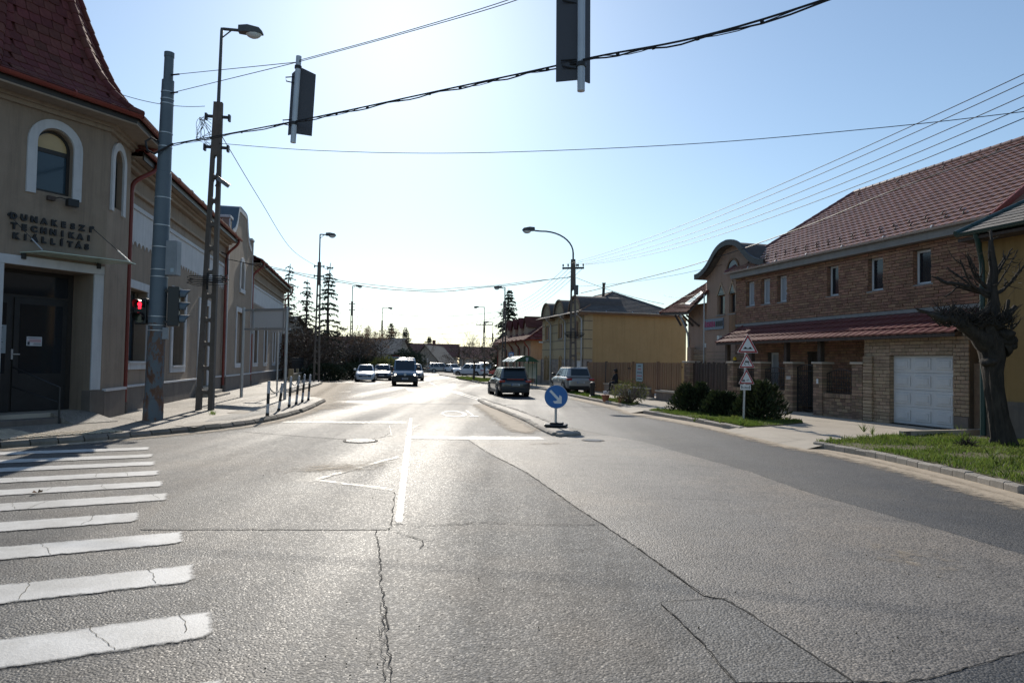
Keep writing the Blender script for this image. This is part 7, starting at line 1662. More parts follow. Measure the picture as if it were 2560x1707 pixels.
car('hatchback', 'white hatchback parked in the bay beside the brown hedge', 'car', (-11.85, 55.6, 0), HD(170), .93, 'paint_white_car', 3.92, 1.68, 1.46, .95, cowl=.85, roof_f=.25, roof_r=-1.55, tail=-1.85, wr=.30, wb=2.45, clear=.18, lower='paint_white_car')
car('car', 'black car parked close behind the white hatchback', 'car', (-11.35, 60.2, 0), HD(172), .93, 'paint_black', 4.4, 1.78, 1.47, .95, cowl=.85, roof_f=.25, roof_r=-1.5, tail=-2.0, wr=.32, wb=2.6)
car('van', 'white van following behind the blue van', 'van', (-10.15, 66.0, 0), HD(171), .99, 'paint_white_car', 4.9, 1.9, 2.05, 1.22, cowl=1.75, roof_f=.95, roof_r=-2.25, tail=-2.38, wr=.34, wb=3.0, clear=.27, van=True)
car('car', 'pale car with dark mirrors behind the right side of the blue van', 'car', (-8.75, 61.5, 0), HD(172), .93, 'paint_silver', 4.4, 1.8, 1.58, 1.0, cowl=.85, roof_f=.25, roof_r=-1.6, tail=-1.95, wr=.33, wb=2.6, cladding=True)
car('minivan', 'white minivan parked behind the round-headed trees', 'car', (-4.9, 82.5, 0.0), HD(-62), .92, 'paint_white_car', 4.6, 1.82, 1.68, 1.0, cowl=1.15, roof_f=.55, roof_r=-1.95, tail=-2.15, wr=.32, wb=2.8)
car('estate_car', 'light blue estate car parked behind the white minivan', 'car', (-3.6, 86.5, 0.0), HD(-70), .98, 'paint_silver', 4.5, 1.8, 1.75, 1.0, cowl=1.1, roof_f=.4, roof_r=-1.9, tail=-2.1, wr=.32, wb=2.7)
car('car', 'red car parked next to the white minivan', 'car', (-1.6, 84.0, 0.0), HD(-65), .95, 'paint_red', 4.2, 1.75, 1.48, .95, wr=.31, wb=2.5)
car('hatchback', 'small white hatchback parked at the far bend', 'car', (-8.6, 101.0, 0), HD(150), .95, 'paint_white_car', 3.9, 1.7, 1.48, .95, cowl=.85, roof_f=.25, roof_r=-1.55, tail=-1.85, wr=.30, wb=2.45)
car('estate_car', 'pale grey-blue estate car parked across the far bend', 'car', (-10.6, 103.5, 0), HD(80), .95, 'paint_silver', 4.5, 1.78, 1.6, .95, cowl=1.0, roof_f=.4, roof_r=-1.9, tail=-2.1, wr=.31, wb=2.6)

# ================================================================== PERSON SEATED ON THE FENCE PLINTH
def skin_body(name, V, E, mat, parent, root=0, sub=2):
    me = bpy.data.meshes.new(name); me.from_pydata([v[:3] for v in V], E, []); me.update()
    o = link(name, me, parent); me.materials.append(MATS[mat])
    sm = o.modifiers.new('skin', 'SKIN'); sm.use_smooth_shade = True
    lay = me.skin_vertices[0].data
    for i, v in enumerate(V):
        rr_ = v[3]; lay[i].radius = rr_ if isinstance(rr_, tuple) else (rr_, rr_); lay[i].use_root = (i == root)
    s = o.modifiers.new('sub', 'SUBSURF'); s.levels = 1; s.render_levels = sub
    return o
seat = wm(PF) @ Vector((6.95, .08, .68))
pr = thing('person', 'person in black hooded jacket sitting on the fence plinth looking at a phone', 'person', seat, PF.rotation_euler.z + R(28)); pr.scale = (.9,) * 3   # faces +x
V = [(0, 0, .10, .15), (.0, 0, .28, (.15, .13)), (.03, 0, .46, (.17, .13)), (.06, 0, .56, (.09, .09)), (.09, 0, .63, (.055, .055)),          # pelvis .. neck
     (.02, .12, .08, .10), (.40, .13, .09, .075), (.46, .12, -.32, .05), (.48, .12, -.36, .045), (.60, .13, -.39, .04),
     (.02, -.12, .08, .10), (.40, -.13, .08, .075), (.48, -.12, -.32, .05), (.50, -.12, -.36, .045), (.62, -.13, -.39, .04),
     (.05, .20, .50, .075), (.10, .26, .28, .055), (.30, .14, .27, .042), (.05, -.20, .50, .075), (.10, -.26, .28, .055), (.30, -.12, .27, .042)]
E_ = [(0, 1), (1, 2), (2, 3), (3, 4), (0, 5), (5, 6), (6, 7), (7, 8), (8, 9), (0, 10), (10, 11), (11, 12), (12, 13), (13, 14), (2, 15), (15, 16), (16, 17), (2, 18), (18, 19), (19, 20)]
skin_body('body', V, E_, 'cloth_dark', pr)
hd_ = MB(); hd_.ball((.15, 0, .75), .095, 14, 10, 1.22); hd = hd_.build('head', 'skin', pr, smooth=True)
MB().ball((.115, 0, .775), .108, 14, 8, 1.15).build('hair', 'hair', pr, smooth=True); MB().tube([(.12, 0, .80), (.14, 0, .875)], [.118, .09], 16).build('cap', 'cloth_dark', pr, smooth=True); MB().box(.2, .32, -.07, .07, .795, .81).build('cap_peak', 'cloth_dark', pr, bevel=.006)
MB().add([(.235, -.012, .745), (.235, .012, .745), (.265, 0, .725), (.235, 0, .775)], [(0, 1, 3), (0, 2, 1), (1, 2, 3), (0, 3, 2)]).build('nose', 'skin', hd)
for s in (1, -1):
    MB().ball((.228, s * .034, .765), .012, 6, 5).build('eye', 'hair', hd); MB().ball((.13, s * .096, .745), .022, 8, 6, 1.4).build('ear', 'skin', hd)
    fx_, fy = .335, s * .075; MB().ball((.325, s * .095, .275), .036, 8, 6, .8).build('hand', 'skin', pr, smooth=True)
    for k in range(4): MB().tube([(.34, s * (.105 - .018 * k), .27 + .012 * (k - 1.5)), (.375, s * (.09 - .018 * k), .285 + .012 * (k - 1.5)), (.385, s * (.06 - .012 * k), .29 + .012 * (k - 1.5))], [.010, .009, .008], 6).build('finger', 'skin', pr)
    MB().tube([(.33, s * .08, .295), (.36, s * .06, .31), (.375, s * .04, .315)], [.011, .010, .008], 6).build('thumb', 'skin', pr)
MB().box(.215, .24, -.028, .028, .70, .705).build('mouth', 'terracotta', hd)
MB().add([(.165, -.05, .34), (.165, .05, .34), (.20, .04, .50), (.20, -.04, .50)], [(0, 1, 2, 3)]).build('shirt', 'cloth_light', pr)
ph = thing('phone', 'phone held in both hands by the seated person', 'phone', wm(pr) @ (Vector((.375, 0, .30)) * .9), pr.rotation_euler.z); MB().box(-.006, .006, -.065, .065, -.035, .035, Matrix.Rotation(R(-35), 4, 'Y')).build('case', 'black_plastic', ph, bevel=.003); MB().box(-.0085, -.0062, -.055, .055, -.03, .03, Matrix.Rotation(R(-35), 4, 'Y')).build('screen', 'glass_blue', ph)
for k, (sx, sy) in enumerate(((.63, .13), (.65, -.13))): MB().ball((sx - .03, sy, -.40), .05, 8, 6, .7).build('shoe', 'tyre', pr, smooth=True)
# dark street post and flower pots
p = G(1480, 994, .1); hp = thing('street_post', 'short black cast post beside the silver car', 'bollard', (3.95, 33.2, .1)); MB().tube([(0, 0, 0), (0, 0, .08), (0, 0, .1), (0, 0, .55), (0, 0, .62), (0, 0, .72), (0, 0, .76)], [.17, .17, .12, .11, .14, .12, .02], 14).build('shaft', 'black_metal', hp, smooth=True); MB().tube([(-.15, 0, .5), (.15, 0, .5)], .04, 8).build('arm', 'black_metal', hp)
for i, (x, y, r_, lab) in enumerate(((4.13, 29.9, .16, 'terracotta flower pot with white dried flowers'), (4.55, 28.3, .14, 'small terracotta pot hidden under the yellow-leaved bush'))):
    ft = thing('flower_pot', lab, 'pot', (x, y, .1)); MB().tube([(0, 0, 0), (0, 0, .22), (0, 0, .221), (0, 0, .28)], [r_ * .7, r_, r_ * 1.12, r_ * 1.12], 14).build('pot', 'terracotta', ft, smooth=True); mb = MB(); r = random.Random(i)
    for k in range(40): a = r.uniform(0, 6.28); q = (r_ * .9 * r.random() * math.cos(a), r_ * .9 * r.random() * math.sin(a), .3 + .14 * r.random()); mb.ball(q, .022, 5, 4)
    mb.build('flowers', 'paper', ft)
# ================================================================== PLANTS
def leaf_quad(v, f, c, d, n, L, W):
    d = d.normalized(); s = d.cross(n)
    if s.length < 1e-4: s = d.orthogonal()
    s = s.normalized() * (W / 2); i = len(v)
    v += [tuple(c - s * .4), tuple(c + d * (L * .5) - s), tuple(c + d * L), tuple(c + d * (L * .5) + s)]; f.append((i, i + 1, i + 2, i + 3))
def rv(r): 
    while True:
        p = Vector((r.uniform(-1, 1), r.uniform(-1, 1), r.uniform(-1, 1)))
        if 0.01 < p.length < 1: return p
def conifer(label, pos, H, rad, seed, mat='needle', dens=1.0, z0=.08, droop=.35, group=None, thin_top=0.0):
    r = random.Random(seed); T = thing('conifer', label, 'tree', pos, 0, group)
    tr = MB(); bend = [(r.uniform(-.1, .1), r.uniform(-.1, .1)) for _ in range(6)]
    tr.tube([(bend[i][0] * i / 5, bend[i][1] * i / 5, H * i / 5) for i in range(6)], [.20 * H / 10 * (1 - i / 5.3) + .015 for i in range(6)], 8)
    v = []; f = []; z = H * z0
    while z < H * .985:
        t = z / H; bl = rad * ((1 - t) ** .8) * r.uniform(.55, 1.15) + .10
        if thin_top and t > .6: bl *= 1 - thin_top * (t - .6)
        nb = 5 if dens < .7 else 6
        a0 = r.uniform(0, 6.28)
        for k in range(nb):
            if r.random() > .9: continue
            a = a0 + 6.283 * k / nb + r.uniform(-.3, .3); L = bl * r.uniform(.7, 1.15); d = Vector((math.cos(a), math.sin(a), 0)); pts = []
            for i in range(5):
                q = i / 4; pts.append(d * (L * q) + Vector((0, 0, z + .12 * L * q - droop * L * q * q + (.12 * L * q ** 4))))
            tr.tube(pts, [.028 * (1 - .2 * i) * (H / 10) + .006 for i in range(5)], 4, cap=False)
            m = int(L * 40 * dens) + 3
            for i in range(m):
                q = r.uniform(.12, 1.0); c = pts[min(3, int(q * 4))].lerp(pts[min(4, int(q * 4) + 1)], q * 4 - int(q * 4)) if q < 1 else pts[4]
                side = r.choice((-1, 1)); out = d.cross(Vector((0, 0, 1))) * side
                dr = (d * r.uniform(.2, .9) + out * r.uniform(.2, 1.0) + Vector((0, 0, r.uniform(-.9, .15)))).normalized()
                leaf_quad(v, f, c + dr * .02, dr, rv(r).normalized(), r.uniform(.22, .52) * (1 - .45 * t), r.uniform(.07, .15))
        z += H * (.026 if dens > .7 else .04) * r.uniform(.5, 1.5)
    tr.build('trunk', 'bark_grey', T); mb = MB(); mb.v, mb.f = v, f; mb.build('crown', mat, T)
    return T
conifer('sparse half-bare conifer behind the hedge, its top hooked over', (-19.9, 60.5, 0), 10.15, 2.0, 1, 'needle_dry', .30, .25, .55)
conifer('thin half-bare conifer between its two taller neighbours', (-18.9, 62.5, 0), 9.0, 2.2, 2, 'needle_dry', .42, .2, .5)
conifer('tall dark conifer with fuller branches beside the hedge lamp post', (-17.3, 64.0, 0), 10.8, 2.5, 3, 'needle', .62, .12, .45)
conifer('young fir behind the hedge, taller of the distant pair', (-21.3, 120, 0), 8.4, 2.4, 4, 'needle', .9, .1, .2)
conifer('young fir next to the taller distant fir', (-19.5, 125, 0), 8.0, 2.3, 5, 'needle', .9, .1, .2); conifer('small far fir above the red roof', (-17.0, 140, 0), 7.0, 2.0, 6, 'needle', .8, .1, .2)
conifer('tall spruce rising behind the peach house', (-0.35, 74.5, 0), 9.8, 2.7, 7, 'needle', 1.0, .12, .5)
hk = MB().tube([(-19.9, 60.5, 9.9), (-20.0, 60.4, 10.3), (-20.25, 60.3, 10.35), (-20.4, 60.3, 10.1)], [.03, .02, .015, .01], 5)
def bare_tree(label, pos, H, rad, seed, trunk_h, mat='twig', levels=4, leaf=0, leafmat='twig_leaf', up=.5, name='bare_tree', flat=1.0, stems=1):
    r = random.Random(seed); T = thing(name, label, 'tree', pos); mb = MB(); tw = MB(); ends = []
    def grow(p, d, L, rd, lv):
        q = p; pts = [p]; dd = d
        for i in range(3):
            dd = (dd + rv(r) * .28 + Vector((0, 0, up * .08))).normalized(); q = q + dd * (L / 3); pts.append(q)
        (mb if lv > 1 else tw).tube(pts, [rd, rd * .85, rd * .7, rd * .5], 5 if lv > 1 else 3, cap=False)
        if lv == 0: ends.append((pts, dd)); return
        for k in range(r.choice((3, 4)) if lv > 1 else 4):
            nd_ = (dd + rv(r) * .95); nd_.z *= flat; nd_ = nd_.normalized(); grow(pts[r.choice((2, 3, 3))], nd_, L * r.uniform(.55, .8), rd * .5, lv - 1)
    for s in range(stems):
        b = Vector((r.uniform(-.25, .25) * (stems > 1), r.uniform(-.25, .25) * (stems > 1), 0))
        mb.tube([b, b + Vector((.03, 0, trunk_h * .5)), b + Vector((0, .03, trunk_h))], [.11, .09, .08], 8)
        for k in range(5): a = 6.28 * k / 5 + r.random(); grow(b + Vector((0, 0, trunk_h * r.uniform(.85, 1.0))), Vector((math.cos(a), math.sin(a), up)).normalized(), rad * .55, .045, levels)
    mb.build('trunk', 'bark_grey', T)
    if leaf:
        v, f = tw.v, tw.f
        for pts, dd in ends:
            for k in range(leaf): leaf_quad(v, f, pts[r.randrange(4)] + rv(r) * .05, rv(r), rv(r).normalized(), r.uniform(.06, .14), r.uniform(.04, .08))
    tw.build('crown', mat if not leaf else leafmat, T); return T
hl = ['brown twiggy hedge tree beside the iron fence', 'brown hedge tree next behind the iron fence end', 'dense brown hedge tree behind the white hatchback', 'tall brown hedge tree holding dry leaves', 'brown hedge tree at the end of the hedge', 'far brown hedge tree overhanging the green bush']
for i, (x, y, H, rd) in enumerate(((-16.9, 56.5, 4.2, 2.5), (-16.4, 60.5, 4.5, 2.6), (-15.8, 65.0, 4.8, 2.7), (-15.5, 69.5, 5.6, 2.8), (-15.0, 74.5, 5.6, 2.8), (-15.3, 80.0, 5.2, 2.8))):
    bare_tree(hl[i], (x, y, 0), H, rd, 20 + i, 1.5 + .25 * i, levels=4, leaf=2 if i > 1 else 1, leafmat='twig_leaf' if i in (3, 4) else 'twig', up=.55)
for i, (x, y) in enumerate(((-3.35, 60.8), (-2.55, 64.0))):
    bare_tree(['round-headed bare tree on the grass strip by the parking ground', 'round-headed bare tree farther along the grass strip'][i], (x, y, .1), 3.8, 2.1, 40 + i, 1.75, levels=4, leaf=1, leafmat='twig', up=.42)
bare_tree('loose bare tree standing behind the parked cars', (-6.8, 97, 0), 6, 3.6, 45, 2.2, up=.8); bare_tree('bare tree in front of the gabled far house', (-13.5, 104, 0), 4.5, 2.8, 46, 1.6, up=.6); bare_tree('bare tree by the parking ground wall', (-1.0, 92, 0), 5, 3.2, 47, 1.8, up=.6)
def shrub(label, pos, H, rx, ry, seed, mat, n, kind='cone', L=(.10, .22), W=(.03, .06), name='shrub', up=.8):
    r = random.Random(seed); T = thing(name, label, 'shrub', pos); v = []; f = []; st = MB(); st.tube([(0, 0, 0), (0, 0, H * .55)], [.05, .02], 6)
    tips = [(Vector((r.uniform(-.6, .6) * rx, r.uniform(-.6, .6) * ry, 0)), H * r.uniform(.62, 1.0)) for _ in range(9)]
    for k in range(n):
        if kind == 'cone':
            b, h = tips[k % 9]; t = r.random() ** .8; rr_ = (1 - t) ** .7 * .55 + .06; a = r.uniform(0, 6.283); q = r.random() ** .45
            p = b * (1 - .35 * t) + Vector((math.cos(a) * rx * rr_ * q, math.sin(a) * ry * rr_ * q, h * t))
            d = Vector((math.cos(a) * .6, math.sin(a) * .6, up)) + rv(r) * .5
        else:
            p = rv(r); p = p.normalized() * (p.length ** .5); d = p.normalized() + Vector((0, 0, .4)) + rv(r) * .7; p = Vector((p.x * rx, p.y * ry, H * .5 + p.z * H * .5)) * (1 + .12 * math.sin(p.x * 9) * math.cos(p.y * 8))
        leaf_quad(v, f, p, d, rv(r).normalized(), r.uniform(*L), r.uniform(*W))
    st.build('stem', 'bark_grey', T); mb = MB(); mb.v, mb.f = v, f; mb.build('foliage', mat, T); return T
shrub('feathery evergreen shrub at the far end of the verge by the wooden gate', (6.35, 23.6, .1), 1.02, .85, .8, 1, 'thuja', 4200)
shrub('low dark evergreen shrub between its two taller neighbours', (6.95, 22.3, .1), .80, .75, .7, 2, 'thuja', 4200)
shrub('broad evergreen shrub right behind the warning sign post', (7.75, 21.0, .1), 1.18, .85, .85, 3, 'thuja', 5200)
shrub('straggling bush with small yellow-green leaves by the flower pots', (4.85, 28.0, .1), .95, .75, .75, 4, 'leaf_spring', 1300, 'ball', (.03, .08), (.03, .06))
tw_ = MB(); r = random.Random(9)
for k in range(70):
    a = r.uniform(0, 6.28); q = Vector((math.cos(a) * r.uniform(.3, .8), math.sin(a) * r.uniform(.3, .8), r.uniform(.4, .95))); tw_.tube([(0, 0, 0), q * .5 + rv(r) * .08, q], [.012, .008, .004], 4, cap=False)
o_ = tw_.build('twigs', 'twig', bpy.data.objects['shrub.003'])
shrub('rounded dark green bush behind the parked black car', (-12.6, 68.5, 0), 2.0, 1.7, 1.6, 5, 'leaf_spring', 4500, 'ball', (.10, .2), (.06, .12)); shrub('dark green round bush in front of the far gabled house', (-12.9, 84, 0), 3.0, 2.2, 2.2, 6, 'needle', 5000, 'ball', (.12, .25), (.08, .14))
for i, (x, y, h, rx, lab) in enumerate(((-14.9, 54.5, 1.3, 1.6, 'dark ivy shrub beside the white hatchback'), (-14.3, 58.5, 1.2, 1.7, 'dark shrub under the brown hedge trees'), (-14.2, 63.5, 1.4, 1.9, 'dark undergrowth behind the parked black car'), (-15.6, 73.0, 2.0, 2.2, 'dark evergreen undergrowth farther under the hedge'))):
    shrub(lab, (x, y, 0), h, rx, 1.7, 10 + i, 'ivy_dark', 3200, 'ball', (.10, .22), (.08, .14))
# dense dark mass behind the iron fence and along the hedge: nobody could count its leaves
v = []; f = []; r = random.Random(77)
for k in range(26000):
    t = r.random(); y = 52 + 34 * t; x = -18.6 + 1.5 * math.sin(y * .35) + (y - 52) * .03 + r.gauss(0, .9); h = 3.4 + .6 * math.sin(y * .8) + .5 * math.sin(y * 2.1)
    z = r.random() ** .8 * h; leaf_quad(v, f, Vector((x, y, z)), rv(r), rv(r).normalized(), r.uniform(.15, .4), r.uniform(.06, .16))
mb = MB(); mb.v, mb.f = v, f; o_ = mb.build('hedge', 'twig'); tag(o_, 'dark twiggy hedge filling the garden behind the iron fence', 'hedge', kind='stuff')
# ---- iron fence on its low wall
IF = frame('iron_fence', 'black iron fence with curled tops on a low pale wall', 'fence', (-15.6, 48.4), -10.5)
bx('low_wall', 'stucco_sand', IF, 0, 22, -.12, .12, 0, .62); bx('wall_cap', 'concrete', IF, -.05, 22, -.17, .17, .62, .68)
for k in range(8): bx('post', 'stucco_sand', IF, k * 2.9 - .15, k * 2.9 + .15, -.16, .16, 0, 1.0)
for k in range(118):
    u = .2 + k * .185; MB().tube([(u, 0, .68), (u, 0, 1.75)] + [(u + .07 * (1 - math.cos(a_)), 0, 1.75 + .07 * math.sin(a_)) for a_ in (R(60), R(120), R(180))], .013, 4).build('bar', 'black_metal', IF)
for z in (.8, 1.6): bx('rail', 'black_metal', IF, 0, 22, -.015, .015, z, z + .03)
# ---- the pollarded tree
def pollard():
    T = thing('pollarded_tree', 'old pollarded tree with gnarled black trunk on the grass verge', 'tree', (10.45, 14.75, .1)); r = random.Random(12)
    base = Vector((10.45, 14.75, .1)); A = lambda px, py, Y=14.75: Vector(at(px, py, Y)) - base
    KR = .84
    rings = [(A(2507, 1128), .36), (A(2506, 1095), .27), (A(2498, 1040), .225), (A(2489, 980), .22), (A(2482, 930), .235), (A(2482, 890), .29), (A(2474, 855), .34), (A(2464, 825), .33), (A(2472, 795), .24), (A(2484, 760), .14), (A(2482, 720), .11), (A(2486, 680), .10), (A(2480, 640), .08), (A(2477, 600), .045)]
    n = 26; v = []; f = []
    import mathutils
    for i, (c, rad) in enumerate(rings):
        rad *= KR
        for j in range(n):
            a = 6.283 * j / n; k = .94 + .10 * math.sin(a * 5 + i * .55) + .09 * math.sin(a * 11 - i * .8) + .05 * math.sin(a * 17 + i) + .20 * mathutils.noise.noise(Vector((math.cos(a) * 2, math.sin(a) * 2, i * .55)))
            if i == 0: k *= 1 + .25 * max(0, math.sin(a * 3 + 1))
            v.append(tuple(c + Vector((math.cos(a) * rad * k, math.sin(a) * rad * k, 0))))
    for i in range(len(rings) - 1):
        for j in range(n): f.append((i * n + j, i * n + (j + 1) % n, (i + 1) * n + (j + 1) % n, (i + 1) * n + j))
    mb = MB(); mb.add(v, f); mb.build('trunk', 'bark', T, smooth=True, angle=80)
    lb = MB()
    def limb(pts, rs): 
        P = catm(pts, 5); R_ = []
        for i in range(len(P)): t = i / (len(P) - 1) * (len(rs) - 1); k = int(min(t, len(rs) - 2)); R_.append((rs[k] + (rs[k + 1] - rs[k]) * (t - k)) * r.uniform(.85, 1.18))
        lb.tube([p + rv(r) * .012 for p in P], R_, 9)
    limb([A(2470, 860), A(2425, 825, 14.6), A(2390, 803, 14.5), A(2350, 792, 14.4)], [.24, .15, .10, .05])
    limb([A(2360, 800, 14.4), A(2335, 790, 14.3), A(2310, 778, 14.3), A(2290, 772, 14.2)], [.09, .05, .03, .015]); limb([A(2350, 785, 14.4), A(2330, 782, 14.4), A(2295, 780, 14.5)], [.05, .03, .01])
    limb([A(2500, 870), A(2518, 850), A(2530, 872)], [.25, .18, .10]); limb([A(2440, 820), A(2400, 785), A(2378, 765)], [.16, .09, .04])
    for tip, r0 in (((2340, 692), .05), ((2368, 668), .055), ((2400, 650), .06), ((2418, 640), .06), ((2425, 645), .05), ((2478, 575), .08), ((2512, 640), .05), ((2530, 620), .05), ((2545, 680), .06), ((2563, 660), .05), ((2545, 625), .03)):
        b = A(2476 + r.uniform(-10, 10), 735 - (10 if tip[1] < 650 else -5)); e = A(tip[0], tip[1], 14.75 + r.uniform(-.5, .5)); m = b.lerp(e, .5) + Vector((0, 0, -.08)) + rv(r) * .08; limb([b, m, e], [r0 * .8, r0 * .42, r0 * .26])
        for k2 in range(4):
            c2 = b.lerp(e, r.uniform(.35, .95)) + Vector((0, 0, -.04)); d2 = ((e - b).normalized() + rv(r) * .9).normalized(); L2 = r.uniform(.12, .42); limb([c2, c2 + d2 * L2 * .5 + rv(r) * .03, c2 + d2 * L2], [.016, .010, .005])
    limb([A(2470, 730), A(2400, 712, 14.6), A(2360, 705, 14.5), A(2330, 690, 14.4)], [.06, .04, .03, .012]); limb([A(2400, 712), A(2372, 735), A(2360, 743)], [.02, .015, .008])
    limb([A(2500, 800), A(2520, 785), A(2540, 765)], [.10, .06, .05]); limb([A(2485, 790), A(2510, 790), A(2522, 750)], [.08, .05, .03])
    lb.build('limb', 'bark', T, smooth=True, angle=80)
    kn = MB()
    for px, py, s in ((2440, 810, .26), (2410, 800, .24), (2385, 795, .20), (2480, 815, .26), (2512, 838, .20), (2460, 790, .2), (2530, 868, .09), (2425, 830, .18), (2498, 850, .25), (2520, 800, .12), (2470, 905, .2)):
        c = A(px, py, 14.65 + r.uniform(-.1, .1)); i0 = len(kn.v); kn.ball(c, s * .74, 22, 15, .8)
        for q in range(i0, len(kn.v)): p = Vector(kn.v[q]); d = (p - c); kn.v[q] = tuple(c + d * (1 + .55 * mathutils.noise.noise(p * 6.0) + .25 * mathutils.noise.noise(p * 17.0)))
    kn.build('burl', 'bark', T, smooth=True, angle=80)
    tw = MB()
    for k in range(520):
        px = r.uniform(2345, 2535); py = 800 + (px - 2440) * .05 + r.uniform(-18, 22); b = A(px, py, 14.6 + r.uniform(-.25, .25)); d = (Vector((r.uniform(-.8, .8), r.uniform(-.5, .5), r.uniform(.1, 1)))).normalized(); L = r.uniform(.08, .38)
        tw.tube([b, b + d * L * .5 + rv(r) * .03, b + d * L], [.012, .009, .005], 4, cap=False)
    for k in range(40):
        b = A(2476 + r.uniform(-70, 80), r.uniform(640, 720)); d = rv(r).normalized(); tw.tube([b, b + d * .12, b + d * .3 + rv(r) * .04], [.007, .005, .003], 3, cap=False)
    tw.build('twigs', 'bark', T)
    st = MB(); c = A(2415, 1118, 14.4)
    for k in range(120): d = Vector((r.uniform(-1, 1), r.uniform(-1, 1), r.uniform(.1, 1))).normalized(); L = r.uniform(.12, .30); st.tube([c + rv(r) * .15, c + d * L], [.008, .004], 3, cap=False)
    st.build('root_shoots', 'bark', T)
pollard()
# ---- grass verges
def verge(poly, z, n, seed, label, hh=(.04, .11), bare=0.0):
    r = random.Random(seed); b = MB().prism(poly, .0, z).build('verge', 'grass_soil'); tag(b, kind='structure')
    xs = [p[0] for p in poly]; ys = [p[1] for p in poly]; v = []; f = []
    def inside(x, y):
        c = False; j = len(poly) - 1
        for i in range(len(poly)):
            if (poly[i][1] > y) != (poly[j][1] > y) and x < (poly[j][0] - poly[i][0]) * (y - poly[i][1]) / (poly[j][1] - poly[i][1]) + poly[i][0]: c = not c
            j = i
        return c
    from mathutils import noise as N_
    k = 0
    while k < n:
        x = r.uniform(min(xs), max(xs)); y = r.uniform(min(ys), max(ys))
        if not inside(x, y): continue
        k += 1
        q = N_.noise(Vector((x * .9, y * .9, seed)))
        if q < bare - .25 and r.random() < .75: continue
        h = r.uniform(*hh) * (1 + .8 * q + (.9 if N_.noise(Vector((x * 3, y * 3, 5))) > .35 else 0)); a = r.uniform(0, 6.28); w = r.uniform(.006, .012); dx, dy = math.cos(a) * w, math.sin(a) * w; lx, ly = r.gauss(0, .4) * h, r.gauss(0, .4) * h; i = len(v)
        v += [(x - dx, y - dy, z - .005), (x + dx, y + dy, z - .005), (x + dx * .6 + lx * .4, y + dy * .6 + ly * .4, z + h * .6), (x + lx, y + ly, z + h), (x - dx * .6 + lx * .4, y - dy * .6 + ly * .4, z + h * .6)]; f.append((i, i + 1, i + 2, i + 3, i + 4))
    mb = MB(); mb.v, mb.f = v, f; g = mb.build('grass', 'grass'); tag(g, label, 'grass', kind='stuff')
verge([(7.25, 3), (7.25, 9.5), (7.28, 11.0), (7.16, 12.6), (6.95, 13.85), (6.6, 14.85), (7.4, 15.2), (8.4, 15.9), (9.4, 16.75), (10.4, 16.9), (11.6, 16.3), (12.6, 14), (13, 10), (13, 3)], .125, 60000, 1, 'sunlit grass of the verge under the pollarded tree', (.02, .075), .05)
verge([(6.28, 18.2), (5.75, 20.7), (4.83, 24.0), (5.2, 24.5), (6.2, 24.4), (7.5, 22.6), (8.7, 20.6), (8.5, 19.9), (7.4, 18.9)], .125, 26000, 2, 'short grass round the evergreen shrubs', (.02, .06), .1)
verge([(4.72, 27.0), (4.38, 29.5), (3.4, 35.1), (2.95, 38.6), (3.7, 39.0), (4.35, 33.5), (5.3, 28.2)], .125, 12000, 3, 'thin grass strip by the curved-arm lamp post', (.03, .08), .05)
verge([(-2.5, 56.2), (-5.0, 66), (-5.9, 72.0), (-4.6, 72.4), (-2.0, 66.5), (-1.6, 58)], .125, 9000, 4, 'grass strip under the round-headed trees', (.05, .12), -.2)
tf = MB(); r = random.Random(5)
for (px, py) in ((2180, 1086), (1735, 1055), (1850, 1062), (2160, 1080), (2400, 1085), (1800, 1058), (2480, 1150), (2530, 1165)):
    b = Vector(G(px, py, .12))
    for k in range(14): d = Vector((r.gauss(0, .35), r.gauss(0, .35), 1)).normalized(); L = r.uniform(.15, .32); s = Vector((r.uniform(-1, 1), r.uniform(-1, 1), 0)).normalized() * .008; tf.add([b - s, b + s, b + d * L * .6 + s * .7, b + d * L + Vector((d.x, d.y, 0)) * .1, b + d * L * .6 - s * .7], [(0, 1, 2, 3, 4)])
tag(tf.build('grass_tufts', 'grass'), 'taller tufts of grass standing in the verges', 'grass', kind='stuff')
sf = MB()
for k in range(30): b = Vector(G(532 + r.uniform(-8, 8), 1035 + r.uniform(-2, 2), .12)); d = Vector((r.gauss(0, .4), r.gauss(0, .4), 1)).normalized(); s = Vector((.008, 0, 0)); sf.add([b - s, b + s, b + d * .12], [(0, 1, 2)])
tag(sf.build('weeds', 'grass'), 'tuft of weeds at the foot of the ladder lamp post', 'weeds', kind='stuff')

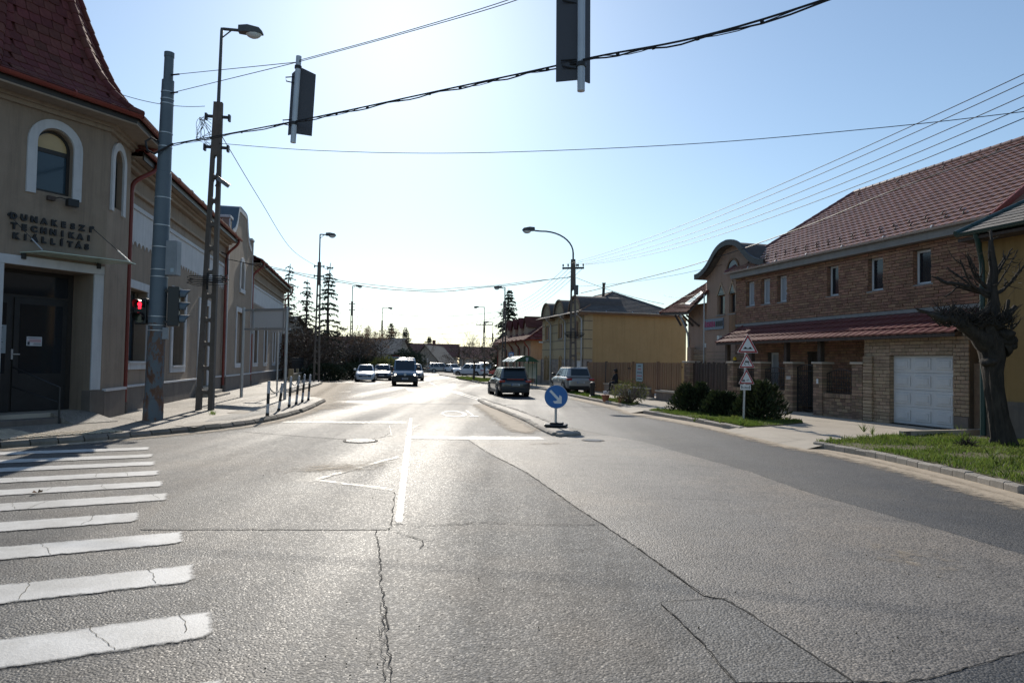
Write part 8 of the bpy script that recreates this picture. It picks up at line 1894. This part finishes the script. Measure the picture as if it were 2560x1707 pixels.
# ================================================================== FAR END OF THE STREET
def far_house(label, pos, rz, w, d, hw, hr, wall='wall_far', roof='roof_far', gable=False, wins=2, chim=False):
    H_ = thing('far_house', label, 'house', pos, rz); bx('wall', wall, H_, -w / 2, w / 2, -d / 2, d / 2, 0, hw)
    o = .4; MB().add([(-w / 2 - o, -d / 2 - o, hw - .1), (w / 2 + o, -d / 2 - o, hw - .1), (w / 2 + o, d / 2 + o, hw - .1), (-w / 2 - o, d / 2 + o, hw - .1)] + ([(-w / 2 - o, 0, hr), (w / 2 + o, 0, hr)] if not gable else [(0, -d / 2 - o, hr), (0, d / 2 + o, hr)]), [(0, 1, 5, 4), (2, 3, 4, 5), (0, 3, 2, 1)] if not gable else [(1, 2, 5, 4), (3, 0, 4, 5), (0, 3, 2, 1)]).build('roof', roof, H_, fix=False)
    if gable:
        for y in (-d / 2 + .003, d / 2 - .003): MB().add([(-w / 2, y, hw), (w / 2, y, hw), (0, y, hr - .2)], [(0, 1, 2)]).build('gable', wall, H_)
    else:
        for x in (-w / 2, w / 2): MB().add([(x, -d / 2, hw - .1), (x, d / 2, hw - .1), (x, 0, hr - .2)], [(0, 1, 2)]).build('gable', wall, H_)
    for k in range(wins): x = -w / 2 + w * (k + .5) / wins; window(H_, x - .45, x + .45, .9, 2.2, -d / 2 - .02, -1, .08, 'white_plastic', 'glass_dark')
    if chim: bx('chimney', 'roof_far', H_, -.3, .3, -.3, .3, hr - .6, hr + .7)
    return H_
far_house('long house with dark red roof closing the far end of the road', (-15.3, 134, 0), R(2), 9.0, 7, 2.8, 5.2, chim=True, wins=4)
far_house('gabled house with pale front below the dark red roof', (-13.2, 116, 0), R(-14), 4.6, 8, 1.6, 4.4, 'wall_far', 'tile_grey', True, 1)
far_house('grey house behind the hedge at the bend', (-20.0, 105, 0), R(-10), 7, 8, 2.8, 5.2, 'wall_far', 'tile_grey', False, 2)
far_house('low house behind the loose bare tree', (-5.5, 128, 0), R(10), 8, 7, 2.6, 4.6, 'wall_far', 'roof_far', False, 3); far_house('house at the far right bend behind the parking ground', (3.0, 112, 0), R(-8), 11, 9, 3.0, 5.6, 'stucco_peach', 'roof_far', False, 3)
far_house('house behind the iron fence garden', (-27, 72, 0), R(-10), 9, 10, 3.2, 6.2, 'wall_far', 'tile_grey', False, 3); far_house('house left of the distant firs', (-31, 118, 0), R(-10), 10, 9, 3.0, 5.8, 'wall_far', 'roof_far', False, 3); far_house('pale house far beyond the bend', (-24, 150, 0), R(-4), 12, 8, 3.2, 5.6, 'wall_far', 'roof_far', False, 4)
v = []; f = []; r = random.Random(5)
for k in range(16000):
    x = r.uniform(-150, 140); y = 172 + 10 * math.sin(x * .05) + r.gauss(0, 4); h = 3.6 + 1.5 * math.sin(x * .23) + 1.0 * math.sin(x * .61 + 1); z = r.random() * max(1.5, h); leaf_quad(v, f, Vector((x, y, z)), rv(r), rv(r).normalized(), r.uniform(.5, 1.1), r.uniform(.3, .7))
mb = MB(); mb.v, mb.f = v, f; o_ = mb.build('far_trees', 'ivy_dark'); tag(o_, 'far-off line of bare trees and bushes closing the horizon', 'trees', kind='stuff')
# white road sign and panels seen beyond the parked cars
fs_ = thing('far_sign', 'pale panel sign behind the green bush past the parked cars', 'sign', (-14.0, 82, 0)); bx('panel', 'paper_grey', fs_, -.9, .5, -.03, 0, .6, 2.2); bx('post', 'metal_grey', fs_, .52, .58, -.03, .03, 0, 2.4); bx('top_rail', 'sign_red', fs_, -.3, .6, -.04, .0, 2.3, 2.36)
